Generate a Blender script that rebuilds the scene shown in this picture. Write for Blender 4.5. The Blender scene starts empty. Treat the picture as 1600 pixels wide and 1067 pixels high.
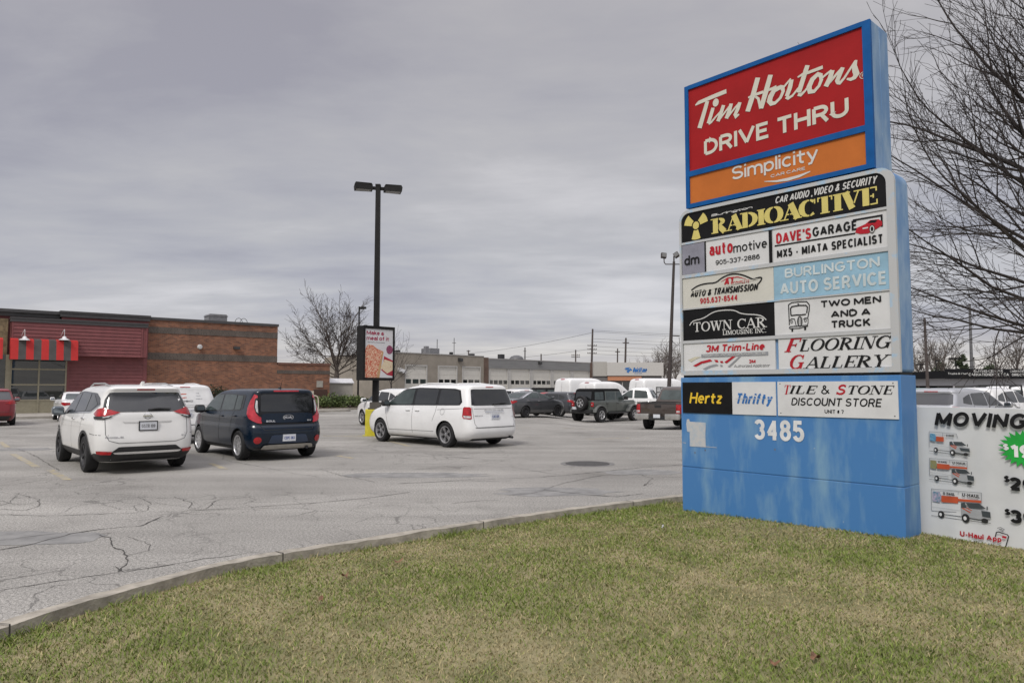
import bpy, bmesh, math, random
import numpy as np
from mathutils import Vector, Matrix
from mathutils.bvhtree import BVHTree
R = math.radians
random.seed(7); np.random.seed(7)
SC = bpy.context.scene
COL = SC.collection
# ------------------------------------------------------------------ camera, sky, sun, exposure
FPX, CAMH = 1113.0, 1.62
PITCH = math.atan(72.5 / FPX)
cam = bpy.data.objects.new("camera", bpy.data.cameras.new("camera"))
COL.objects.link(cam)
cam.location = (0, 0, CAMH)
cam.rotation_euler = (math.pi / 2 + PITCH, 0, 0)
cam.data.sensor_width = 36.0
cam.data.lens = 36.0 * FPX / 1600.0
cam.data.clip_start = 0.1
cam.data.clip_end = 3000
SC.camera = cam

SUN_EL, SUN_AZ = 48.0, 205.0     # azimuth: compass degrees clockwise from +Y (behind the camera)
world = bpy.data.worlds.new("World"); SC.world = world
world.use_nodes = True
wn, wl = world.node_tree.nodes, world.node_tree.links
wn.clear()
def wnode(t, **k):
    n = wn.new(t)
    for a, b in k.items(): setattr(n, a, b)
    return n
def wmath(op, a, b=None, clamp=False):
    n = wnode('ShaderNodeMath', operation=op, use_clamp=clamp)
    for i, q in enumerate((a, b)):
        if q is None: continue
        if isinstance(q, (int, float)): n.inputs[i].default_value = q
        else: wl.new(q, n.inputs[i])
    return n.outputs[0]
def wramp(fac, stops):
    n = wnode('ShaderNodeValToRGB'); e = n.color_ramp.elements
    while len(e) < len(stops): e.new(0.5)
    for q, (p, c) in zip(e, stops): q.position = p; q.color = (*c, 1)
    wl.new(fac, n.inputs[0]); return n.outputs[0]
def wmix(fac, a, b, mode='MIX'):
    n = wnode('ShaderNodeMix', data_type='RGBA', blend_type=mode)
    for s, q in ((n.inputs[0], fac), (n.inputs[6], a), (n.inputs[7], b)):
        if isinstance(q, (int, float)): s.default_value = q
        elif isinstance(q, tuple): s.default_value = (*q, 1)
        else: wl.new(q, s)
    return n.outputs[2]
tc = wnode('ShaderNodeTexCoord')
sep = wnode('ShaderNodeSeparateXYZ'); wl.new(tc.outputs['Generated'], sep.inputs[0])
zc = wmath('MAXIMUM', sep.outputs[2], 0.0)
den = wmath('ADD', zc, 0.09)
cmb = wnode('ShaderNodeCombineXYZ')
wl.new(wmath('DIVIDE', sep.outputs[0], den), cmb.inputs[0])
wl.new(wmath('DIVIDE', sep.outputs[1], den), cmb.inputs[1])
def wnoise(scale, detail, rough, dist, off, stretch):
    mp = wnode('ShaderNodeMapping'); wl.new(cmb.outputs[0], mp.inputs[0])
    mp.inputs['Location'].default_value = off; mp.inputs['Rotation'].default_value = (0, 0, R(12)); mp.inputs['Scale'].default_value = stretch
    n = wnode('ShaderNodeTexNoise'); wl.new(mp.outputs[0], n.inputs['Vector'])
    n.inputs['Scale'].default_value = scale; n.inputs['Detail'].default_value = detail
    n.inputs['Roughness'].default_value = rough; n.inputs['Distortion'].default_value = dist
    return n.outputs[0]
n1 = wnoise(0.5, 5, 0.5, 0.3, (3.1, 1.7, 0), (0.7, 1.0, 1))
n2 = wnoise(2.0, 7, 0.58, 0.25, (7.7, 4.2, 0), (0.6, 1.0, 1))
mixn = wmath('ADD', wmath('MULTIPLY', n1, 0.66), wmath('MULTIPLY', n2, 0.34))
cloud = wramp(mixn, [(0.37, (2.55, 2.50, 2.78)), (0.455, (3.08, 3.03, 3.2)), (0.53, (3.52, 3.44, 3.48)), (0.64, (4.55, 4.42, 4.40))])
# the overcast is thicker and bluer in a low band, bright at the very horizon, brightest overhead
zfac = wramp(zc, [(0.0, (1.42, 1.36, 1.28)), (0.035, (1.25, 1.22, 1.18)), (0.10, (1.02, 1.03, 1.08)), (0.2, (0.97, 0.98, 1.01)), (0.45, (0.95, 0.94, 0.95))])
cl2 = wmix(1.0, cloud, zfac, 'MULTIPLY')
zen = wmath('ADD', wmath('MULTIPLY', wmath('SUBTRACT', zc, 0.54, True), 6.5), 1.0)
zcol = wnode('ShaderNodeCombineColor')
for i in range(3): wl.new(zen, zcol.inputs[i])
cl3 = wmix(1.0, cl2, zcol.outputs[0], 'MULTIPLY')
sky = wnode('ShaderNodeTexSky', sky_type='NISHITA', sun_disc=False)
sky.sun_elevation = R(SUN_EL); sky.sun_rotation = R(SUN_AZ)
fin = wmix(0.93, sky.outputs[0], cl3)
bg = wnode('ShaderNodeBackground'); bg.inputs['Strength'].default_value = 0.1
wl.new(fin, bg.inputs['Color'])
wo = wnode('ShaderNodeOutputWorld'); wl.new(bg.outputs[0], wo.inputs[0])

sun = bpy.data.objects.new("sun", bpy.data.lights.new("sun", 'SUN')); COL.objects.link(sun)
sun.data.energy = 1.35; sun.data.angle = R(16); sun.data.color = (1.0, 0.96, 0.9)
sd = Vector((math.sin(R(SUN_AZ)) * math.cos(R(SUN_EL)), math.cos(R(SUN_AZ)) * math.cos(R(SUN_EL)), math.sin(R(SUN_EL))))
sun.rotation_euler = sd.to_track_quat('Z', 'Y').to_euler()
SC.view_settings.view_transform = 'Standard'; SC.view_settings.look = 'None'
SC.view_settings.exposure = 0.56; SC.view_settings.gamma = 1.0
SC.cycles.max_bounces = 8

# ------------------------------------------------------------------ measuring: photograph pixels (1600 wide) to points of the place
def ray(px, py):
    xc, yc = (px - 800) / FPX, -(py - 533.5) / FPX
    return Vector((xc, math.cos(PITCH) - math.sin(PITCH) * yc, math.sin(PITCH) + math.cos(PITCH) * yc))
def gp(px, py, z=0.0):
    r = ray(px, py); return Vector((0, 0, CAMH)) + r * ((z - CAMH) / r.z)
def at(px, py, Y):
    r = ray(px, py); return Vector((0, 0, CAMH)) + r * (Y / r.y)
def on_plane(P0, rz, px, py, off=0.0):
    """(s, z) on the vertical plane through P0 that runs along the angle rz, off metres behind it"""
    ux, uy = math.cos(rz), math.sin(rz); n = Vector((-uy, ux, 0))
    r = ray(px, py); O = Vector((P0[0], P0[1], 0)) + n * off; C0 = Vector((0, 0, CAMH))
    P = C0 + r * ((O - C0).dot(n) / r.dot(n))
    return (P - O).dot(Vector((ux, uy, 0))), P.z
def sstep(a, b, x):
    t = min(1, max(0, (x - a) / (b - a))); return t * t * (3 - 2 * t)
def lot_z(x, y):
    return -0.26 * sstep(24, 36, y) * sstep(1.0, 4.5, x)

# ------------------------------------------------------------------ materials
MATS = {}
def pbr(name, col, rough=0.6, metal=0.0, coat=0.0, var=0.12, scale=6.0, bump=0.0, spec=0.5, detail=5, col2=None, lo=0.35, hi=0.65, stretch=None, bscale=None):
    if name in MATS: return MATS[name]
    m = bpy.data.materials.new(name); m.use_nodes = True
    nt = m.node_tree; n = nt.nodes; l = nt.links
    b = n['Principled BSDF']
    b.inputs['Roughness'].default_value = rough; b.inputs['Metallic'].default_value = metal
    b.inputs['Coat Weight'].default_value = coat; b.inputs['Coat Roughness'].default_value = 0.04
    b.inputs['Specular IOR Level'].default_value = spec
    t = n.new('ShaderNodeTexCoord'); mp = n.new('ShaderNodeMapping'); l.new(t.outputs['Object'], mp.inputs[0])
    if stretch: mp.inputs['Scale'].default_value = stretch
    nz = n.new('ShaderNodeTexNoise'); l.new(mp.outputs[0], nz.inputs['Vector'])
    nz.inputs['Scale'].default_value = scale; nz.inputs['Detail'].default_value = detail; nz.inputs['Roughness'].default_value = 0.6
    cr = n.new('ShaderNodeValToRGB'); l.new(nz.outputs[0], cr.inputs[0])
    c2 = col2 if col2 else tuple(min(1, c * (1 + var)) for c in col)
    c1 = col if col2 else tuple(c * (1 - var) for c in col)
    cr.color_ramp.elements[0].position = lo; cr.color_ramp.elements[0].color = (*c1, 1)
    cr.color_ramp.elements[1].position = hi; cr.color_ramp.elements[1].color = (*c2, 1)
    l.new(cr.outputs[0], b.inputs['Base Color'])
    if bump:
        bn = n.new('ShaderNodeBump'); bn.inputs['Strength'].default_value = bump; bn.inputs['Distance'].default_value = 0.02
        src = nz.outputs[0]
        if bscale:
            nb = n.new('ShaderNodeTexNoise'); l.new(mp.outputs[0], nb.inputs['Vector']); nb.inputs['Scale'].default_value = bscale; nb.inputs['Detail'].default_value = 4
            src = nb.outputs[0]
        l.new(src, bn.inputs['Height']); l.new(bn.outputs[0], b.inputs['Normal'])
    MATS[name] = m
    return m
def brick_mat(name, c1, c2, mortar, scale=1.0, bw=0.22, bh=0.075, turn=False):
    if name in MATS: return MATS[name]
    m = bpy.data.materials.new(name); m.use_nodes = True
    n, l = m.node_tree.nodes, m.node_tree.links; b = n['Principled BSDF']; b.inputs['Roughness'].default_value = 0.85
    t = n.new('ShaderNodeTexCoord'); s = n.new('ShaderNodeSeparateXYZ'); l.new(t.outputs['Object'], s.inputs[0])
    a = n.new('ShaderNodeMath'); a.operation = 'ADD'; l.new(s.outputs[0], a.inputs[0]); l.new(s.outputs[1], a.inputs[1])
    c = n.new('ShaderNodeCombineXYZ')
    l.new(a.outputs[0], c.inputs[1 if turn else 0]); l.new(s.outputs[2], c.inputs[0 if turn else 1])
    br = n.new('ShaderNodeTexBrick'); l.new(c.outputs[0], br.inputs['Vector'])
    br.inputs['Color1'].default_value = (*c1, 1); br.inputs['Color2'].default_value = (*c2, 1); br.inputs['Mortar'].default_value = (*mortar, 1)
    br.inputs['Scale'].default_value = 1.0; br.inputs['Brick Width'].default_value = bw; br.inputs['Row Height'].default_value = bh
    br.inputs['Mortar Size'].default_value = 0.008; br.inputs['Bias'].default_value = -0.1
    nz = n.new('ShaderNodeTexNoise'); l.new(t.outputs['Object'], nz.inputs['Vector']); nz.inputs['Scale'].default_value = 1.3; nz.inputs['Detail'].default_value = 6
    mx = n.new('ShaderNodeMix'); mx.data_type = 'RGBA'; mx.blend_type = 'OVERLAY'; mx.inputs[0].default_value = 0.55
    l.new(br.outputs[0], mx.inputs[6]); l.new(nz.outputs[0], mx.inputs[7]); l.new(mx.outputs[2], b.inputs['Base Color'])
    bn = n.new('ShaderNodeBump'); bn.inputs['Strength'].default_value = 0.4; bn.inputs['Distance'].default_value = 0.01; bn.invert = True
    l.new(br.outputs[1], bn.inputs['Height']); l.new(bn.outputs[0], b.inputs['Normal'])
    MATS[name] = m; return m
def paint(name, col, rough=0.28, coat=0.6): return pbr(name, col, rough, 0.0, coat, var=0.05, scale=1.5)
def metal_paint(name, col): return pbr(name, col, 0.3, 0.35, 0.9, var=0.06, scale=1.5)
GLASS = pbr('tinted glass', (0.012, 0.014, 0.015), 0.03, var=0.1, spec=0.6)
GLASS.node_tree.nodes['Principled BSDF'].inputs['IOR'].default_value = 1.75
GLASS_L = pbr('lighter car glass', (0.045, 0.06, 0.058), 0.03, var=0.25, scale=3, spec=0.7)
BLACKP = pbr('black plastic', (0.018, 0.018, 0.019), 0.55, var=0.2, scale=12)
RUBBER = pbr('tyre rubber', (0.012, 0.012, 0.013), 0.8, var=0.25, scale=20, bump=0.1)
ALLOY = pbr('alloy rim', (0.55, 0.55, 0.56), 0.3, 0.7, var=0.1, scale=9)
DARKRIM = pbr('dark steel rim', (0.03, 0.03, 0.033), 0.5, 0.2, var=0.2)
CHROME = pbr('chrome', (0.75, 0.75, 0.76), 0.15, 1.0, var=0.03)
REDLAMP = pbr('red lamp lens', (0.36, 0.008, 0.012), 0.15, coat=0.5, var=0.35, scale=14)
CLEARLAMP = pbr('clear lamp lens', (0.5, 0.5, 0.5), 0.12, coat=0.5, var=0.3, scale=20)
PLATE = pbr('plate white', (0.62, 0.64, 0.68), 0.4, var=0.05)
PLATEINK = pbr('plate ink', (0.05, 0.09, 0.3), 0.5)
SEAM = pbr('panel gap', (0.03, 0.03, 0.03), 0.8)
SEAMW = pbr('panel gap on white', (0.16, 0.16, 0.16), 0.8)
WHITECAR = paint('white car paint', (0.78, 0.78, 0.775))
PEARL = paint('pearl white car paint', (0.74, 0.735, 0.715))

# ------------------------------------------------------------------ object helpers
def tag(o, label=None, cat=None, group=None, kind=None):
    if label: o['label'] = label
    if cat: o['category'] = cat
    if group: o['group'] = group
    if kind: o['kind'] = kind
    return o
def thing(name, label, cat, loc=(0, 0, 0), rz=0.0, group=None):
    o = bpy.data.objects.new(name, None); COL.objects.link(o)
    o.location = loc; o.rotation_euler = (0, 0, rz); o.empty_display_size = 0.2
    return tag(o, label, cat, group)
def copy_tree(o, parent=None):
    c = o.copy(); COL.objects.link(c); c.parent = parent
    for ch in o.children: copy_tree(ch, c)
    return c
class MB:
    """a bag of faces that becomes one mesh object"""
    def __init__(s): s.v = []; s.f = []; s.m = []; s.g = []
    def mark(s, name): s.g.append((name, len(s.v), len(s.f)))
    def split(s, mats, parent, default):
        """each marked run becomes a mesh of its own"""
        g = s.g if s.g and s.g[0][2] == 0 else [(default, 0, 0)] + s.g; out = []
        for (nm, v0, f0), (_, v1, f1) in zip(g, g[1:] + [('', len(s.v), len(s.f))]):
            if f1 == f0: continue
            q = MB(); q.v = s.v[v0:v1]; q.f = [tuple(i - v0 for i in f) for f in s.f[f0:f1]]; q.m = s.m[f0:f1]; out.append(q.build(nm, mats, parent))
        return out
    def add(s, vs, fs, mi=0):
        k = len(s.v); s.v += [tuple(q) for q in vs]
        s.f += [tuple(k + i for i in f) for f in fs]; s.m += [mi] * len(fs)
    def box(s, x0, x1, y0, y1, z0, z1, mi=0):
        s.add([(x0, y0, z0), (x1, y0, z0), (x1, y1, z0), (x0, y1, z0), (x0, y0, z1), (x1, y0, z1), (x1, y1, z1), (x0, y1, z1)],
              [(0, 3, 2, 1), (4, 5, 6, 7), (0, 1, 5, 4), (1, 2, 6, 5), (2, 3, 7, 6), (3, 0, 4, 7)], mi)
    def prism(s, poly, d0, d1, axis='y', mi=0):
        """poly in the two other axes, extruded along axis from d0 to d1"""
        f = {'y': lambda a, b, d: (a, d, b), 'x': lambda a, b, d: (d, a, b), 'z': lambda a, b, d: (a, b, d)}[axis]
        n = len(poly); vs = [f(a, b, d0) for a, b in poly] + [f(a, b, d1) for a, b in poly]
        s.add(vs, [tuple(range(n))[::-1], tuple(range(n, 2 * n))] + [(i, (i + 1) % n, n + (i + 1) % n, n + i) for i in range(n)], mi)
    def tube(s, pts, rad, n=6, mi=0, cap=True):
        pts = [Vector(p) for p in pts]; k = len(pts)
        if not hasattr(rad, '__len__'): rad = [rad] * k
        ring = []; ref = None
        for i, p in enumerate(pts):
            t = (pts[min(i + 1, k - 1)] - pts[max(i - 1, 0)]).normalized()
            if ref is None: ref = t.orthogonal().normalized()
            ref = (ref - t * ref.dot(t)); ref = ref.normalized() if ref.length > 1e-6 else t.orthogonal().normalized()
            b = t.cross(ref)
            ring += [p + (ref * math.cos(a) + b * math.sin(a)) * rad[i] for a in [2 * math.pi * q / n for q in range(n)]]
        fs = [(i * n + q, i * n + (q + 1) % n, (i + 1) * n + (q + 1) % n, (i + 1) * n + q) for i in range(k - 1) for q in range(n)]
        if cap: fs += [tuple(range(n))[::-1], tuple((k - 1) * n + q for q in range(n))]
        s.add(ring, fs, mi)
    def lathe(s, prof, n=24, axis='y', o=(0, 0, 0), mi=0):
        """prof: (radius, along) pairs turned round the axis"""
        vs = []
        for r, h in prof:
            for q in range(n):
                a = 2 * math.pi * q / n; c, d = r * math.cos(a), r * math.sin(a)
                p = (c, h, d) if axis == 'y' else (h, c, d) if axis == 'x' else (c, d, h)
                vs.append((p[0] + o[0], p[1] + o[1], p[2] + o[2]))
        k = len(prof)
        s.add(vs, [(i * n + q, i * n + (q + 1) % n, (i + 1) * n + (q + 1) % n, (i + 1) * n + q) for i in range(k - 1) for q in range(n)], mi)
    def build(s, name, mats, parent=None, smooth=None, loc=None):
        me = bpy.data.meshes.new(name); me.from_pydata(s.v, [], s.f)
        if not isinstance(mats, (list, tuple)): mats = [mats]
        for m in mats: me.materials.append(m)
        me.polygons.foreach_set('material_index', s.m)
        bm = bmesh.new(); bm.from_mesh(me); bmesh.ops.recalc_face_normals(bm, faces=bm.faces); bm.to_mesh(me); bm.free()
        if smooth is not None:
            me.polygons.foreach_set('use_smooth', [True] * len(me.polygons)); me.set_sharp_from_angle(angle=R(smooth))
        o = bpy.data.objects.new(name, me); COL.objects.link(o)
        if parent is not None: o.parent = parent
        if loc is not None: o.location = loc
        return o
def chaikin(p, it=1, r=0.25, closed=False):
    p = [np.array(q, float) for q in p]
    for _ in range(it):
        o = []
        n = len(p)
        for i in range(n if closed else n - 1):
            a, b = p[i], p[(i + 1) % n]
            o += [a * (1 - r) + b * r, a * r + b * (1 - r)]
        p = o if closed else [p[0]] + o[1:-1] + [p[-1]]
    return [tuple(q) for q in p]
def bevel_obj(o, w=0.01, seg=2):
    bm = bmesh.new(); bm.from_mesh(o.data)
    bmesh.ops.bevel(bm, geom=[e for e in bm.edges if len(e.link_faces) == 2 and e.calc_face_angle() > 0.6], offset=w, segments=seg, profile=0.6, affect='EDGES', clamp_overlap=True)
    bm.to_mesh(o.data); bm.free(); return o

# ------------------------------------------------------------------ lettering: a plain gothic alphabet of stroke centre lines (capitals 0..1 high)
def arc(cx, cy, rx, ry, a0, a1, n=10):
    return [(cx + rx * math.cos(R(a0 + (a1 - a0) * i / n)), cy + ry * math.sin(R(a0 + (a1 - a0) * i / n))) for i in range(n + 1)]
def _bowl(x0, x1, y0, y1):     # right hand bowl from (x0,y1) round to (x0,y0)
    r = (y1 - y0) / 2; xr = max(x0, x1 - r); return [(x0, y1)] + arc(xr, (y0 + y1) / 2, x1 - xr, r, 90, -90) + [(x0, y0)]
def _rr(x0, x1, y0, y1, k=.5):  # closed round shape
    return arc((x0 + x1) / 2, (y0 + y1) / 2, (x1 - x0) / 2, (y1 - y0) / 2, 90, 450, 20)[:-1]
_X = .70
SANS = {
 'A': (.78, [[(0, -.0), (.39, 1), (.78, 0)], [(.14, .28), (.64, .28)]]), 'B': (.62, [[(0, 0), (0, 1)], _bowl(0, .56, .53, 1), _bowl(0, .62, 0, .53)]),
 'C': (.70, [arc(.38, .5, .38, .5, 42, 318, 18)]), 'D': (.66, [[(0, 0), (0, 1)], [(0, 1), (.24, 1)] + arc(.24, .5, .42, .5, 90, -90, 14) + [(0, 0)]]),
 'E': (.54, [[(.54, 1), (0, 1), (0, 0), (.56, 0)], [(0, .52), (.48, .52)]]), 'F': (.52, [[(.54, 1), (0, 1), (0, -.1)], [(0, .5), (.46, .5)]]),
 'G': (.74, [arc(.38, .5, .38, .5, 42, 325, 18) + [(.72, .2), (.72, .46), (.42, .46)]]), 'H': (.64, [[(0, -.1), (0, 1.1)], [(.64, -.1), (.64, 1.1)], [(0, .52), (.64, .52)]]),
 'I': (0.0, [[(0, -.1), (0, 1.1)]]), 'J': (.46, [[(.46, 1.1), (.46, .28)] + arc(.23, .28, .23, .28, 0, -170, 8)]), 'K': (.64, [[(0, -.1), (0, 1.1)], [(.62, 1.06), (0, .36)], [(.22, .58), (.66, -.06)]]), 'L': (.50, [[(0, 1.1), (0, 0), (.54, 0)]]),
 'M': (.84, [[(0, -.1), (0, 1), (.42, .08), (.84, 1), (.84, -.1)]]), 'N': (.66, [[(0, -.1), (0, 1), (.66, 0), (.66, 1.1)]]), 'O': (.78, [('c', _rr(0, .78, 0, 1))]),
 'P': (.58, [[(0, -.1), (0, 1)], _bowl(0, .58, .44, 1)]), 'Q': (.78, [('c', _rr(0, .78, 0, 1)), [(.48, .28), (.82, -.06)]]), 'R': (.62, [[(0, -.1), (0, 1)], _bowl(0, .58, .47, 1), [(.34, .47), (.62, -.08)]]),
 'S': (.60, [arc(.30, .745, .28, .255, 25, 270, 12)[:-1] + arc(.30, .25, .30, .25, 90, -160, 13)]), 'T': (.62, [[(-.04, 1), (.66, 1)], [(.31, 1), (.31, -.1)]]),
 'U': (.64, [[(0, 1.1), (0, .34)] + arc(.32, .34, .32, .34, 180, 360, 10) + [(.64, 1.1)]]), 'V': (.72, [[(-.03, 1.08), (.36, 0), (.75, 1.08)]]), 'W': (1.06, [[(-.02, 1.08), (.26, 0), (.53, .94), (.80, 0), (1.08, 1.08)]]),
 'X': (.66, [[(0, 1.06), (.66, -.06)], [(0, -.06), (.66, 1.06)]]), 'Y': (.68, [[(-.02, 1.06), (.34, .44), (.70, 1.06)], [(.34, .44), (.34, -.1)]]), 'Z': (.6, [[(0, 1), (.6, 1), (0, 0), (.62, 0)]]),
 '0': (.54, [('c', _rr(0, .54, 0, 1))]), '1': (.24, [[(0, .78), (.24, 1), (.24, -.1)]]), '2': (.54, [arc(.27, .72, .27, .28, 165, -25, 12) + [(0, 0), (.58, 0)]]),
 '3': (.54, [arc(.26, .75, .26, .25, 160, -80, 12), arc(.26, .26, .28, .26, 80, -160, 13)]), '4': (.58, [[(.44, -.1), (.44, 1.06)], [(.44, .98), (0, .28)], [(-.04, .27), (.62, .27)]]), '5': (.54, [[(.5, 1), (.07, 1), (.03, .5)] + arc(.26, .31, .28, .31, 120, -160, 13)]),
 '6': (.54, [('c', _rr(0, .54, 0, .62)), arc(.30, .5, .30, .5, 50, 200, 9)]), '7': (.52, [[(-.02, 1), (.52, 1), (.18, -.08)]]), '8': (.54, [('c', _rr(.03, .51, .54, 1)), ('c', _rr(0, .54, 0, .54))]), '9': (.54, [('c', _rr(0, .54, .38, 1)), arc(.24, .5, .30, .5, -130, 20, 9)]),
 '&': (.72, [[(.72, 0), (.16, .74)] + arc(.30, .80, .16, .2, 200, -20, 9) + [(.36, .60), (.10, .40)] + arc(.24, .22, .24, .22, 130, 300, 8) + [(.52, .16), (.66, .42)]]),
 '-': (.26, [[(-.02, .38), (.28, .38)]]), '.': (0.0, [[(0, -.12), (0, .10)]]), ',': (.02, [[(.04, .08), (-.02, -.2)]]), "'": (0.0, [[(0, 1.08), (0, .76)]]), '’': (0.0, [[(0, 1.08), (0, .76)]]), '#': (.5, [[(.16, 0), (.22, 1)], [(.36, 0), (.42, 1)], [(0, .66), (.54, .66)], [(-.02, .34), (.52, .34)]]),
 '$': (.54, [arc(.27, .73, .25, .21, 25, 270, 10)[:-1] + arc(.27, .27, .27, .23, 90, -160, 11), [(.27, 1.16), (.27, -.16)]]),
 'a': (.46, [('c', _rr(0, .44, 0, .44)), arc(.23, .46, .23, .24, 150, 0, 8) + [(.46, -.1)]]), 'b': (.48, [[(0, 1.1), (0, -.1)], ('c', _rr(0, .48, 0, _X))]), 'c': (.44, [arc(.25, _X / 2, .25, _X / 2, 45, 315, 14)]), 'd': (.48, [[(.48, 1.1), (.48, -.1)], ('c', _rr(0, .48, 0, _X))]),
 'e': (.48, [[(.02, .36), (.48, .36)] + arc(.24, _X / 2, .24, _X / 2, 5, 310, 15)]), 'f': (.34, [[(.14, -.1), (.14, .78)] + arc(.34, .80, .20, .2, 180, 90, 5), [(-.04, .64), (.38, .64)]]), 'g': (.48, [('c', _rr(0, .48, 0, _X)), [(.48, .72), (.48, -.08)] + arc(.24, -.08, .24, .2, 0, -150, 8)]),
 'h': (.46, [[(0, 1.1), (0, -.1)], [(0, .42)] + arc(.23, .44, .23, .26, 170, 0, 8) + [(.46, -.1)]]), 'i': (0.0, [[(0, -.1), (0, .74)], [(0, .90), (0, 1.08)]]), 'k': (.44, [[(0, 1.1), (0, -.1)], [(.42, .74), (0, .26)], [(.16, .44), (.46, -.06)]]), 'l': (0.0, [[(0, 1.1), (0, -.1)]]),
 'm': (.80, [[(0, .74), (0, -.1)]] + [[(x, .42)] + arc(x + .20, .46, .20, .24, 170, 0, 8) + [(x + .40, -.1)] for x in (0, .40)]), 'n': (.46, [[(0, .74), (0, -.1)], [(0, .42)] + arc(.23, .44, .23, .26, 170, 0, 8) + [(.46, -.1)]]), 'o': (.52, [('c', _rr(0, .52, 0, _X))]),
 'p': (.48, [[(0, .74), (0, -.36)], ('c', _rr(0, .48, 0, _X))]), 'r': (.30, [[(0, .74), (0, -.1)], [(0, .40)] + arc(.29, .42, .29, .27, 170, 75, 6)]), 's': (.42, [arc(.21, .53, .19, .17, 25, 270, 9)[:-1] + arc(.21, .18, .21, .18, 90, -160, 10)]), 't': (.36, [[(.14, .98), (.14, .16)] + arc(.30, .16, .16, .16, 190, 280, 5), [(-.05, .64), (.40, .64)]]),
 'u': (.46, [[(0, .74), (0, .26)] + arc(.23, .26, .23, .26, 180, 350, 8) + [(.46, .26)], [(.46, .74), (.46, -.1)]]), 'v': (.48, [[(-.02, .74), (.24, 0), (.50, .74)]]), 'y': (.48, [[(-.02, .74), (.25, .04)], [(.50, .74), (.18, -.24), (.02, -.28)]]), 'z': (.42, [[(0, _X), (.42, _X), (0, 0), (.44, 0)]]), ' ': (.06, []),
}
def write(mb, s, u0, z0, u1, z1, off=0.0, bold=0.0, shear=0.0, space=1.0, mi=0, xh=False):
    """flat letters: baseline z0, capitals up to z1, from u0 to u1; off = distance in front of the face"""
    mb.mark('lettering'); h = z1 - z0; wt = min(.27, .145 + bold * 2.7); W = u1 - u0 - shear * h * .5; n = len(s)
    w = wt * h; gap = (.09 * h) * (1 if space == 1 else 1.0 + (space - 1) * 2.2); sumW = sum(SANS[c][0] for c in s)
    for _ in range(12):
        k = (W - n * w - (n - 1) * gap) / sumW
        if k > .55 * h or gap < .03 * h: break
        gap *= .86; w *= .96
    k = max(k, .2 * h); pen = Pen(mb, off, mi); x = u0
    for c in s:
        cw, st = SANS[c]
        f = lambda p: (x + w / 2 + p[0] * k + shear * (p[1] * (h - w) + w / 2), z0 + w / 2 + min(max(p[1] * (h - w), -w / 2 if p[1] > -.15 else -9), h - w / 2 if p[1] > .9 else 9))
        for q in st:
            if isinstance(q, tuple): pen.ribbon([f(p) for p in q[1]], w, True); continue
            P = [Vector(f(p)) for p in q]; run = [P[0]]
            for i in range(1, len(P)):          # a sharp turn starts a new stroke, so that no stroke lies on itself
                run.append(P[i])
                if i < len(P) - 1 and (P[i] - P[i - 1]).angle(P[i + 1] - P[i], 0) > 1.75:
                    pen.ribbon([tuple(r_) for r_ in run], w); run = [P[i]]
            pen.ribbon([tuple(r_) for r_ in run], w)
        x += cw * k + w + gap
class Pen:
    """ribbons in a plane, each a hair in front of the one before, so that none share a plane"""
    def __init__(s, mb, off, mi=0): s.mb = mb; s.off = off; s.mi = mi; s.k = 0
    def put(s, pts, fs):
        if s.k == 0 and s.mb.g and s.mb.g[-1][1] < len(s.mb.v): s.mb.mark('emblem')
        d = -(s.off + 0.0002 * (s.k % 12)); s.k += 1
        s.mb.add([(u, d, z) for u, z in pts], fs, s.mi)
    def ribbon(s, pts, w, closed=False):
        n = len(pts); P = [Vector((p[0], p[1])) for p in pts]
        if not hasattr(w, '__len__'): w = [w] * n
        L, Q = [], []
        for i in range(n):
            a = P[(i - 1) % n] if closed or i > 0 else None; b = P[(i + 1) % n] if closed or i < n - 1 else None
            t1 = (P[i] - a).normalized() if a is not None else None; t2 = (b - P[i]).normalized() if b is not None else None
            t = (t1 + t2) if (t1 is not None and t2 is not None) else (t1 or t2)
            t = t.normalized() if t.length > 1e-6 else t1
            nn = Vector((-t.y, t.x)); k = 1.0
            if t1 is not None and t2 is not None: k = 1 / max(0.5, nn.dot(Vector((-t1.y, t1.x))))
            L.append(P[i] + nn * w[i] / 2 * k); Q.append(P[i] - nn * w[i] / 2 * k)
        m = n if closed else n - 1
        s.put([tuple(q) for q in L + Q], [(i, (i + 1) % n, n + (i + 1) % n, n + i) for i in range(m)])
    def poly(s, pts): s.put(pts, [tuple(range(len(pts)))])
    def disc(s, c, rx, rz=None, n=20): s.poly([(c[0] + rx * math.cos(2 * math.pi * i / n), c[1] + (rz or rx) * math.sin(2 * math.pi * i / n)) for i in range(n)])
    def ring(s, c, rx, rz, w, n=24): s.ribbon([(c[0] + rx * math.cos(2 * math.pi * i / n), c[1] + rz * math.sin(2 * math.pi * i / n)) for i in range(n)], w, True)
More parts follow.
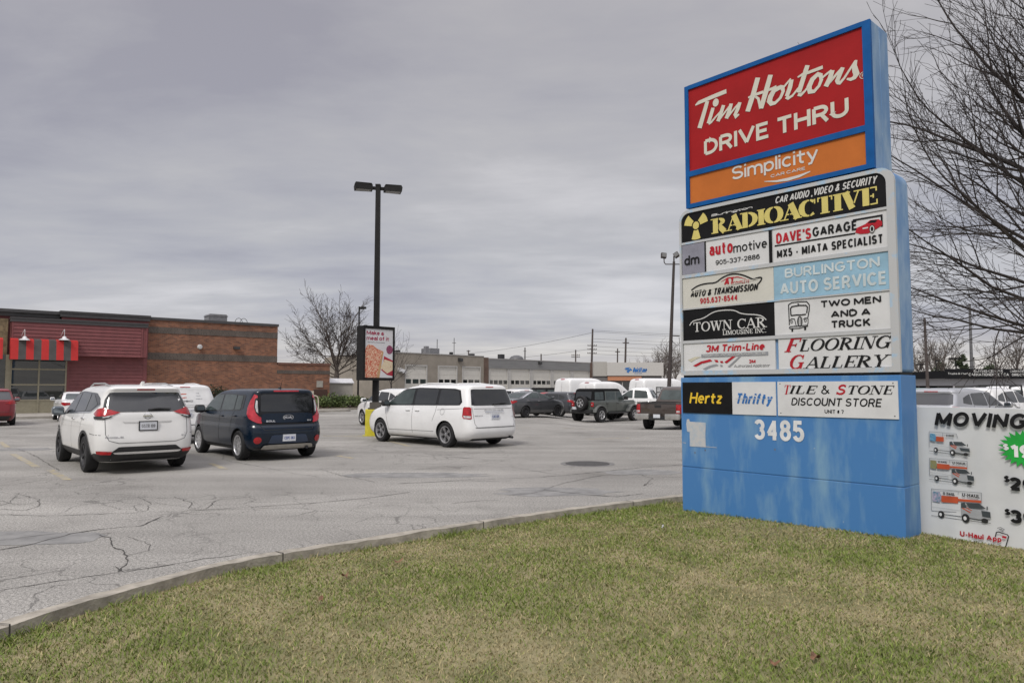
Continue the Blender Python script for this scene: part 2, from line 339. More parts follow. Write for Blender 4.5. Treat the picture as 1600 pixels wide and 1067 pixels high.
# roman capitals drawn with a broad pen: V thick stem, H thin stroke, C curve (thick where it runs upright), S foot or head serif
ROM = {
 'A': (.86, [('H', [(.08, 0), (.42, 1)]), ('V', [(.42, 1), (.76, 0)]), ('H', [(.2, .34), (.6, .34)]), ('S', .08, 0), ('S', .76, 0)]),
 'C': (.82, [('C', arc(.45, .5, .36, .47, 48, 312)), ('H', [(.74, .98), (.74, .7)])]),
 'D': (.88, [('V', [(.2, 0), (.2, 1)]), ('C', arc(.22, .5, .53, .46, 90, -90)), ('S', .14, 0), ('S', .14, 1)]),
 'E': (.72, [('V', [(.2, 0), (.2, 1)]), ('H', [(.1, .965), (.66, .965)]), ('H', [(.2, .5), (.52, .5)]), ('H', [(.1, .035), (.68, .035)]), ('H', [(.65, 1), (.65, .75)]), ('H', [(.67, 0), (.67, .28)]), ('H', [(.52, .38), (.52, .62)])]),
 'F': (.68, [('V', [(.2, 0), (.2, 1)]), ('H', [(.1, .965), (.66, .965)]), ('H', [(.2, .5), (.5, .5)]), ('H', [(.64, 1), (.64, .72)]), ('H', [(.5, .38), (.5, .62)]), ('S', .2, 0)]),
 'G': (.9, [('C', arc(.45, .5, .36, .47, 48, 318)), ('H', [(.72, .98), (.72, .7)]), ('V', [(.72, .05), (.72, .42)]), ('S', .7, .44)]),
 'I': (.4, [('V', [(.2, 0), (.2, 1)]), ('S', .2, 0), ('S', .2, 1)]),
 'L': (.7, [('V', [(.2, 0), (.2, 1)]), ('H', [(.1, .035), (.66, .035)]), ('H', [(.64, 0), (.64, .3)]), ('S', .2, 1)]),
 'M': (1.05, [('H', [(.16, 0), (.16, 1)]), ('V', [(.2, 1), (.52, .05)]), ('H', [(.52, .05), (.86, 1)]), ('V', [(.88, 0), (.88, 1)]), ('S', .16, 0), ('S', .88, 0), ('S', .12, 1), ('S', .92, 1)]),
 'N': (.92, [('H', [(.16, 0), (.16, 1)]), ('V', [(.18, 1), (.74, .02)]), ('H', [(.76, 0), (.76, 1)]), ('S', .16, 0), ('S', .76, 1), ('S', .12, 1)]),
 'O': (.92, [('O', arc(.46, .5, .36, .47, 0, 360, 22)[:-1])]),
 'R': (.86, [('V', [(.2, 0), (.2, 1)]), ('C', arc(.24, .74, .38, .225, 90, -90)), ('V', [(.38, .5), (.74, .02)]), ('S', .18, 0), ('S', .14, 1), ('S', .78, 0)]),
 'S': (.66, [('M', arc(.34, .74, .22, .22, 40, 250, 9) + arc(.33, .27, .25, .23, 78, -150, 10)), ('H', [(.53, .98), (.53, .74)]), ('H', [(.08, .02), (.08, .27)])]),
 'T': (.8, [('V', [(.4, 0), (.4, 1)]), ('H', [(.06, .965), (.74, .965)]), ('H', [(.08, 1), (.08, .74)]), ('H', [(.72, 1), (.72, .74)]), ('S', .4, 0)]),
 'U': (.88, [('V', [(.2, 1), (.2, .3)]), ('C', arc(.44, .3, .26, .27, 180, 360)), ('H', [(.7, .3), (.7, 1)]), ('S', .2, 1), ('S', .7, 1)]),
 'V': (.84, [('V', [(.14, 1), (.44, 0)]), ('H', [(.44, 0), (.74, 1)]), ('S', .14, 1), ('S', .74, 1)]),
 'W': (1.15, [('V', [(.12, 1), (.36, 0)]), ('H', [(.36, 0), (.58, .95)]), ('V', [(.56, 1), (.8, 0)]), ('H', [(.8, 0), (1.04, 1)]), ('S', .12, 1), ('S', .56, 1), ('S', 1.04, 1)]),
 'Y': (.84, [('V', [(.14, 1), (.42, .46)]), ('H', [(.42, .46), (.72, 1)]), ('V', [(.42, .46), (.42, 0)]), ('S', .14, 1), ('S', .72, 1), ('S', .42, 0)]),
 '&': (.95, [('M', [(.86, .05), (.3, .72), (.3, .88), (.42, .96), (.54, .86), (.5, .7), (.18, .4), (.12, .2), (.28, .04), (.52, .06), (.72, .3), (.8, .5)])]),
 '.': (.3, [('V', [(.15, 0), (.15, .16)])]), ' ': (.45, []),
}
def roman(mb, s, u0, z0, u1, z1, off, thick=0.17, thin=0.055, shear=0.0, mi=0, serif=0.17):
    mb.mark('lettering'); pen = Pen(mb, off, mi); W = sum(ROM[c][0] for c in s); k = (u1 - u0) / W; h = z1 - z0; x = 0.0
    kw = (k + h) / 2
    for c in s:
        w, st = ROM[c]
        f = lambda p: (u0 + (x + p[0] + shear * p[1]) * k, z0 + p[1] * h)
        for q in st:
            if q[0] == 'S':
                y = min(max(q[2], thin / 2), 1 - thin / 2); pen.ribbon([f((q[1] - serif, y)), f((q[1] + serif, y))], thin * h)
            elif q[0] in 'VH': pen.ribbon([f(p) for p in q[1]], (thick if q[0] == 'V' else thin) * kw)
            else:
                P = q[1]; n = len(P); ws = []
                for i in range(n):
                    a, b = (P[(i - 1) % n], P[(i + 1) % n]) if q[0] == 'O' else (P[max(0, i - 1)], P[min(n - 1, i + 1)])
                    d = abs(b[1] - a[1]) / (math.hypot(b[0] - a[0], b[1] - a[1]) + 1e-9)
                    ws.append((thin + (thick - thin) * (d * d if q[0] in 'CO' else 0.75)) * kw)
                pen.ribbon([f(p) for p in P], ws, q[0] == 'O')
        x += w
    return pen
# ------------------------------------------------------------------ the ground: far land, car park, kerb, lawn
def asphalt_mat():
    m = bpy.data.materials.new('old asphalt'); m.use_nodes = True
    n, l = m.node_tree.nodes, m.node_tree.links; b = n['Principled BSDF']; b.inputs['Roughness'].default_value = 0.9
    b.inputs['Specular IOR Level'].default_value = 0.25
    t = n.new('ShaderNodeTexCoord')
    def noise(scale, detail, st=(1, 1, 1), rough=0.6):
        mp = n.new('ShaderNodeMapping'); l.new(t.outputs['Object'], mp.inputs[0]); mp.inputs['Scale'].default_value = st; mp.inputs['Rotation'].default_value = (0, 0, R(48))
        q = n.new('ShaderNodeTexNoise'); l.new(mp.outputs[0], q.inputs['Vector']); q.inputs['Scale'].default_value = scale; q.inputs['Detail'].default_value = detail; q.inputs['Roughness'].default_value = rough
        return q.outputs[0]
    def ramp(f, a, b_, ca, cb):
        q = n.new('ShaderNodeValToRGB'); l.new(f, q.inputs[0]); e = q.color_ramp.elements
        e[0].position = a; e[1].position = b_; e[0].color = (*ca, 1); e[1].color = (*cb, 1); return q.outputs[0]
    def mul(a, b_, f=1.0):
        q = n.new('ShaderNodeMix'); q.data_type = 'RGBA'; q.blend_type = 'MULTIPLY'; q.inputs[0].default_value = f
        l.new(a, q.inputs[6]); l.new(b_, q.inputs[7]); return q.outputs[2]
    big = ramp(noise(0.22, 5), 0.35, 0.65, (0.27, 0.259, 0.24), (0.365, 0.351, 0.326))
    lane = ramp(noise(0.35, 4, (0.25, 1.6, 1)), 0.3, 0.7, (0.82, 0.82, 0.82), (1.1, 1.1, 1.1))
    stone = ramp(noise(38, 3), 0.3, 0.7, (0.56, 0.56, 0.56), (1.32, 1.32, 1.31))
    grit = ramp(noise(110, 2), 0.32, 0.62, (0.5, 0.5, 0.5), (1.3, 1.3, 1.3))
    oil = ramp(noise(0.9, 6, rough=0.7), 0.25, 0.42, (0.72, 0.72, 0.72), (1.0, 1.0, 1.0))
    c = mul(mul(mul(mul(big, lane), stone), grit), oil)
    vo = n.new('ShaderNodeTexVoronoi'); vo.feature = 'DISTANCE_TO_EDGE'; mpv = n.new('ShaderNodeMapping'); l.new(t.outputs['Object'], mpv.inputs[0])
    wv = n.new('ShaderNodeTexNoise'); l.new(t.outputs['Object'], wv.inputs['Vector']); wv.inputs['Scale'].default_value = 2.5; wv.inputs['Detail'].default_value = 5
    ad = n.new('ShaderNodeVectorMath'); ad.operation = 'MULTIPLY_ADD'; l.new(wv.outputs['Color'], ad.inputs[0]); ad.inputs[1].default_value = (.5, .5, 0); l.new(t.outputs['Object'], ad.inputs[2])
    l.new(ad.outputs[0], vo.inputs['Vector']); vo.inputs['Scale'].default_value = 1.5
    hair = ramp(vo.outputs['Distance'], 0.004, 0.016, (0.0, 0.0, 0.0), (1, 1, 1)); mask = ramp(noise(0.16, 3), 0.50, 0.60, (1, 1, 1), (0.5, 0.5, 0.5))
    mx = n.new('ShaderNodeMix'); mx.data_type = 'RGBA'; mx.blend_type = 'LIGHTEN'; mx.inputs[0].default_value = 1; l.new(hair, mx.inputs[6]); l.new(mask, mx.inputs[7])
    c = mul(c, mx.outputs[2], .8)
    spots = n.new('ShaderNodeTexVoronoi'); l.new(ad.outputs[0], spots.inputs['Vector']); spots.inputs['Scale'].default_value = .42
    c = mul(c, ramp(spots.outputs['Distance'], .03, .30, (.66, .65, .64), (1, 1, 1)), .7)
    c = mul(c, ramp(noise(0.5, 3, (.12, 2.2, 1)), .40, .62, (.90, .90, .90), (1.06, 1.06, 1.06)))
    l.new(c, b.inputs['Base Color'])
    bn = n.new('ShaderNodeBump'); bn.inputs['Strength'].default_value = 0.5; bn.inputs['Distance'].default_value = 0.006
    l.new(noise(90, 3), bn.inputs['Height']); l.new(bn.outputs[0], b.inputs['Normal'])
    return m
ASPH = asphalt_mat()
mb = MB(); mb.add([(-900, -300, -0.45), (900, -300, -0.45), (900, 1600, -0.45), (-900, 1600, -0.45)], [(0, 1, 2, 3)])
tag(mb.build('ground', pbr('far ground', (0.10, 0.10, 0.07), 0.95, var=0.3, scale=0.05)), kind='structure')
mb = MB()
xs = list(np.linspace(-90, -12, 14)) + list(np.linspace(-10, 14, 25)) + list(np.linspace(18, 130, 14)); ys = list(np.linspace(-12, 20, 9)) + list(np.linspace(22, 44, 23)) + list(np.linspace(50, 175, 10))
nx, ny = len(xs), len(ys)
mb.add([(x, y, lot_z(x, y)) for y in ys for x in xs], [(j * nx + i, j * nx + i + 1, (j + 1) * nx + i + 1, (j + 1) * nx + i) for j in range(ny - 1) for i in range(nx - 1)])
tag(mb.build('parking_lot', ASPH, smooth=60), kind='structure')
# kerb line, lot side, as the photograph shows it
KP = [gp(*q, 0.11) for q in [(-260, 1052), (0, 969), (200, 911), (390, 866), (575, 839), (725, 815), (900, 791), (1065, 771)]]
KP = [(p.x, p.y) for p in KP]
KP = [(KP[0][0] - 2.5, KP[0][1] - 3.2)] + KP + [(KP[-1][0] + 4.5, KP[-1][1] + 2.9), (KP[-1][0] + 10, KP[-1][1] + 6.2), (40, 31)]
KP = chaikin(KP, 3)
KA = np.array(KP)
def kerb_offset(d):
    out = []
    for i in range(len(KA)):
        t = KA[min(i + 1, len(KA) - 1)] - KA[max(i - 1, 0)]; t = t / np.linalg.norm(t)
        out.append((KA[i][0] + t[1] * d, KA[i][1] - t[0] * d))
    return out
def kerb_dist(x, y):
    """metres from the kerb's lot edge towards the lawn (negative on the lot)"""
    x = np.asarray(x, float); y = np.asarray(y, float); best = np.full(x.shape, 1e9); sg = np.ones(x.shape)
    for i in range(len(KA) - 1):
        a, b = KA[i], KA[i + 1]; e = b - a; L = e @ e
        t = np.clip(((x - a[0]) * e[0] + (y - a[1]) * e[1]) / L, 0, 1)
        dx, dy = x - a[0] - t * e[0], y - a[1] - t * e[1]; d = np.hypot(dx, dy)
        s = np.where(e[0] * dy - e[1] * dx > 0, -1.0, 1.0)
        m = d < best - 1e-9; best = np.where(m, d, best); sg = np.where(m, s, sg)
    return best * sg
def lawn_z(x, y):
    d = kerb_dist(x, y); t = np.clip((d - 0.16) / 1.6, 0, 1)
    return 0.03 + 0.06 * t + 0.012 * np.sin(np.asarray(x) * 1.7 + 1.3 * np.sin(np.asarray(y) * 1.1)) * t
o1, i1 = kerb_offset(0.0), kerb_offset(0.15)
mb = MB(); n = len(KP); rnd = random.Random(3)
rows = []
for i in range(n):
    j = rnd.uniform(-.006, .006); k = rnd.uniform(-.006, .006)
    rows.append([(o1[i][0], o1[i][1], -0.1), (o1[i][0], o1[i][1], 0.095 + j), (o1[i][0] * .93 + i1[i][0] * .07, o1[i][1] * .93 + i1[i][1] * .07, 0.108 + j), (i1[i][0], i1[i][1], 0.112 + k), (i1[i][0] + .004, i1[i][1] - .004, -0.1)])
mb.add([p for r_ in rows for p in r_], [(i * 5 + q, i * 5 + q + 1, (i + 1) * 5 + q + 1, (i + 1) * 5 + q) for i in range(n - 1) for q in range(4)])
acc = 0.0
for i in range(1, n):
    acc += math.hypot(o1[i][0] - o1[i - 1][0], o1[i][1] - o1[i - 1][1])
    if acc > 2.3:
        acc = 0.0; a, b = Vector((*o1[i], 0)), Vector((*i1[i], 0)); w_ = (b - a).normalized(); t_ = Vector((-w_.y, w_.x, 0)) * .006
        mb.add([(p.x, p.y, z) for p, z in ((a + w_ * .005 - t_, .1125), (a + w_ * .005 + t_, .1125), (b + t_, .1205), (b - t_, .1205), (b + w_ * .005 + t_, .02), (b + w_ * .005 - t_, .02))], [(0, 1, 2, 3), (3, 2, 4, 5)], 1)
tag(mb.build('kerb', [pbr('kerb concrete', (0.34, 0.31, 0.26), 0.95, var=0.28, scale=6, detail=9, bump=0.4, bscale=45), pbr('kerb joint', (.07, .065, .055), .95)], smooth=40), kind='structure')
# lawn soil
mb = MB(); i2 = kerb_offset(0.145); rowsn = 40
P = []
for i in range(n):
    T = np.array((-14 + 50 * i / (n - 1), -6.0)); K = np.array(i2[i])
    P.append([K + (T - K) * (j / rowsn) ** 1.4 for j in range(rowsn + 1)])
A = np.array(P); Z = lawn_z(A[:, :, 0], A[:, :, 1])
mb.add([(A[i, j, 0], A[i, j, 1], Z[i, j]) for i in range(n) for j in range(rowsn + 1)],
       [(i * (rowsn + 1) + j, i * (rowsn + 1) + j + 1, (i + 1) * (rowsn + 1) + j + 1, (i + 1) * (rowsn + 1) + j) for i in range(n - 1) for j in range(rowsn)])
tag(mb.build('lawn', pbr('lawn thatch', (0.15, 0.15, 0.062), 0.95, scale=2.2, detail=9, col2=(0.32, 0.27, 0.155), bump=0.6, bscale=70), smooth=60), kind='structure')
# grass blades, one mesh
def grass():
    rg = np.random.default_rng(5); N = 520000
    r = 2.3 + 11.5 * rg.random(N) ** 0.85; a = R(-47) + R(94) * rg.random(N)
    x, y = r * np.sin(a), r * np.cos(a); d = kerb_dist(x, y)
    k = d > 0.17 - 0.1 * (rg.random(N) < .02)
    # under the pylon there is none
    lx = (x - 3.959) * 0.6668 + (y - 7.2675) * -0.7452; ly = (x - 3.959) * 0.7452 + (y - 7.2675) * 0.6668
    k &= ~((lx > -2.66) & (lx < 0.0) & (ly > 0.0) & (ly < 0.42))
    x, y, d, r, lx, ly = x[k], y[k], d[k], r[k], lx[k], ly[k]; N = len(x)
    pat = np.sin(x * 1.9 + 2 * np.sin(y * 1.3)) + np.sin(y * 2.3 + 1.7 * np.sin(x * 1.1 + 2)) + 0.8 * np.sin(x * 4.7 + y * 3.9) + 0.6 * np.sin(x * 9 - y * 7 + 2 * np.sin(x * 5))
    green = np.clip(0.60 + 0.19 * pat + rg.normal(0, .22, N), 0, 1)
    edge = np.exp(-np.clip(d - .17, 0, 9) / .12)
    base = np.exp(-np.abs(ly) / .06) * ((lx > -2.7) & (lx < .1))
    green = np.clip(green + .25 * edge + .3 * base, 0, 1)
    h = (0.015 + 0.020 * rg.random(N)) * (1 + 0.25 * pat * .4) * (1 + 0.9 * edge * rg.random(N) + 1.0 * base * rg.random(N))
    clump = np.clip(np.sin(x * 6.1 + 2.2 * np.sin(y * 4.3)) * np.sin(x * 2.3 + y * 3.1 + 1), 0, 1)
    h = h * (1 + 2.4 * edge * clump * rg.random(N)); green = np.clip(green + edge * clump * .5, 0, 1)
    tall = rg.random(N) < .012; h = np.where(tall, h * 1.6, h)
    w = (0.0014 + 0.0011 * rg.random(N)) * (0.8 + r / 8)
    th = 2 * np.pi * rg.random(N); lean = (0.5 + 1.1 * rg.random(N)) * h
    ld = 2 * np.pi * rg.random(N)
    z = lawn_z(x, y) - .004
    cx, sx = np.cos(th) * w, np.sin(th) * w; bx, by = np.cos(ld) * lean, np.sin(ld) * lean
    V = np.empty((N, 5, 3))
    V[:, 0] = np.stack([x - cx, y - sx, z], 1); V[:, 1] = np.stack([x + cx, y + sx, z], 1)
    V[:, 2] = np.stack([x - cx * .8 + bx * .35, y - sx * .8 + by * .35, z + h * .62], 1); V[:, 3] = np.stack([x + cx * .8 + bx * .35, y + sx * .8 + by * .35, z + h * .62], 1)
    V[:, 4] = np.stack([x + bx, y + by, z + h * .92], 1)
    me = bpy.data.meshes.new('grass'); me.vertices.add(N * 5); me.vertices.foreach_set('co', V.ravel())
    base_i = (np.arange(N) * 5)[:, None]
    loops = (base_i + np.array([[0, 1, 3, 2, 2, 3, 4]])).ravel()
    me.loops.add(len(loops)); me.loops.foreach_set('vertex_index', loops.astype(np.int32))
    st = ((np.arange(N) * 7)[:, None] + np.array([[0, 4]])).ravel(); tot = np.tile([4, 3], N)
    me.polygons.add(N * 2); me.polygons.foreach_set('loop_start', st.astype(np.int32)); me.polygons.foreach_set('loop_total', tot.astype(np.int32))
    me.update(calc_edges=True)
    g1, g2 = np.array([.125, .185, .035]), np.array([.21, .25, .06]); s1, s2 = np.array([.38, .325, .175]), np.array([.27, .23, .115])
    mixr = rg.random(N)[:, None]; gcol = g1 + (g2 - g1) * mixr; scol = s1 + (s2 - s1) * mixr
    isg = (rg.random(N) < green)[:, None]; c = np.where(isg, gcol, scol) * (0.6 + .75 * rg.random(N))[:, None]
    at_ = me.attributes.new('blade', 'FLOAT_COLOR', 'POINT'); cc = np.ones((N, 5, 4)); cc[:, :, :3] = c[:, None, :]
    at_.data.foreach_set('color', cc.ravel())
    m = bpy.data.materials.new('grass blade'); m.use_nodes = True; nn, ll = m.node_tree.nodes, m.node_tree.links
    at2 = nn.new('ShaderNodeAttribute'); at2.attribute_name = 'blade'; b = nn['Principled BSDF']
    ll.new(at2.outputs[0], b.inputs['Base Color']); b.inputs['Roughness'].default_value = 0.7; b.inputs['Specular IOR Level'].default_value = 0.2
    me.materials.append(m)
    o = bpy.data.objects.new('grass', me); COL.objects.link(o)
    tag(o, 'short patchy green and straw coloured lawn grass in the foreground', 'grass', kind='stuff')
grass()
# faded yellow bay lines, cracks, patches, manhole
YEL = pbr('worn yellow paint', (0.29, 0.275, 0.25), 0.9, scale=7, col2=(0.38, 0.315, 0.17), lo=0.42, hi=0.62, detail=9)
mb = MB(); rnd = random.Random(11)
def strip(mb, pts, w, z, mi=0):
    pts = [Vector((p[0], p[1])) for p in pts]; n = len(pts); vs = []
    for i, p in enumerate(pts):
        t = (pts[min(i + 1, n - 1)] - pts[max(i - 1, 0)]).normalized(); nn = Vector((-t.y, t.x)) * (w if not hasattr(w, '__len__') else w[i]) / 2
        for q in (p + nn, p - nn): vs.append((q.x, q.y, lot_z(q.x, q.y) + z))
    mb.add(vs, [(2 * i, 2 * i + 2, 2 * i + 3, 2 * i + 1) for i in range(n - 1)], mi)
for a, b in [((20, 709), (58, 730)), ((78, 734), (106, 750)), ((505, 681), (584, 682)), ((584, 683), (640, 697)), ((735, 690), (800, 694)), ((915, 686), (985, 684)), ((330, 724), (352, 733)), ((528, 712), (552, 716)), ((0, 690), (12, 699)), ((880, 668), (930, 667)), ((745, 668), (830, 668))]:
    P0, P1 = gp(*a), gp(*b); strip(mb, [P0.lerp(P1, t / 6) for t in range(7)], 0.13, 0.004)
tag(mb.build('parking_markings', YEL), kind='structure')
CRK = pbr('asphalt crack', (0.06, 0.057, 0.052), 0.95, var=0.4, scale=8)
mb = MB()
def crack(px, w=0.016, jit=1.0):
    P = [gp(*q) for q in px]; out = []
    for a, b in zip(P[:-1], P[1:]):
        L = (b - a).length; k = max(2, int(L / 0.09)); nn = Vector((-(b - a).y, (b - a).x, 0)).normalized()
        for i in range(k):
            t = i / k; out.append(a.lerp(b, t) + nn * rnd.gauss(0, 0.013 * jit) * (1 if i else .3))
    out.append(P[-1]); strip(mb, out, [w * rnd.uniform(.2, .95) for _ in out], 0.004 + 0.0004 * rnd.random())
C4 = lambda *p: [(x / 2, 720 + y / 2) for x, y in p]
C8 = lambda *p: [(x / 4, 640 + y / 4) for x, y in p]
crack(C4((-60, 290), (0, 278), (110, 258), (220, 228), (330, 212), (440, 203), (510, 172)), .03)
crack(C4((0, 248), (100, 236), (210, 222)), .018); crack(C4((0, 168), (150, 172), (260, 168), (400, 163), (560, 158), (690, 150), (850, 140), (1000, 130), (1140, 117), (1280, 98)), .022)
crack(C4((560, 165), (700, 152), (870, 147)), .014); crack(C4((430, 112), (470, 130), (460, 155), (430, 160), (420, 140)), .014); crack(C4((545, 112), (600, 130), (590, 150), (640, 150), (675, 125)), .014)
crack(C4((470, 130), (530, 137), (600, 145)), .012); crack(C4((310, 232), (345, 240), (350, 268), (390, 285), (400, 310), (380, 335), (370, 345)), .022); crack(C4((300, 230), (350, 225)), .014)
crack(C4((360, 330), (385, 346)), .014); crack(C4((400, 238), (470, 262), (465, 280)), .012); crack(C4((0, 405), (140, 382), (300, 358), (430, 340), (560, 320), (680, 302), (800, 285)), .02)
crack(C4((0, 110), (60, 105), (120, 120), (125, 140), (80, 155), (0, 150)), .013); crack(C4((0, 125), (60, 138), (110, 130)), .011); crack(C4((0, 140), (30, 130), (60, 100), (100, 98)), .011)
crack(C4((400, 295), (480, 278)), .01); crack(C4((1000, 25), (1060, 45), (1120, 55), (1170, 66)), .018); crack(C4((1220, 72), (1330, 68), (1440, 60), (1600, 55)), .024); crack(C4((1250, 70), (1400, 64), (1600, 62)), .02)
crack(C4((1170, 100), (1230, 96), (1280, 99)), .015); crack(C4((1410, 134), (1500, 124), (1560, 123)), .016); crack(C4((730, 2), (800, 15), (850, 25)), .016); crack(C4((850, 25), (930, 42), (1000, 50)), .013)
crack(C4((640, 135), (700, 118), (800, 108), (960, 100), (1120, 98), (1230, 108)), .009); crack(C4((110, 125), (240, 130), (380, 122), (450, 110)), .009)
crack(C8((0, 235), (110, 245), (170, 268), (240, 300), (310, 345), (380, 382)), .022); crack(C8((300, 322), (380, 320)), .014); crack(C8((1330, 265), (1400, 285), (1390, 310), (1450, 325), (1560, 345)), .016)
C5 = lambda *p: [(800 + x / 2, 680 + y / 2) for x, y in p]
crack(C5((0, 135), (100, 130), (200, 122), (330, 108), (440, 98), (530, 92)), .03); crack(C5((0, 110), (60, 112), (140, 108)), .02); crack(C5((0, 186), (60, 182), (100, 172), (160, 178), (240, 186), (330, 192), (410, 182)), .035)
crack(C5((100, 170), (160, 150), (280, 125), (400, 122), (440, 135), (410, 158), (440, 150)), .022); crack(C5((440, 130), (530, 132)), .016); crack(C5((400, 40), (530, 30)), .012); crack(C5((0, 20), (120, 40), (200, 60)), .011)
crack([(560, 700), (650, 712), (720, 716), (800, 722)], .014); crack([(640, 735), (700, 728), (800, 730), (870, 741)], .016); crack([(800, 660), (850, 662), (920, 672), (1000, 676), (1066, 678)], .02)
tag(mb.build('asphalt_cracks', CRK), kind='structure')
mb = MB(); rp = random.Random(4)
for (px, py, rx, ry) in [(30, 702, 1.1, .55), (1000, 738, .9, .5), (870, 768, 1.0, .55), (640, 742, 1.6, .5), (20, 840, 1.3, .4)]:
    c = gp(px, py); k = 16; mb.add([(c.x + rx * math.cos(2 * math.pi * i / k) * rp.uniform(.7, 1.1), c.y + ry * math.sin(2 * math.pi * i / k) * rp.uniform(.7, 1.1), .0025) for i in range(k)], [tuple(range(k))])
tag(mb.build('asphalt_patches', pbr('patched asphalt', (0.17, 0.168, 0.163), .92, scale=3, col2=(.27, .265, .255), detail=10, bump=.4, bscale=90)), kind='structure')
c = gp(918, 724.5)
t = thing('manhole_cover', 'round dark iron cover set in the asphalt between white minivan and blue sign', 'manhole', (c.x, c.y, 0))
mb = MB(); mb.lathe([(0.0, .012), (.46, .012), (.47, .004), (.47, -.02)], 32, 'z'); mb.build('lid', pbr('cast iron', (.055, .052, .05), .8, var=.35, scale=30, bump=.5), t)
mb = MB(); mb.lathe([(.48, .006), (.58, .006), (.585, -.02)], 32, 'z'); mb.build('collar', pbr('manhole collar', (.16, .155, .15), .9, var=.3, scale=12), t)
# dead leaves and scraps lying on the lawn
LEAF = pbr('dead leaf', (.17, .09, .05), .8, var=.5, scale=30)
for i, (px, py, lb) in enumerate([(510, 856, 'curled dead leaf lying right against the kerb'), (531, 849, 'second brown leaf caught by the kerb further right'), (622, 877, 'brown leaf on the grass above the straw patch'), (540, 899, 'dark crumpled leaf lying alone in mid lawn'), (501, 943, 'pale dry leaf on the lawn nearest the kerb corner'), (1036, 827, 'small white scrap lying on grass before the blue sign'), (1275, 1040, 'reddish brown leaf at the bottom of the lawn'), (1210, 1048, 'torn brown leaf beside the reddish one')]):
    p = gp(px, py, .09); z = float(lawn_z(np.array([p.x]), np.array([p.y]))[0]) + .04; mb = MB(); q = random.Random(i)
    vs = []
    for j in range(9):
        a = 2 * math.pi * j / 9; rr = (.028 if i == 5 else .045) * q.uniform(.5, 1.2); vs.append((rr * math.cos(a), rr * .6 * math.sin(a), .018 * math.cos(2 * a) + q.uniform(-.004, .008)))
    vs.append((0, 0, -.006)); mb.add(vs, [(j, (j + 1) % 9, 9) for j in range(9)])
    o = mb.build('paper_scrap' if i == 5 else 'dead_leaf', pbr('paper scrap', (.4, .4, .41), .7) if i == 5 else LEAF, loc=(p.x, p.y, z)); o.rotation_euler = (q.uniform(-.3, .3), q.uniform(-.3, .3), q.uniform(0, 6))
    tag(o, lb, 'paper' if i == 5 else 'leaf', None if i == 5 else 'dead leaves on the lawn')
# ------------------------------------------------------------------ the blue pylon sign
SR = gp(1416, 843, 0.10); SRZ = math.atan2(-0.74522558, 0.66681244)
def F(px, py): return on_plane((SR.x, SR.y), SRZ, px, py)
def weather(name, base, fade, lo, hi, streak=(5, 5, 0.9), extra=None):
    m = pbr(name, base, 0.5, scale=1.6, detail=9, col2=fade, lo=lo, hi=hi, stretch=streak, bump=0.08)
    n, l = m.node_tree.nodes, m.node_tree.links; b = n['Principled BSDF']; src = b.inputs['Base Color'].links[0].from_socket     # flaked spots
    t = n.new('ShaderNodeTexCoord'); q = n.new('ShaderNodeTexNoise'); l.new(t.outputs['Object'], q.inputs['Vector']); q.inputs['Scale'].default_value = 9; q.inputs['Detail'].default_value = 10; q.inputs['Roughness'].default_value = .72
    r = n.new('ShaderNodeValToRGB'); l.new(q.outputs[0], r.inputs[0]); r.color_ramp.elements[0].position = .66; r.color_ramp.elements[1].position = .70
    mx = n.new('ShaderNodeMix'); mx.data_type = 'RGBA'; l.new(r.outputs[0], mx.inputs[0]); l.new(src, mx.inputs[6]); mx.inputs[7].default_value = (.36, .43, .47, 1); l.new(mx.outputs[2], b.inputs['Base Color'])
    return m
BLUE = weather('faded blue paint', (0.058, 0.195, 0.45), (0.27, 0.43, 0.52), .48, .84, (2.0, 2.0, .55))
BLUE2 = pbr('bright blue frame', (0.006, 0.09, 0.30), 0.6, spec=0.18, var=.12, scale=4)
BLUESIDE = weather('chalky blue metal', (0.11, 0.235, 0.45), (0.34, 0.46, 0.58), .42, .75, (2.2, 2.2, .8))
GREYTRIM = weather('grey painted trim with blue showing', (0.34, 0.50, 0.66), (0.47, 0.48, 0.49), .36, .46, (3, 3, 3))
WHITEP = pbr('sign white face', (0.63, 0.635, 0.64), 0.4, var=.06, scale=3)
CREAM = pbr('sign cream face', (0.58, 0.57, 0.515), 0.4, var=.06, scale=3)
SBLACK = pbr('sign black face', (0.008, 0.008, 0.009), 0.6, spec=0.18, var=.2)
SRED = pbr('sign red face', (0.33, 0.012, 0.014), 0.6, spec=0.18, var=.10, scale=1.5)
SORANGE = pbr('sign orange face', (0.50, 0.145, 0.03), 0.6, spec=0.18, var=.10, scale=1.5)
INKW = pbr('white lettering', (0.60, 0.60, 0.585), 0.4, var=.04); INKK = pbr('black lettering', (0.012, 0.012, 0.013), 0.6, spec=0.18)
INKR = pbr('red lettering', (0.42, 0.018, 0.03), 0.6, spec=0.18); INKY = pbr('yellow lettering', (0.62, 0.53, 0.16), 0.4, var=.05); INKB = pbr('blue lettering', (0.03, 0.15, 0.42), 0.4)
INKIV = pbr('ivory lettering', (0.60, 0.585, 0.50), 0.4, var=.04); PALEB = pbr('pale blue face', (0.27, 0.45, 0.58), 0.4, var=.12, scale=4); INKPB = pbr('faded white lettering', (0.53, 0.60, 0.62), 0.4)
GREYP = pbr('grey face', (0.24, 0.24, 0.29), 0.45); INKG = pbr('grey ink', (0.27, 0.28, 0.30), 0.4); INKY2 = pbr('rental yellow', (0.78, 0.52, 0.03), 0.4); TANI = pbr('tan ink', (0.55, 0.52, 0.40), 0.4)
py_ = thing('pylon_sign', 'tall weathered blue roadside sign with tenant panels and number 3485 on grass', 'sign', (SR.x, SR.y, 0), SRZ)
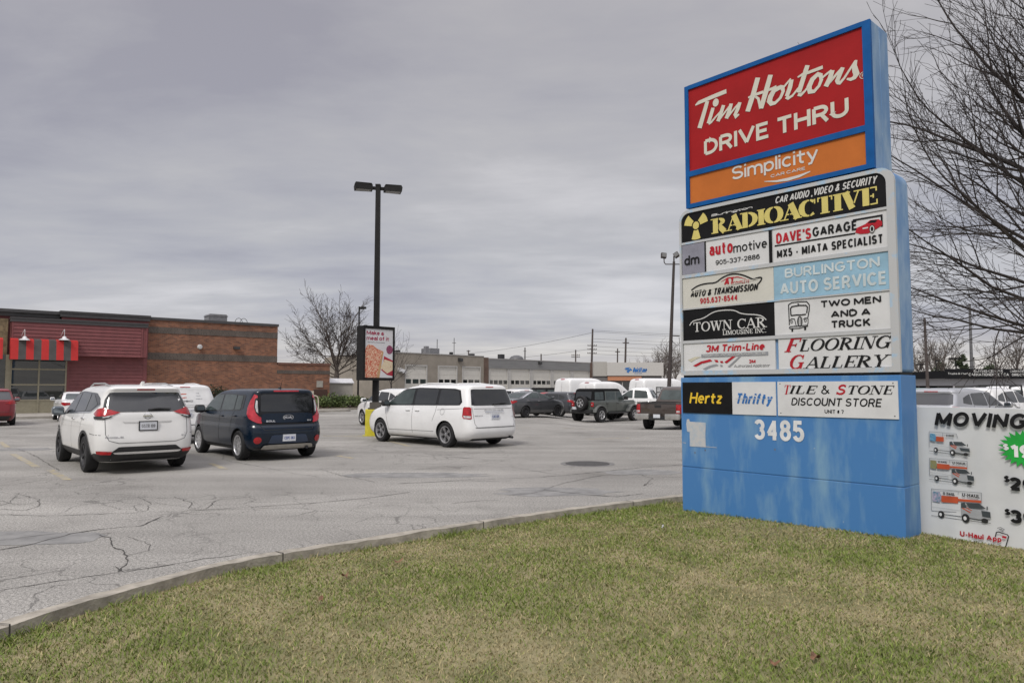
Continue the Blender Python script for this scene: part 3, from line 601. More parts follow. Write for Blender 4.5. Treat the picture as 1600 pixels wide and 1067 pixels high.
mb = MB(); mb.box(-2.655, 0, 0, .42, -0.1, .612); mb.box(-2.653, -.002, .003, .418, .612, .622, 1); mb.box(-2.655, 0, 0, .42, .622, 1.752)
bevel_obj(mb.build('base_block', [BLUE, SEAM], py_, 40), .012)
mb = MB(); mb.box(-2.63, -.02, .03, .39, 1.752, 1.785); mb.build('shadow_gap', SEAM, py_)
def rrect(u0, u1, z0, z1, r, top=True, n=6):
    p = [(u0, z0), (u1, z0)]
    p += [(u1 - r + r * math.cos(R(a)), z1 - r + r * math.sin(R(a))) for a in [90 * i / n for i in range(n + 1)]]
    p += [(u0 + r - r * math.sin(R(a)), z1 - r + r * math.cos(R(a))) for a in [90 * i / n for i in range(n + 1)]]
    return p
mb = MB(); mb.prism(rrect(-2.64, 0, 1.785, 3.925, .15), .035, .40, 'y'); bevel_obj(mb.build('cabinet', BLUESIDE, py_, 40), .03, 3)
# the grey retainer rim and its cross bars
mb = MB()
o_, q_ = rrect(-2.645, .004, 1.782, 3.928, .15, n=6), rrect(-2.615, -.075, 1.835, 3.885, .12, n=6); k = len(o_)
for y0, y1 in ((-.004, .04),):
    vs = [(u, y0, z) for u, z in o_] + [(u, y0, z) for u, z in q_] + [(u, y1, z) for u, z in o_] + [(u, y1, z) for u, z in q_]
    fs = []
    for i in range(k):
        j = (i + 1) % k; fs += [(i, j, k + j, k + i), (i, 2 * k + i, 2 * k + j, j), (k + i, k + j, 3 * k + j, 3 * k + i)]
    mb.add(vs, fs)
rows_px = [(1065, 380.5, 1387, 321), (1065, 429, 1390, 386), (1066, 481, 1393, 453), (1066.5, 530, 1398, 516)]
ZR = []; GAP = (.035, .05, .022, .045)
for a in rows_px:
    z = (F(a[0], a[1])[1] + F(a[2], a[3])[1]) / 2; ZR.append(z)
for z, q in zip(ZR, GAP): mb.box(-2.614, -.076, .0, .03, z - q + .003, z - .003)
mb.build('retainer_frame', GREYTRIM, py_)
# upper lightbox
TU0, TU1, TZ0, TZ1 = -2.523, -.18, 3.945, 5.565
mb = MB(); mb.box(TU0, TU1, .03, .235, TZ0, TZ1); mb.box(TU0, TU1, .243, .47, TZ0, TZ1); mb.box(TU0 + .01, TU1 - .01, .2351, .2429, TZ0 + .01, TZ1 - .01)
bevel_obj(mb.build('lightbox', BLUESIDE, py_, 40), .01)
mb = MB(); zA = F(1076, 272.5)[1]; fw = .052
zmid = (F(1076, 273)[1] + F(1360, 199)[1]) / 2
for b in ((TU0 - .002, TU0 + fw, TZ0, TZ1), (TU1 - fw - .03, TU1 + .002, TZ0, TZ1), (TU0 + fw, TU1 - fw - .03, TZ1 - fw, TZ1 + .002), (TU0 + fw, TU1 - fw - .03, TZ0 - .002, TZ0 + fw), (TU0 + fw, TU1 - fw - .03, zmid - .035, zmid + .035)):
    mb.box(b[0], b[1], -.012, .03, b[2], b[3])
mb.build('lightbox_frame', BLUE2, py_)
def panel(name, u0, u1, z0, z1, mat, y=.012, th=.03):
    m_ = MB(); m_.box(u0, u1, y, y + th, z0, z1); return m_.build(name, mat, py_)
def pbox(p, q): return F(*p), F(*q)
def W_(mb, s, ll, ur, off, bold=0.0, shear=0.0, mi=0, xh=False, space=1.0, ff=None):
    (u0, z0), (u1, z1) = (ff or F)(*ll), (ff or F)(*ur); write(mb, s, u0, z0, u1, z1, off, bold, shear, space, mi, xh)
red = panel('name_panel', TU0 + fw, TU1 - fw - .03, zmid + .035, TZ1 - fw, SRED, .008, .02)
org = panel('name_panel', TU0 + fw, TU1 - fw - .03, TZ0 + fw, zmid - .035, SORANGE, .008, .02)
T1 = lambda *p: [F(1080 + x / 11.43, 130 + y / 11.43) for x, y in p]
T2 = lambda *p: [F(1210 + x / 10.667, 85 + y / 10.667) for x, y in p]
mb = MB(); pen = Pen(mb, -.004)
k1, k2 = .0092 / 11.43, .0080 / 10.667   # metres per zoomed pixel across a stroke
for pts, w in [(((70, 398), (130, 350), (380, 245), (625, 145)), [20, 58, 66, 68]), (((285, 325), (245, 470), (145, 805)), [70, 74, 84]), (((388, 442), (345, 590), (303, 722)), [62, 66, 66]), (((310, 735), (355, 700), (430, 610), (520, 510), (570, 410)), [30, 34, 30, 28, 30]),
               (((575, 395), (535, 520), (475, 685)), [62, 66, 66]), (((485, 680), (540, 600), (640, 470), (705, 380)), [30, 32, 30, 28]), (((712, 368), (680, 490), (625, 635)), [62, 66, 66]), (((635, 635), (700, 545), (790, 430), (860, 350)), [30, 32, 30, 28]), (((868, 345), (830, 460), (785, 560), (800, 600), (855, 560)), [60, 66, 60, 50, 22]),
               (((1188, -95), (1110, 190), (1005, 510)), [80, 84, 80]), (((1416, -145), (1340, 130), (1245, 455)), [76, 84, 74]), (((1015, 262), (1120, 215), (1285, 160)), [24, 44, 44]), (((1120, 220), (1195, 280), (1240, 455)), [26, 40, 50]), (((1330, 140), (1450, 98), (1520, 60)), [40, 42, 40])]:
    pen.ribbon(T1(*pts), [q * k1 for q in w])
e = T1((435, 350))[0]; pen.disc(e, .043, .052)
pen.ribbon(T1((1590, 75), (1480, 130), (1415, 240), (1395, 320), (1430, 370), (1500, 355), (1590, 265), (1640, 150), (1630, 80)), [q * k1 for q in (62, 74, 84, 80, 62, 46, 44, 50, 60)], True)
for pts, w in [(((110, 600), (190, 505), (270, 405)), [30, 34, 24]), (((285, 425), (255, 560), (205, 700)), [66, 76, 70]), (((190, 715), (230, 735), (300, 690), (400, 560)), [50, 46, 36, 28]), (((550, 185), (490, 370), (405, 640)), [74, 78, 76]), (((390, 670), (440, 680), (510, 610), (570, 530)), [50, 46, 34, 28]), (((385, 385), (460, 340), (540, 315), (805, 215)), [24, 40, 46, 52]),
               (((790, 400), (870, 330), (950, 265)), [30, 34, 28]), (((965, 268), (925, 400), (855, 540)), [70, 76, 76]), (((870, 530), (960, 420), (1050, 310), (1115, 235)), [34, 40, 36, 30]), (((1138, 220), (1090, 330), (1045, 440), (1060, 485)), [62, 68, 66, 50]), (((1050, 475), (1090, 480), (1160, 400), (1270, 230), (1350, 110)), [50, 44, 36, 34, 36]), (((1362, 98), (1330, 190), (1345, 270), (1365, 330), (1330, 390), (1270, 420), (1205, 412)), [34, 70, 86, 84, 62, 46, 26])]:
    pen.ribbon(T2(*pts), [q * k2 for q in w])
pen.ribbon(T2((720, 335), (630, 420), (575, 540), (590, 625), (660, 620), (740, 530), (780, 430), (770, 350)), [q * k2 for q in (62, 76, 80, 66, 50, 46, 54, 60)], True)
e = T2((1477, 350))[0]; pen.ring(e, .035, .035, .007); write(mb, 'R', e[0] - .014, e[1] - .016, e[0] + .016, e[1] + .018, -.0045, .02)
W_(mb, 'DRIVE THRU', (1100, 243.5), (1325.4, 151.7), -.004, .022)
mb.build('lettering', INKIV, red)
mb = MB(); (lambda a, b, c_: write(mb, 'Simplicity', a[0], a[1], b[0], c_[1], -.004, .004))(F(1143.2, 282), F(1277.7, 237), F(1150, 259.5)); W_(mb, 'CAR CARE', (1203.9, 278), (1257.9, 260.5), -.004, .015, space=1.3)
pen = Pen(mb, -.0035); S1 = lambda *p: [F(1060 + x / 4.447, 60 + y / 4.447) for x, y in p]
pen.ribbon(S1((595, 995), (680, 993), (760, 980), (840, 957), (915, 925)), [.006, .022, .036, .03, .012])
mb.build('lettering', INKW, org)
# tenant panels
ul, um, ur_ = -2.61, F(1207, 400)[0], -.08
b0 = panel('tenant_panel', 0, 0, 0, 0, SBLACK); bpy.data.objects.remove(b0)
mb = MB(); mb.prism(rrect(-2.613, -.077, ZR[0], 3.883, .115), .012, .04, 'y'); rad = mb.build('tenant_panel', SBLACK, py_)
Z8 = lambda *p: [F(1060 + x / 8.889, 265 + y / 8.889) for x, y in p]
mb = MB(); pen = Pen(mb, -.008); c = Z8((238, 775))[0]; pen.disc(c, .047, .05)
for a in (30, 150, 270):
    pen.poly([(c[0] + .063 * math.cos(R(a + s)), c[1] + .066 * math.sin(R(a + s))) for s in (-30, -10, 10, 30)] + [(c[0] + .178 * math.cos(R(a + s)), c[1] + .185 * math.sin(R(a + s))) for s in (22, 11, 0, -11, -22)])
(u0, z0), (u1, z1) = F(1112.3, 365.7), F(1371, 290.5)
roman(mb, 'RADIOACTIVE', u0, z0, u1, z1, -.0075, .33, .07, serif=.22); mb.build('lettering', INKY, rad)
mb = MB(); Wt = [ROM[ch][0] for ch in 'RADIOACTIVE']; kx = (u1 - u0) / sum(Wt); x = 0; pen = Pen(mb, -.0045)
for ch, w_ in zip('RADIOACTIVE', Wt):     # the stencil's bridges
    h = z1 - z0
    for (a, b) in {'R': [((.40, -.02), (.40, 1.02))], 'A': [((.36, -.02), (.36, .46)), ((.2, .2), (.56, .2))], 'D': [((.37, -.02), (.37, 1.02))], 'O': [((.46, -.04), (.46, 1.04))], 'C': [((.5, -.04), (.5, 1.04))], 'T': [((.2, .9), (.2, 1.05)), ((.58, .9), (.58, 1.05))], 'V': [((.5, .3), (.6, .1))], 'E': [((.37, -.02), (.37, 1.02))], 'I': []}[ch]:
        f = lambda p: (u0 + (x + p[0]) * kx, z0 + p[1] * h); pen.ribbon([f(a), f(b)], .010)
    x += w_
mb.build('stencil_bridge', SBLACK, rad)
mb = MB(); W_(mb, 'CAR AUDIO ,VIDEO & SECURITY', (1210.2, 318.5), (1369.5, 274.2), -.008, .01, .25); W_(mb, 'Burlington', (1110.6, 338.7), (1175.3, 321.8), -.008, .035, .35); mb.build('lettering', INKW, rad)
rowz = [(ZR[0] - GAP[0], ZR[1]), (ZR[1] - GAP[1], ZR[2]), (ZR[2] - GAP[2], ZR[3]), (ZR[3] - GAP[3], 1.837)]
pA = panel('tenant_panel', ul, um, rowz[0][1], rowz[0][0], WHITEP); pB = panel('tenant_panel', um + .003, ur_, rowz[0][1], rowz[0][0], WHITEP)
pC = panel('tenant_panel', ul, um, rowz[1][1], rowz[1][0], CREAM); pD = panel('tenant_panel', um + .003, ur_, rowz[1][1], rowz[1][0], PALEB)
pE = panel('tenant_panel', ul, um, rowz[2][1], rowz[2][0], SBLACK); pF = panel('tenant_panel', um + .003, ur_, rowz[2][1], rowz[2][0], WHITEP)
pG = panel('tenant_panel', ul, um + .0, rowz[3][1], rowz[3][0], WHITEP); pH = panel('tenant_panel', um + .04, ur_, rowz[3][1], rowz[3][0], WHITEP)
OFF = -.008
def ink(parent, mat, fn):
    m_ = MB(); fn(m_, Pen(m_, OFF)); m_.split(mat, parent, 'emblem')
u_dm = F(1100.5, 400)[0]
mb = MB(); mb.box(ul + .002, u_dm, .006, .012, rowz[0][1] + .002, rowz[0][0] - .002); mb.build('backing_plate', GREYP, pA)
mb = MB(); mb.box(u_dm, u_dm + .018, .004, .0119, rowz[0][1] + .002, rowz[0][0] - .002); mb.box(um - .045, um - .006, .004, .0119, rowz[0][1] + .002, rowz[0][0] - .002); mb.build('divider', SBLACK, pA)
def f_(m, pen): W_(m, 'dm', (1069.3, 415.2), (1092.6, 396.8), .001, .01); W_(m, 'motive', (1145.2, 395), (1197.8, 372), OFF); W_(m, '905-337-2886', (1117.5, 414.3), (1186.6, 396.6), OFF, .006)
ink(pA, INKK, f_)
ink(pA, INKR, lambda m, pen: W_(m, 'auto', (1108, 400.2), (1144.3, 374.5), OFF, .014))
Z3 = lambda *p: [F(1200 + x / 6.668, 260 + y / 6.668) for x, y in p]
def f_(m, pen):
    W_(m, 'GARAGE', (1269, 370.4), (1339, 343.5), OFF, .022); W_(m, 'MX5 - MIATA SPECIALIST', (1213.5, 403.2), (1379.2, 365.2), OFF, .02)
    a, b = Z3((65, 835))[0], Z3((905, 692))[0]; z = (a[1] + b[1]) / 2; pen.ribbon([(a[0], z), (b[0], z)], .017)
    a, b = Z3((880, 560))[0], Z3((1180, 512))[0]; z = (a[1] + b[1]) / 2; pen.ribbon([(a[0], z), (b[0], z), (b[0], z - .12)], .02)
    pen.off += .003; pen.poly(Z3((1035, 592), (1068, 562), (1140, 556), (1115, 585))); pen.disc(Z3((1082, 652))[0], .028, .045)
    pen.k = 3
    W_(m, "DAVE'S", (1, 1), (2, 0), 0) if 0 else None
ink(pB, INKK, f_)
def f_(m, pen): W_(m, "DAVE'S", (1212.3, 381.5), (1266.7, 355.5), OFF, .026); pen.off = -.0065; pen.ribbon; pen.poly(Z3((905, 690), (925, 640), (1010, 602), (1060, 560), (1150, 550), (1185, 572), (1188, 612), (1115, 658), (1040, 698), (960, 705)))
ink(pB, INKR, f_)
def f_(m, pen): pen.off = -.004; pen.ring(Z3((1082, 652))[0], .018, .032, .009); pen.poly(Z3((982, 642), (1040, 630), (1040, 645), (985, 655)))
ink(pB, INKW, f_)
Z4 = lambda *p: [F(1060 + x / 5.6176, 400 + y / 5.6176) for x, y in p]
def f_(m, pen):
    W_(m, 'AUTO & TRANSMISSION', (1077.8, 465), (1183.7, 442.2), OFF, .03, .25)
    pen.ribbon(Z4(*chaikin([(110, 300), (160, 262), (240, 240), (325, 237), (375, 192), (440, 162), (500, 155), (560, 165), (620, 190), (655, 207), (690, 190), (728, 186), (725, 210), (700, 242)], 2)), [.004, .01] + [.022] * 52 + [.012, .004] if False else .018)
ink(pC, INKK, f_)
def f_(m, pen):
    W_(m, '905.637-8544', (1093.3, 474.8), (1151.7, 459.8), OFF, .02); W_(m, 'A1', (1130.3, 446.3), (1144.6, 432.5), OFF, .03, .2); W_(m, 'COMPLETE', (1144.5, 444.3), (1170.4, 436.8), OFF, .02, .2)
    pen.ribbon(Z4((370, 226), (430, 192), (520, 184), (590, 202)), [.004, .014, .012, .004])
ink(pC, INKR, f_)
def f_(m, pen): pen.off = -.002; [pen.ribbon([F(1078 + 3, q), F(1184, q - 22.7)], .006) for q in (458.0,)]
ink(pC, CREAM, f_)
def f_(m, pen): W_(m, 'BURLINGTON', (1225.8, 434.7), (1374, 400.4), OFF, .02); W_(m, 'AUTO SERVICE', (1218.5, 461), (1385.2, 422.6), OFF, .02)
ink(pD, INKPB, f_)
def f_(m, pen):
    (a, b), (c, d) = F(1082.5, 518.7), F(1196, 495); roman(m, 'TOWN CAR', a, b, c, d, OFF, .16, .07)
    (a, b), (c, d) = F(1128.5, 523.6), F(1197, 512.3); roman(m, 'LIMOUSINE INC.', a, b, c, d, OFF, .18, .09)
    pen.ribbon(Z4(*chaikin([(95, 610), (120, 568), (215, 550), (300, 490), (390, 474), (490, 474), (550, 510), (720, 515), (768, 560)], 2)), .012)
ink(pE, INKW, f_)
Z2 = lambda *p: [F(1225 + x / 17.78, 465 + y / 17.78) for x, y in p]
def f_(m, pen):
    W_(m, 'TWO MEN', (1281.7, 480.8), (1376.2, 461.3), OFF, .035); W_(m, 'AND A', (1297.5, 496.7), (1359.7, 480.4), OFF, .035); W_(m, 'TRUCK', (1298.2, 512.7), (1359.7, 496.9), OFF, .035)
    w = .011
    pen.ribbon(Z2((140, 760), (130, 560), (115, 200), (200, 140), (400, 115), (620, 110), (695, 200), (690, 350), (650, 560)), w)
    pen.ribbon(Z2((185, 500), (170, 300), (210, 250), (420, 215), (600, 215), (640, 260), (620, 430)), .014); pen.ribbon(Z2((185, 500), (330, 480), (470, 478), (600, 460)), .014)
    pen.ring(Z2((430, 660))[0], .026, .055, .010); pen.ribbon(Z2((400, 570), (395, 740)), .006); pen.ribbon(Z2((440, 560), (440, 750)), .006); pen.ribbon(Z2((475, 570), (475, 740)), .006)
    pen.ring(Z2((205, 670))[0], .012, .015, .006); pen.ring(Z2((585, 635))[0], .012, .015, .006)
    pen.ribbon(Z2((140, 640), (200, 585), (280, 590), (310, 690), (330, 790)), .008); pen.ribbon(Z2((530, 600), (590, 558), (660, 580), (660, 700), (640, 760)), .008)
    pen.ribbon(Z2((140, 835), (160, 805), (640, 765), (650, 790), (400, 850), (160, 860)), .009, True)
    pen.poly(Z2((195, 870), (245, 868), (245, 945), (195, 945))); pen.poly(Z2((550, 820), (605, 815), (605, 900), (550, 900))); pen.disc(Z2((385, 178))[0], .012, .006)
ink(pF, INKK, f_)
def f_(m, pen):
    W_(m, '3M Trim-Line', (1101.8, 550.4), (1194.4, 534.6), OFF, .03, .2); W_(m, '3M', (1169.5, 567.4), (1180, 561.4), OFF, .05)
    pen.poly(Z4((125, 962), (200, 922), (215, 938), (150, 972))); pen.poly(Z4((195, 925), (275, 905), (295, 922), (215, 942))); pen.poly(Z4((310, 910), (340, 912), (350, 932), (325, 932))); pen.poly(Z4((360, 922), (385, 920), (392, 938), (370, 938))); pen.poly(Z4((400, 930), (470, 880), (500, 880), (420, 942)))
ink(pG, INKR, f_)
def f_(m, pen):
    a, b = Z4((198, 892))[0], Z4((785, 838))[0]; pen.poly([(a[0], a[1]), (b[0], a[1]), (b[0], b[1]), (a[0], b[1])])
    pen.poly(Z4((210, 990), (270, 960), (290, 972), (235, 1000))); pen.poly(Z4((275, 960), (330, 946), (350, 960), (290, 975))); pen.poly(Z4((360, 955), (380, 955), (388, 970), (368, 970))); pen.poly(Z4((430, 970), (530, 880), (548, 880), (450, 975)))
ink(pG, INKG, f_)
ink(pG, TANI, lambda m, pen: pen.poly(Z4((80, 912), (140, 885), (200, 885), (150, 905), (110, 930))))
ink(pG, INKW, lambda m, pen: W_(m, 'SIGNS AND GRAPHICS', (1098.3, 557.0), (1196, 550.0), -.0035, .006))
def f_(m, pen):
    (a, b), (c, d) = F(1146.3, 574), F(1202.4, 568.3); write(m, 'Authorized Applicator', a, b, c, d, OFF, -.02)
ink(pG, INKK, f_)
def f_(m, pen):
    (a, b), (c, d) = F(1246.5, 549.0), F(1389, 523.6); roman(m, 'LOORING', a, b, c, d, OFF, .19, .06, .28)
    (a, b), (c, d) = F(1256, 576), F(1383, 553.8); roman(m, 'ALLERY', a, b, c, d, OFF, .19, .06, .28)
ink(pH, INKK, f_)
def f_(m, pen):
    (a, b), (c, d) = F(1224, 550.2), F(1244, 528.5); roman(m, 'F', a, b, c, d, OFF, .2, .07, .28)
    (a, b), (c, d) = F(1230.7, 576.7), F(1253, 554); roman(m, 'G', a, b, c, d, OFF, .2, .07, .28)
ink(pH, INKR, f_)
# panels screwed to the base
def bp(px0, px1, mat):
    z1 = F(1067, 597.4)[1]; z0 = F(1067.3, 644.6)[1]
    m_ = MB(); m_.box(F(px0, 620)[0], F(px1, 620)[0], -.012, .002, z0, z1); return m_.build('tenant_panel', mat, py_)
hz, tf, ts = bp(1067.4, 1144.8, SBLACK), bp(1145, 1213, WHITEP), bp(1215.8, 1404, WHITEP)
OFF = .0135
def ink2(p, mat, fn): m_ = MB(); fn(m_, Pen(m_, OFF)); m_.split(mat, p, 'screw_head')
ink2(hz, INKY2, lambda m, pen: W_(m, 'Hertz', (1078, 629.8), (1129.6, 613.4), OFF, .012, .18))
ink2(tf, INKB, lambda m, pen: W_(m, 'Thrifty', (1149.3, 630.6), (1207.5, 614.4), OFF, .02, .3))
def f_(m, pen):
    pen.off = .0155; a, b = F(1149, 622.8), F(1207, 622.8); pen.ribbon([(a[0], (a[1] + b[1]) / 2), (b[0], (a[1] + b[1]) / 2)], .0045)
ink2(tf, WHITEP, f_)
def f_(m, pen):
    (a, b), (c, d) = F(1232, 615), F(1274, 602.5); roman(m, 'ILE', a, b, c, d, OFF, .2, .06, .25)
    (a, b), (c, d) = F(1283, 615.4), F(1297.5, 602); roman(m, '&', a, b, c, d, OFF, .16, .07)
    (a, b), (c, d) = F(1322, 615.8), F(1394, 602.2); roman(m, 'TONE', a, b, c, d, OFF, .2, .06, .25)
    W_(m, 'DISCOUNT STORE', (1236.9, 633.2), (1378.9, 622.6), OFF, .008, .18); W_(m, 'UNIT # 7', (1289.4, 645.6), (1319.3, 640.3), OFF, .015)
    for q in ((1219.5, 599.5), (1396, 598.6), (1221, 645), (1399, 650)): pen.disc(F(*q), .006)
ink2(ts, INKK, f_)
def f_(m, pen):
    (a, b), (c, d) = F(1224, 616), F(1232, 601.6); roman(m, 'T', a, b, c + .015, d, OFF, .18, .06, .25)
    (a, b), (c, d) = F(1306, 616), F(1320, 601.4); roman(m, 'S', a, b, c, d, OFF, .2, .08, .25)
ink2(ts, INKR, f_)
m_ = MB(); W_(m_, '3485', (1179.2, 686.2), (1256.5, 657.3), .004, .016); m_.build('street_number', pbr('number white', (.68, .69, .70), .5), py_)
m_ = MB(); Q = [(1073.5, 655), (1077, 654.5), (1078, 658.5), (1103, 660), (1102.5, 680), (1103, 698.5), (1078, 697), (1078, 675), (1074, 674), (1072.5, 662)]; Pen(m_, .004).poly([F(*q) for q in Q]); Pen(m_, .0045).ribbon([F(1103, 697.5), F(1120, 699)], .006); Pen(m_, .0045).ribbon([F(1067, 691), F(1072, 692)], .006)
m_.build('torn_paper', pbr('torn paper', (.50, .50, .50), .9, scale=14, col2=(.36, .44, .52), lo=.45, hi=.7, detail=8), py_)
m_ = MB()
for q in ((1211, 702), (1102, 703), (1086, 707)): Pen(m_, .003).disc(F(*q), .012, .012, 10)
m_.build('rusty_bolt', pbr('old bolt', (.12, .16, .22), .7), py_)

# ------------------------------------------------------------------ white vinyl banner behind the pylon
BP = at(1434, 700, 7.62); BRZ = math.atan2(-.80, .60)
def B(px, py): return on_plane((BP.x, BP.y), BRZ, px, py)
bn = thing('vinyl_banner', 'white vinyl moving truck banner with green starburst price beside the blue sign', 'banner', (BP.x, BP.y, 0), BRZ)
mb = MB(); LB = 1.75; nx_, nz_ = 44, 26; zt = (B(1434, 632)[1] + B(1590, 642.5)[1]) / 2
def bz0(u): return -.02 + .03 * u
def bulge(u, v): return -.012 * math.sin(u * 7 + v * 2) * (1 - v) ** 2 - .03 * (1 - v) ** 3 * math.sin(u * 3.2) - .004 * math.sin(u * 22)
mb.add([(u, bulge(u, v), bz0(u) + (zt - bz0(u)) * v) for j in range(nz_ + 1) for v in [j / nz_] for i in range(nx_ + 1) for u in [LB * i / nx_]],
       [(j * (nx_ + 1) + i, j * (nx_ + 1) + i + 1, (j + 1) * (nx_ + 1) + i + 1, (j + 1) * (nx_ + 1) + i) for j in range(nz_) for i in range(nx_)])
mb.build('sheet', pbr('banner vinyl', (.62, .63, .635), .45, var=.06, scale=2), bn, 60)
mb = MB()
for u in (-.012, LB + .012): mb.tube([(u, .03, -.3), (u, .03, zt + .02)], .022, 10)
mb.tube([(-.012, .03, zt - .01), (LB + .012, .03, zt - .01)], .015, 8); mb.build('frame', pbr('banner frame', (.55, .56, .57), .4, .2), bn, 40)
BO = .03
def binks(name, mat, fn, d=0.0):
    m_ = MB(); fn(m_, Pen(m_, BO + d)); return m_.split(mat, bn, name)
def f_(m, pen):
    (a, b), (c, d) = B(1461.6, 664.9), B(1606, 648.5); z1 = B(1468, 642.5)[1]; write(m, 'MOVING', a, b, c, z1, BO, .032, .22)
    for px, pa, pb, s in ((1579, 765, 744.3, '29'), (1580, 815.5, 794.8, '39')):
        (a, b), (_, z1) = B(px, pa), B(px, pb); write(m, s, a, b, a + .21, z1, BO, .045)
    for px, pa, pb in ((1570.5, 752.5, 742), (1571.6, 803.4, 793.4)):
        (a, b), (_, z1) = B(px, pa), B(px, pb); write(m, '$', a, b, a + .05, z1, BO, .04)
binks('lettering', INKK, f_)
sc_ = B(1601, 701)
binks('starburst', pbr('green star', (.012, .36, .045), .4), lambda m, pen: pen.poly([(sc_[0] + (.215 if i % 2 else .155) * 1.0 * math.cos(2 * math.pi * i / 44), sc_[1] + (.19 if i % 2 else .14) * .95 * math.sin(2 * math.pi * i / 44)) for i in range(44)]), -.004)
def f_(m, pen):
    (a, b), (_, z1) = B(1579.8, 714.2), B(1580, 693); write(m, '19', a, b, a + .2, z1, BO, .04); (a, b), (_, z1) = B(1569, 702.5), B(1569, 692.5); write(m, '$', a, b, a + .05, z1, BO, .03)
binks('lettering', pbr('white ink', (.75, .75, .75), .4), f_)
binks('lettering', INKR, lambda m, pen: (lambda a, b: write(m, 'U-Haul App', a[0], a[1], b[0], a[1] + .052, BO, .03))(B(1502, 836.5), B(1567, 848)))
PH = lambda *p: [B(1440 + x / 8.206, 740 + y / 8.206) for x, y in p]
def f_(m, pen):
    pen.ribbon(PH((960, 800), (975, 745), (1000, 738), (1115, 775), (1132, 800), (1075, 985), (1055, 1005), (940, 972), (915, 945)), .009)
    for q in (0, 22, 42): pen.ribbon(PH((985 + q, 690 + q * .8), (1030, 682 + q * .9), (1080 - q * .4, 712 + q * .6)), .005)
binks('phone_outline', INKK, f_)
binks('button', INKR, lambda m, pen: pen.poly(PH((1052, 785), (1105, 798), (1098, 825), (1046, 812))))
binks('lettering', pbr('teal ink', (.25, .42, .46), .5), lambda m, pen: (lambda a, b: write(m, 'uhaul', a[0], a[1], b[0], a[1] + .022, BO, .02))(PH((850, 912))[0], PH((960, 925))[0]))
def mini_truck(x0, y0, sx, sy, box, skew, pic):
    """a printed picture of a moving truck: unit drawing put on the banner"""
    def f(*p): return [B(x0 + x * sx, y0 + (y + skew * x) * sy) for x, y in p]
    layers = []
    grey, white, red, dark, black, tyre = INKG, pbr('print white', (.70, .70, .70), .45), pbr('print orange', (.50, .085, .03), .45), pbr('print dark', (.05, .06, .065), .45), INKK, pbr('print tyre', (.02, .02, .02), .5)
    def lay(name, mat, d, fn): m_ = MB(); fn(m_, Pen(m_, BO - .012 + d)); m_.build(name, mat, bn)
    lay('printed_bonnet', pbr('print light grey', (.36, .37, .38), .45), .0015, lambda m, pen: (pen.poly(f((.60, .56), (.78, .57), (.99, .62), (1.0, .86), (.80, .90), (.50, .84), (.50, .58))), pen.ribbon(f((.0, .60), (.48, .66)), .003)))
    if box:
        lay('printed_outline', grey, .0, lambda m, pen: (pen.ribbon(f((0, .72), (0, .0), (.84, .0), (.84, .32)), .006), pen.ribbon(f((0, .74), (.42, .72)), .006), pen.ribbon(f((.5, .3), (.5, .72)), .005), pen.ribbon(f((.45, .02), (.45, .12)), .004)))
    else:
        lay('printed_outline', grey, .0, lambda m, pen: (pen.ribbon(f((0, .74), (0, .0), (.66, .0), (.7, .2)), .005), pen.ribbon(f((.33, .0), (.33, .2)), .004)))
    xb = .45 if box else .36
    lay('printed_panel', pic, .002, lambda m, pen: pen.poly(f((.02, .08), (.14, .08), (.18, .25), (.14, .44), (.02, .42))))
    lay('printed_stripe', red, .003, lambda m, pen: (pen.poly(f((.17, .20), (xb, .20), (xb, .42), (.17, .42))), pen.poly(f((xb, .26), (.84, .26), (.84, .34), (xb, .34))) if box else None, pen.ribbon(f((.52, .56), (.66, .70)), .010), pen.ribbon(f((.56, .52), (.68, .62)), .008)))
    lay('printed_glass', dark, .004, lambda m, pen: (pen.poly(f((.58, .38), (.80, .36), (.92, .52), (.64, .55))), pen.poly(f((.5, .40), (.56, .37), (.6, .54), (.5, .56)))))
    lay('printed_cab', dark, .0045, lambda m, pen: (pen.poly(f((.74, .64), (.98, .66), (1.0, .80), (.78, .78))) if not box else pen.poly(f((.84, .60), (.99, .62), (1.0, .82), (.86, .80))), pen.ribbon(f((.22, .83), (.52, .86)), .006), pen.ribbon(f((.62, .90), (.86, .93)), .006), pen.ribbon(f((.0, .90), (.5, .96), (1.0, 1.0)), .004), pen.poly(f((.93, .44), (.95, .44), (.95, .56), (.93, .56)))))
    def wh(m, pen):
        for cx, cy, r in ((.17, .84, .011), (.58, .90, .013)): pen.disc(f((cx, cy))[0], r * sx / 34 * 1.0, r * sx / 34 * 1.25)
        pen.disc(f((.9, .93))[0], .013 * sx / 40, .010 * sx / 40)
    lay('printed_tyre', tyre, .006, wh)
    def hb(m, pen):
        for cx, cy, r in ((.16, .84, .0055), (.57, .90, .0065)): pen.disc(f((cx, cy))[0], r * sx / 34 * .85, r * sx / 34 * 1.1)
    lay('printed_hub', white, .008, hb)
    def lt(m, pen):
        a, b = f((.42 if not box else .52, .17), (.62 if not box else .82, .07)); write(m, 'U-HAUL', a[0], a[1], b[0], a[1] + .022 * sx / 60, BO - .007, .03)
        if box: a, b = f((.2, .16), (.4, .1)); write(m, 'U-HAUL', a[0], a[1], b[0], a[1] + .018 * sx / 60, BO - .007, .03)
    lay('lettering', black, .0, lt)
mini_truck(1453, 674, 64, 33, False, .16, pbr('print blue', (.03, .16, .36), .5, scale=60, col2=(.2, .4, .5)))
mini_truck(1453.5, 715.5, 70, 36, True, .16, pbr('print gold', (.30, .22, .07), .5, scale=60, col2=(.2, .26, .16)))
mini_truck(1456.5, 763, 93, 46, True, .17, pbr('print teal', (.06, .22, .30), .5, scale=40, col2=(.5, .4, .5)))
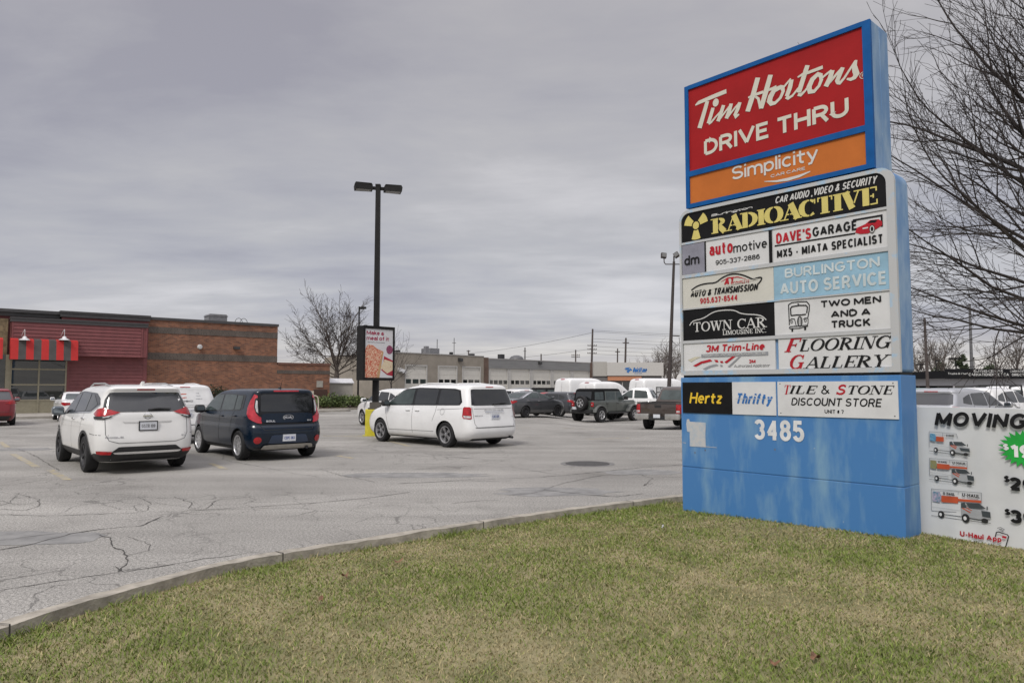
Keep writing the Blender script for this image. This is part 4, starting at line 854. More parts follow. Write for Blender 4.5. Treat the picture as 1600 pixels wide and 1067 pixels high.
# ------------------------------------------------------------------ vehicles
# a body is a stack of plan outlines: (height, rear x, front x, half width, rear corner radius, front corner radius)
def loft(levels, bow=0.05, ftap=(0.3, 0.10), rtap=(0.3, 0.05), it=2):
    lv = chaikin(levels, it, 0.22); rings = []; N = 0
    x_min, x_max = min(l[1] for l in lv), max(l[2] for l in lv)
    for z, xr, xf, hw, cr, cf in lv:
        L = xf - xr; cr = min(cr, hw * .8, L / 3); cf = min(cf, hw * .8, L / 3); b = min(bow, L / 8)
        P = [(xr + b * (y / hw) ** 2, y) for y in np.linspace(0, hw - cr, 5)]
        x0 = xr + b * ((hw - cr) / hw) ** 2
        P += [(x0 + cr - cr * math.sin(R(a)), hw - cr + cr * math.cos(R(a))) for a in (75, 60, 45, 30, 15)]
        x1 = xf - b * ((hw - cf) / hw) ** 2
        P += [(x, hw) for x in np.linspace(x0 + cr, x1 - cf, 22)]
        P += [(x1 - cf + cf * math.sin(R(a)), hw - cf + cf * math.cos(R(a))) for a in (15, 30, 45, 60, 75)]
        P += [(xf - b * (y / hw) ** 2, y) for y in np.linspace(hw - cf, 0, 5)]
        Q = []
        for x, y in P:
            f = 1 - ftap[1] * sstep(x_max - ftap[0] * (x_max - x_min), x_max, x) - rtap[1] * (1 - sstep(x_min, x_min + rtap[0] * (x_max - x_min), x))
            Q.append((x, y * f, z))
        rings.append(Q + [(x, -y, z) for x, y, z in Q[-2:0:-1]]); N = len(rings[-1])
    v = [p for r_ in rings for p in r_]; k = len(rings)
    f = [(i * N + q, i * N + (q + 1) % N, (i + 1) * N + (q + 1) % N, (i + 1) * N + q) for i in range(k - 1) for q in range(N)]
    f += [tuple(range(N))[::-1], tuple((k - 1) * N + q for q in range(N))]
    return v, f
def patch(bvh, poly, view, off=0.005, cell=0.09):
    bm = bmesh.new(); fv = bm.faces.new([bm.verts.new((a, b, 0)) for a, b in poly])
    bmesh.ops.triangulate(bm, faces=bm.faces[:], ngon_method='EAR_CLIP')
    for ax in (0, 1):
        lo, hi = min(p[ax] for p in poly), max(p[ax] for p in poly); n = int((hi - lo) / cell)
        for i in range(1, n + 1):
            co = [0, 0, 0]; co[ax] = lo + i * (hi - lo) / (n + 1); no = [0, 0, 0]; no[ax] = 1
            bmesh.ops.bisect_plane(bm, geom=bm.verts[:] + bm.edges[:] + bm.faces[:], plane_co=co, plane_no=no, dist=1e-6)
    dirs = {'L': Vector((0, -1, 0)), 'R': Vector((0, 1, 0)), 'B': Vector((1, 0, 0)), 'F': Vector((-1, 0, 0)), 'T': Vector((0, 0, -1)), 'CL': Vector((.7071, -.7071, 0)), 'CR': Vector((.7071, .7071, 0))}
    d = dirs[view]; out = []; ce = Vector((.7071, .7071 if view == 'CL' else -.7071, 0))
    for v in bm.verts:
        a, b = v.co.x, v.co.y
        o = {'L': (a, 4, b), 'R': (a, -4, b), 'B': (-6, a, b), 'F': (6, a, b), 'T': (a, b, 4)}[view] if view[0] != 'C' else ce * a - d * 8 + Vector((0, 0, b))
        h, nn, _, _ = bvh.ray_cast(Vector(o), d)
        if h is None:
            h, nn, _, _ = bvh.find_nearest(ce * a - d * 1.0 + Vector((0, 0, b))) if view[0] == 'C' else bvh.find_nearest(Vector({'L': (a, 1, b), 'R': (a, -1, b), 'B': (-2.4, a, b), 'F': (2.4, a, b), 'T': (a, b, 1.5)}[view]))
        if nn.dot(d) > 0: nn = -nn
        out.append(h + (nn * .6 - d * .4).normalized() * off)
    bm.verts.index_update(); fs = []
    for f_ in bm.faces:          # where the bodywork turns away the piece stops
        ok = True
        for e in f_.edges:
            a, b = e.verts; l2 = (a.co - b.co).length; l3 = (out[a.index] - out[b.index]).length
            if l3 > 2.6 * l2 + .035: ok = False; break
        if ok: fs.append(tuple(v.index for v in f_.verts))
    bm.free(); return out, fs
def rd(poly, r=0.12, it=2): return chaikin(poly, it, r, True)
def tri_fan(mb): return mb
_W = {}
def wheel_mesh(Rw, wd, rimr, rim, spokes):
    k = (Rw, wd, rimr, rim.name, spokes)
    if k in _W: return _W[k]
    t = MB(); h = wd / 2
    t.lathe([(rimr, -h * .9), (rimr + .02, -h), (Rw - .03, -h), (Rw - .008, -h * .8), (Rw, -h * .5), (Rw, h * .5), (Rw - .008, h * .8), (Rw - .03, h), (rimr + .02, h), (rimr, h * .9), (rimr, -h * .9)], 36)
    for s in (-.3, 0, .3): t.lathe([(Rw + .0005, h * s - .006), (Rw + .002, h * s), (Rw + .0005, h * s + .006)], 36)
    r_ = MB(); r_.lathe([(rimr + .004, h * .97), (rimr - .018, h * .98), (rimr - .03, h * .8), (rimr - .035, -h * .6)], 36)
    r_.lathe([(0, h * .78), (.045, h * .78), (.06, h * .7), (.07, h * .4)], 20)
    for i in range(spokes):
        a = 2 * math.pi * i / spokes
        for da in ((-.10, .10) if spokes <= 6 else (0,)):
            c, s_ = math.cos(a), math.sin(a); c2, s2 = math.cos(a + da), math.sin(a + da); wv = .022 if spokes > 6 else .019
            px_, pz = -s_ * wv, c * wv; r0, r1 = .05, rimr - .01
            vs = []
            for rr, aa, y, kk in ((r0, (c, s_), h * .76, 1), (r1, (c2, s2), h * .88, 1.15)):
                for sg in (-1, 1): vs.append((aa[0] * rr + sg * px_ * kk, y, aa[1] * rr + sg * pz * kk)); vs.append((aa[0] * rr + sg * px_ * kk, y - .04, aa[1] * rr + sg * pz * kk))
            r_.add(vs, [(0, 2, 6, 4), (1, 5, 7, 3), (0, 4, 5, 1), (2, 3, 7, 6), (0, 1, 3, 2), (4, 6, 7, 5)])
    hb = MB(); hb.lathe([(0, h * .25), (rimr - .03, h * .25), (rimr - .03, -h * .5), (0, -h * .5)], 24)
    T, Q, H = t.build('tyre', RUBBER, smooth=40), r_.build('rim', rim, smooth=40), hb.build('wheel', pbr('brake dark', (.02, .02, .021), .6), smooth=40)
    _W[k] = (H.data, T.data, Q.data)
    for o in (T, Q, H): bpy.data.objects.remove(o)
    return _W[k]
def wheel(root, x, y, z, Rw, wd, rimr, rim, spokes, name='wheel', rot=None):
    H, T, Q = wheel_mesh(Rw, wd, rimr, rim, spokes)
    h = bpy.data.objects.new(name, H); COL.objects.link(h); h.parent = root; h.location = (x, y, z)
    h.rotation_euler = rot if rot else (0, random.uniform(0, 1), 0 if y > 0 else math.pi)
    for nm, me in (('tyre', T), ('rim', Q)):
        o = bpy.data.objects.new(nm, me); COL.objects.link(o); o.parent = h
def boolean_cut(o, cutter):
    m = o.modifiers.new('cut', 'BOOLEAN'); m.object = cutter; m.operation = 'DIFFERENCE'; m.solver = 'EXACT'
    dg = bpy.context.evaluated_depsgraph_get(); dg.update()
    me = bpy.data.meshes.new_from_object(o.evaluated_get(dg)); o.modifiers.clear(); old = o.data; o.data = me
    me.name = old.name; bpy.data.meshes.remove(old); bpy.data.objects.remove(cutter)
class Car:
    def __init__(s, name, label, cat, loc, head, mat, levels, group=None, **k):
        s.root = thing(name, label, cat, loc, head, group); s.mat = mat; s.white = k.get('white', False)
        v, f = loft(levels, k.get('bow', .05), k.get('ftap', (.3, .1)), k.get('rtap', (.25, .05)), k.get('it', 2))
        s.bvh = BVHTree.FromPolygons([Vector(p) for p in v], f)
        b = MB(); b.add(v, f); s.body = b.build(k.get('bodyname', 'body'), [mat, BLACKP], s.root)
    def arches(s, wb, Rw, hw, grow=1.14, depth=.30, extra=None):
        c = MB()
        for x in (-wb / 2, wb / 2):
            for y in (1, -1):
                n = 32; rr = Rw * grow
                vs = [(x + rr * math.cos(2 * math.pi * i / n), y * yy, Rw + rr * math.sin(2 * math.pi * i / n)) for yy in (hw - depth, hw + .3) for i in range(n)]
                c.add(vs, [tuple(range(n)), tuple(range(n, 2 * n))[::-1]] + [(i, (i + 1) % n, n + (i + 1) % n, n + i) for i in range(n)])
        if extra: extra(c)
        c.m = [1] * len(c.m); co = c.build('cutter', [s.mat, BLACKP], s.root); boolean_cut(s.body, co); s.finish()
    def finish(s, ang=32):
        me = s.body.data; me.polygons.foreach_set('use_smooth', [True] * len(me.polygons)); me.set_sharp_from_angle(angle=R(ang))
    def put(s, name, mat, polys, off=.006, cell=.09, parent=None, smooth=60, bvh=None):
        """polys: (view, polygon) pairs laid on the bodywork as one part"""
        m_ = MB()
        for view, poly in polys:
            if view == 'S':
                for vw in 'LR': m_.add(*patch(bvh or s.bvh, poly, vw, off, cell))
            else: m_.add(*patch(bvh or s.bvh, poly, view, off, cell))
        return m_.build(name, mat, parent or s.root, smooth)
    def corner(s, name, mat, pts, off=.012, parent=None, cell=.05):
        """a piece wrapped round a rear corner, one object per side; pts: ('B', y, z) on the tail or ('S', x, z) on the flank, left side"""
        out = []
        for sg, vw in ((1, 'CL'), (-1, 'CR')):
            e = Vector((.7071, .7071 * sg, 0)); poly = []
            for v, a, b in pts:
                h = s.hit('B', sg * a, b) if v == 'B' else s.hit('L' if sg > 0 else 'R', a, b); poly.append((h.dot(e), b))
            m_ = MB(); m_.add(*patch(s.bvh, poly, vw, off, cell)); out.append(m_.build(name, mat, parent[len(out)] if parent else s.root, 60))
        return out
    def seams(s, lines, w=.011, mat=None):
        m_ = MB()
        for view, pts in lines:
            for a, b in zip(pts[:-1], pts[1:]):
                d = (Vector(b) - Vector(a)).normalized(); nn = Vector((-d.y, d.x)) * w / 2; A, Bv = Vector(a), Vector(b)
                q = [tuple(A + nn), tuple(Bv + nn), tuple(Bv - nn), tuple(A - nn)]
                for vw in ('LR' if view == 'S' else view): m_.add(*patch(s.bvh, q, vw, .0035, .09))
        return m_.build('panel_seam', mat or (SEAMW if s.white else SEAM), s.root, 60)
    def wheels(s, wb, y, Rw, wd, rimr, rim, spokes):
        for x in (-wb / 2, wb / 2):
            for q in (y, -y): wheel(s.root, x, q, Rw, Rw, wd, rimr, rim, spokes)
    def hit(s, view, a, b):
        o, d = {'L': ((a, 4, b), (0, -1, 0)), 'R': ((a, -4, b), (0, 1, 0)), 'B': ((-6, a, b), (1, 0, 0)), 'F': ((6, a, b), (-1, 0, 0)), 'T': ((a, b, 4), (0, 0, -1))}[view]
        h = s.bvh.ray_cast(Vector(o), Vector(d))[0]
        return h if h is not None else s.bvh.find_nearest(Vector(o))[0]
    def handles(s, pts, mat):
        for x, z in pts:
            for vw, sg in (('L', 1), ('R', -1)):
                h = s.hit(vw, x, z); m_ = MB(); m_.box(x - .10, x + .10, h.y - .004, h.y + sg * .030 if sg > 0 else h.y + .004, z - .016, z + .016) if sg > 0 else m_.box(x - .10, x + .10, h.y - .030, h.y + .004, z - .016, z + .016)
                bevel_obj(m_.build('handle', mat, s.root, 40), .008)
    def mirrors(s, x, z, mat, size=1.0):
        for vw, sg in (('L', 1), ('R', -1)):
            h = s.hit(vw, x, z); m_ = MB(); k = size
            v, f = loft([(z - .02 * k, -.06 * k, .06 * k, .07 * k, .03, .03), (z + .02, -.08 * k, .10 * k, .115 * k, .05, .06), (z + .13 * k, -.08 * k, .09 * k, .115 * k, .05, .06), (z + .17 * k, -.05 * k, .05 * k, .08 * k, .03, .03)], 0, (.3, 0), (.3, 0), 1)
            m_.add([(px + x, py + h.y + sg * .135 * k, pz) for px, py, pz in v], f); m_.box(x - .03, x + .03, min(h.y - sg * .03, h.y + sg * .1), max(h.y - sg * .03, h.y + sg * .1), z - .01, z + .035)
            o = m_.build('mirror', mat, s.root, 40)
            g = MB(); g.prism(rd([(h.y + sg * .045 * k, z + .025), (h.y + sg * .225 * k, z + .03), (h.y + sg * .22 * k, z + .135 * k), (h.y + sg * .05 * k, z + .13 * k)]), x - .085 * k, x - .078 * k, 'x'); g.build('mirror_glass', pbr('mirror glass', (.22, .25, .27), .04, .8), o)
    def plate(s, y, z, txt, frame=None, w=.30, h=.15, dark=PLATEINK, view='B'):
        hh = [s.hit('B', y + a, z + b).x for a in (-w / 2, w / 2) for b in (-h / 2, h / 2)]; x = min(hh) - .012
        m_ = MB(); m_.box(x - .004, x + .02, y - w / 2, y + w / 2, z - h / 2, z + h / 2); p = m_.build('licence_plate', PLATE, s.root)
        m_ = MB(); write(m_, txt, -(y + w * .40), z - h * .22, -(y - w * .40), z + h * .2, 0, .03); m_.v = [(x - .006 + b, -a, c) for a, b, c in m_.v]
        m_.build('lettering', dark, p)
        if frame:
            m_ = MB(); t_ = .016
            for b in ((y - w / 2 - t_, y + w / 2 + t_, z + h / 2, z + h / 2 + t_), (y - w / 2 - t_, y + w / 2 + t_, z - h / 2 - t_, z - h / 2), (y - w / 2 - t_, y - w / 2, z - h / 2, z + h / 2), (y + w / 2, y + w / 2 + t_, z - h / 2, z + h / 2)): m_.box(x - .008, x + .02, *b)
            m_.build('plate_frame', frame, p)
        return p
    def badge(s, txt, y0, y1, z0, z1, mat, bold=.02, shear=0.0, off=.008):
        """letters on the tail, read from behind: y0 is the left end seen from behind"""
        m_ = MB(); write(m_, txt, 0, z0, abs(y1 - y0), z1, 0, bold, shear)
        m_.v = [(s.hit('B', y0 - a, c).x - off + b, y0 - a, c) for a, b, c in m_.v]; return m_.build('badge', mat, s.root)
    def rails(s, x0, x1, y, mat, zo=.05):
        for sg in (1, -1):
            P = []
            for i in range(9):
                x = x0 + (x1 - x0) * i / 8; h = s.hit('T', x, sg * y); P.append((x, sg * y, h.z + zo * min(1, 4 * i / 8, 4 * (8 - i) / 8) + .005))
            m_ = MB(); m_.tube(P, .016, 8); m_.build('roof_rail', mat, s.root, 60)
def rect(y0, y1, z0, z1): return [(y0, z0), (y1, z0), (y1, z1), (y0, z1)]
def mir(p): return [(-a, b) for a, b in p]
def underside(c, x0, x1, hw, z=.2):
    m_ = MB(); m_.box(x0, x1, -hw, hw, z, z + .12); m_.build('underbody', pbr('underbody', (.012, .012, .012), .9), c.root)

# ---- white crossover with red boomerang tail lamps, nearest the camera
def rogue():
    rl = gp(138, 737); th = R(131)                                        # heading of the bonnet
    f, l = Vector((math.cos(th), math.sin(th), 0)), Vector((-math.sin(th), math.cos(th), 0))
    c0 = Vector((rl.x, rl.y, 0)) + f * 1.353 - l * .80
    c = Car('parked_crossover', 'pearl white crossover with red boomerang tail lamps and framed grey plate, nearest parked vehicle', 'car', c0, th, PEARL,
        [(.22, -2.12, 2.08, .74, .2, .3), (.30, -2.27, 2.24, .84, .25, .4), (.40, -2.345, 2.30, .895, .28, .45), (.62, -2.36, 2.32, .92, .3, .5), (.76, -2.33, 2.30, .92, .28, .5), (.92, -2.29, 2.24, .912, .26, .5), (1.0, -2.27, 2.0, .90, .25, .5),
         (1.06, -2.26, 1.5, .885, .24, .4), (1.13, -2.24, 1.15, .86, .22, .3), (1.3, -2.15, .85, .80, .2, .25), (1.48, -2.05, .50, .735, .18, .2), (1.56, -2.06, .32, .70, .14, .2), (1.615, -2.09, .12, .655, .12, .2), (1.66, -1.98, -.12, .56, .12, .2), (1.69, -1.5, -.45, .36, .1, .1)], white=True, rtap=(.3, .06))
    c.arches(2.706, .355, .92, 1.13)
    c.put('rear_window', GLASS, [('B', rd([(-.75, 1.175), (.75, 1.175), (.69, 1.40), (.61, 1.535), (-.61, 1.535), (-.69, 1.40)], .06))])
    c.put('window_band', pbr('gloss black trim', (.01, .01, .011), .1), [('S', rd([(1.0, 1.085), (-1.55, 1.165), (-1.98, 1.30), (-1.82, 1.42), (-1.45, 1.52), (-.2, 1.555), (.28, 1.52)], .06))], .004)
    for p in ([(.88, 1.11), (-.12, 1.14), (-.12, 1.52), (.22, 1.49)], [(-.2, 1.14), (-1.12, 1.17), (-1.05, 1.51), (-.2, 1.53)], [(-1.2, 1.175), (-1.55, 1.19), (-1.80, 1.31), (-1.35, 1.48), (-1.13, 1.5)]):
        c.put('side_window', GLASS, [('S', rd(p, .06))], .008)
    c.put('window_trim', CHROME, [('S', [(1.0, 1.065), (-1.55, 1.145), (-1.98, 1.285), (-1.96, 1.30), (-1.55, 1.162), (1.0, 1.083)])], .009)
    c.put('windscreen', GLASS, [('F', rd([(-.72, 1.12), (.72, 1.12), (.62, 1.5), (-.62, 1.5)], .08))])
    o = c.corner('tail_lamp', REDLAMP, [('B', .46, 1.155), ('B', .62, 1.10), ('B', .74, 1.08), ('S', -1.98, 1.09), ('S', -1.84, 1.13), ('S', -1.96, 1.22), ('S', -2.1, 1.245), ('B', .72, 1.225)], .02)
    c.corner('dark_lens', BLACKP, [('B', .60, 1.075), ('B', .74, 1.03), ('S', -2.0, 1.035), ('S', -1.92, 1.075), ('S', -2.05, 1.085), ('B', .74, 1.08), ('B', .64, 1.097)], .021, o)
    c.corner('clear_lens', CLEARLAMP, [('B', .56, 1.115), ('B', .66, 1.072), ('B', .74, 1.055), ('B', .74, 1.078), ('B', .66, 1.095)], .027, o)
    c.corner('reflector', REDLAMP, [('B', .62, .385), ('B', .75, .385), ('S', -2.14, .40), ('S', -2.14, .452), ('B', .75, .45), ('B', .60, .44)], .018)
    for m in (lambda p: p, mir): c.put('headlamp', CLEARLAMP, [('F', m([(.45, .82), (.82, .92), (.84, 1.0), (.5, .9)]))])
    c.corner('corner_cladding', BLACKP, [('B', .58, .245), ('B', .75, .245), ('S', -1.76, .245), ('S', -1.78, .36), ('S', -2.0, .40), ('B', .75, .41), ('B', .58, .41)], .009)
    c.put('bumper_cladding', BLACKP, [('B', rd([(-.64, .24), (.64, .24), (.64, .41), (.58, .42), (.50, .52), (-.50, .52), (-.58, .42), (-.64, .41)], .04)), ('S', [(-.95, .24), (.95, .24), (.95, .40), (-.95, .40)]), ('F', rect(-.85, .85, .24, .5))], .008)
    c.put('arch_trim', BLACKP, [('S', [(x0 + r * math.cos(R(a)), .355 + r * math.sin(R(a))) for r, aa in ((.402, range(-15, 196, 14)), (.455, range(195, -16, -14))) for a in aa]) for x0 in (-1.353, 1.353)], .012)
    c.put('skid_trim', CHROME, [('B', rd([(-.56, .39), (.56, .39), (.60, .43), (-.60, .43)], .1))], .03)
    c.put('exhaust_trim', CHROME, [('B', rect(-.50, .42, .255, .272))], .03)
    c.put('painted_recess_shade', pbr('recess shade', (.52, .515, .50), .4), [('B', [(-.44, .985), (.44, .985), (.40, .955), (-.40, .955)])], .007)  # grey strip paints the shade of the crease above the plate; no real dent
    c.seams([('B', [(.72, 1.04), (.715, .75), (.66, .64), (.5, .59), (-.5, .59), (-.66, .64), (-.715, .75), (-.72, 1.04)]), ('S', [(-.16, 1.12), (-.16, .42)]), ('S', [(-1.12, 1.16), (-1.05, .95), (-1.0, .72)]), ('S', [(.98, 1.06), (1.0, .85), (.93, .45)]), ('B', [(-.6, 1.165), (.6, 1.165)]), ('S', [(-2.3, .74), (-1.75, .76)])])
    c.put('brake_light', REDLAMP, [('B', rect(-.16, .16, 1.577, 1.602))], .012)
    m_ = MB(); h = c.hit('B', 0, 1.2).x
    m_.tube([(h - .02, -.02, 1.20), (h - .03, -.2, 1.225), (h - .02, -.42, 1.215)], [.022, .016, .012], 8); m_.build('rear_wiper', BLACKP, c.root, 50)
    c.handles([(-.30, 1.0), (-1.18, 1.03)], CHROME); c.mirrors(.80, 1.06, metal_paint('mirror shell grey', (.10, .12, .14)))
    c.rails(-1.75, .15, .56, pbr('satin rail', (.42, .42, .42), .35, .6), .05)
    c.plate(0, .90, 'GSTR 109', BLACKP, dark=pbr('plate grey ink', (.25, .25, .26), .5)); c.badge('ROGUE', .72, .42, .685, .715, pbr('badge metal', (.35, .35, .36), .3, .8)); c.badge('SV', -.60, -.68, .685, .715, MATS['badge metal'])
    m_ = MB(); h = c.hit('B', 0, 1.085).x - .012; 
    n = 24; m_.add([(h - d, r * math.cos(2 * math.pi * i / n), 1.085 + r * .82 * math.sin(2 * math.pi * i / n)) for r, d in ((.075, 0), (.06, .006)) for i in range(n)], [(i, (i + 1) % n, n + (i + 1) % n, n + i) for i in range(n)])
    m_.box(h - .007, h + .004, -.085, .085, 1.073, 1.097); m_.build('emblem', CHROME, c.root)
    m_ = MB(); h = c.hit('T', -1.75, 0).z; m_.prism([(-1.85, h - .01), (-1.62, h - .005), (-1.80, h + .075), (-1.86, h + .07)], -.02, .02, 'y'); m_.build('shark_fin', PEARL, c.root)
    c.wheels(2.706, .79, .355, .225, .225, DARKRIM, 5); underside(c, -2.1, 2.0, .6, .24)
rogue()
# ---- navy boxy hatch
def soul():
    rl = gp(377, 718.5); th = R(132); f, l = Vector((math.cos(th), math.sin(th), 0)), Vector((-math.sin(th), math.cos(th), 0))
    NAVY = pbr('navy car paint', (0.0035, 0.011, 0.024), 0.25, 0.0, 0.35, var=.06, scale=1.5, spec=.35)
    c0 = Vector((rl.x, rl.y, 0)) + f * 1.285 - l * .78
    c = Car('boxy_hatchback', 'navy blue boxy hatchback with tall bracket tail lamps and silver rear skid plate', 'car', c0, th, NAVY,
        [(.22, -1.82, 1.9, .76, .2, .3), (.30, -1.96, 2.0, .85, .25, .35), (.45, -2.03, 2.08, .895, .28, .4), (.62, -2.04, 2.1, .905, .28, .45), (.74, -2.02, 2.08, .90, .26, .45), (.80, -1.97, 2.05, .89, .24, .45), (.95, -1.94, 1.95, .885, .22, .45), (1.02, -1.93, 1.6, .875, .2, .4), (1.08, -1.92, 1.25, .855, .2, .3),
         (1.3, -1.88, .88, .80, .18, .25), (1.46, -1.83, .55, .755, .16, .2), (1.535, -1.84, .3, .715, .14, .2), (1.58, -1.82, .05, .64, .12, .2), (1.605, -1.6, -.3, .45, .1, .1)], rtap=(.3, .04))
    c.arches(2.57, .335, .90, 1.14)
    gb = pbr('gloss black trim', (.01, .01, .011), .1)
    c.put('tailgate_surround', gb, [('B', rd([(-.70, .80), (.70, .80), (.72, 1.1), (.66, 1.5), (-.66, 1.5), (-.72, 1.1)], .06))], .004)
    c.put('rear_window', GLASS, [('B', rd([(-.62, 1.09), (.62, 1.09), (.58, 1.475), (-.58, 1.475)], .05))], .009)
    c.put('tailgate_panel', NAVY, [('B', rd([(-.62, .84), (.62, .84), (.60, 1.055), (-.60, 1.055)], .12))], .022)
    c.put('window_band', gb, [('S', rd([(1.05, 1.045), (-1.25, 1.11), (-1.42, 1.16), (-1.40, 1.46), (-.2, 1.50), (.48, 1.465)], .05))], .004)
    for p in ([(.92, 1.075), (-.12, 1.10), (-.12, 1.47), (.42, 1.44)], [(-.2, 1.105), (-.95, 1.125), (-.92, 1.455), (-.2, 1.475)], [(-1.0, 1.13), (-1.30, 1.14), (-1.28, 1.44), (-.98, 1.45)]):
        c.put('side_window', GLASS_L, [('S', rd(p, .06))], .008)
    c.put('windscreen', GLASS, [('F', rd([(-.72, 1.09), (.72, 1.09), (.63, 1.46), (-.63, 1.46)], .08))])
    PINK = pbr('rose lamp lens', (.46, .03, .045), .15, coat=.5, var=.2, scale=10)
    o = c.corner('tail_lamp', PINK, [('B', .60, .83), ('B', .70, .85), ('S', -1.80, .94), ('S', -1.70, 1.04), ('S', -1.66, 1.18), ('S', -1.70, 1.34), ('S', -1.76, 1.45), ('B', .69, 1.48), ('B', .645, 1.45), ('B', .655, 1.2), ('B', .64, 1.04), ('B', .60, .96)], .016)
    c.corner('dark_lens', gb, [('B', .60, .965), ('B', .66, 1.0), ('B', .71, 1.07), ('B', .73, 1.2), ('B', .69, 1.38), ('B', .64, 1.40), ('B', .645, 1.2), ('B', .625, 1.04)], .020, o)
    c.corner('white_lens', CLEARLAMP, [('B', .665, 1.06), ('B', .70, 1.10), ('B', .71, 1.2), ('B', .68, 1.345), ('B', .655, 1.33), ('B', .665, 1.2)], .025, o)
    for m in (lambda p: p, mir):
        e = [(m([(.70 + .075 * math.cos(2 * math.pi * i / 14), .47 + .075 * math.sin(2 * math.pi * i / 14))])[0]) for i in range(14)]
        c.put('reflector', REDLAMP, [('B', e)], .014)
        c.put('headlamp', CLEARLAMP, [('F', m([(.5, .8), (.82, .86), (.82, .98), (.55, .92)]))])
    c.put('skid_plate', pbr('satin silver plastic', (.42, .40, .36), .4, .3), [('B', rd([(-.62, .27), (.62, .27), (.56, .37), (-.56, .37)], .12))], .035)
    c.put('bumper_cladding', BLACKP, [('B', rect(-.9, .9, .235, .30)), ('S', [(-.9, .235), (.9, .235), (.9, .31), (-.9, .31)]), ('F', rect(-.8, .8, .25, .5))], .008)
    c.put('bumper_inset', metal_paint('navy lighter inset', (0.02, 0.04, 0.085)), [('B', rd([(-.48, .385), (.48, .385), (.40, .575), (-.40, .575)], .08))], .008)
    c.seams([('B', [(.66, .82), (.56, .69), (-.56, .69), (-.66, .82)]), ('S', [(-.16, 1.09), (-.16, .36)]), ('S', [(-1.0, 1.12), (-.88, .85), (-.86, .62)]), ('S', [(1.0, 1.05), (1.0, .8), (.86, .4)])])
    c.put('brake_light', PINK, [('B', rect(-.30, .30, 1.535, 1.562))], .014)
    c.handles([(-.28, .97), (-1.05, .99)], NAVY); c.mirrors(.86, 1.04, BLACKP)
    c.plate(0, .505, 'CEPC 263', None); c.badge('KIA', .09, -.09, .93, .985, pbr('badge bright', (.62, .62, .63), .3, .5), .04, 0, .03); c.badge('SOUL', .52, .30, .862, .905, MATS['badge bright'], .04, .2, .03); c.badge('EX', -.46, -.56, .87, .90, MATS['badge bright'], .03, 0, .03)
    m_ = MB(); h = c.hit('B', 0, .957).x - .03; n = 20; m_.add([(h, r * math.cos(2 * math.pi * i / n), .957 + r * .5 * math.sin(2 * math.pi * i / n)) for r in (.125, .112) for i in range(n)], [(i, (i + 1) % n, n + (i + 1) % n, n + i) for i in range(n)]); m_.build('emblem', MATS['badge bright'], c.root)
    m_ = MB(); h = c.hit('T', -1.5, 0).z; m_.tube([(-1.5, 0, h - .01), (-1.62, 0, h + .2)], [.008, .004], 6); m_.tube([(-1.44, 0, h), (-1.54, 0, h + .02)], [.03, .02], 8); m_.build('aerial', BLACKP, c.root)
    m_ = MB(); m_.tube([(-2.0, -.45, .27), (-1.6, -.45, .29)], .035, 10); m_.build('exhaust_pipe', DARKRIM, c.root)
    c.wheels(2.57, .775, .335, .215, .225, ALLOY, 10); underside(c, -1.85, 1.85, .6, .24)
soul()
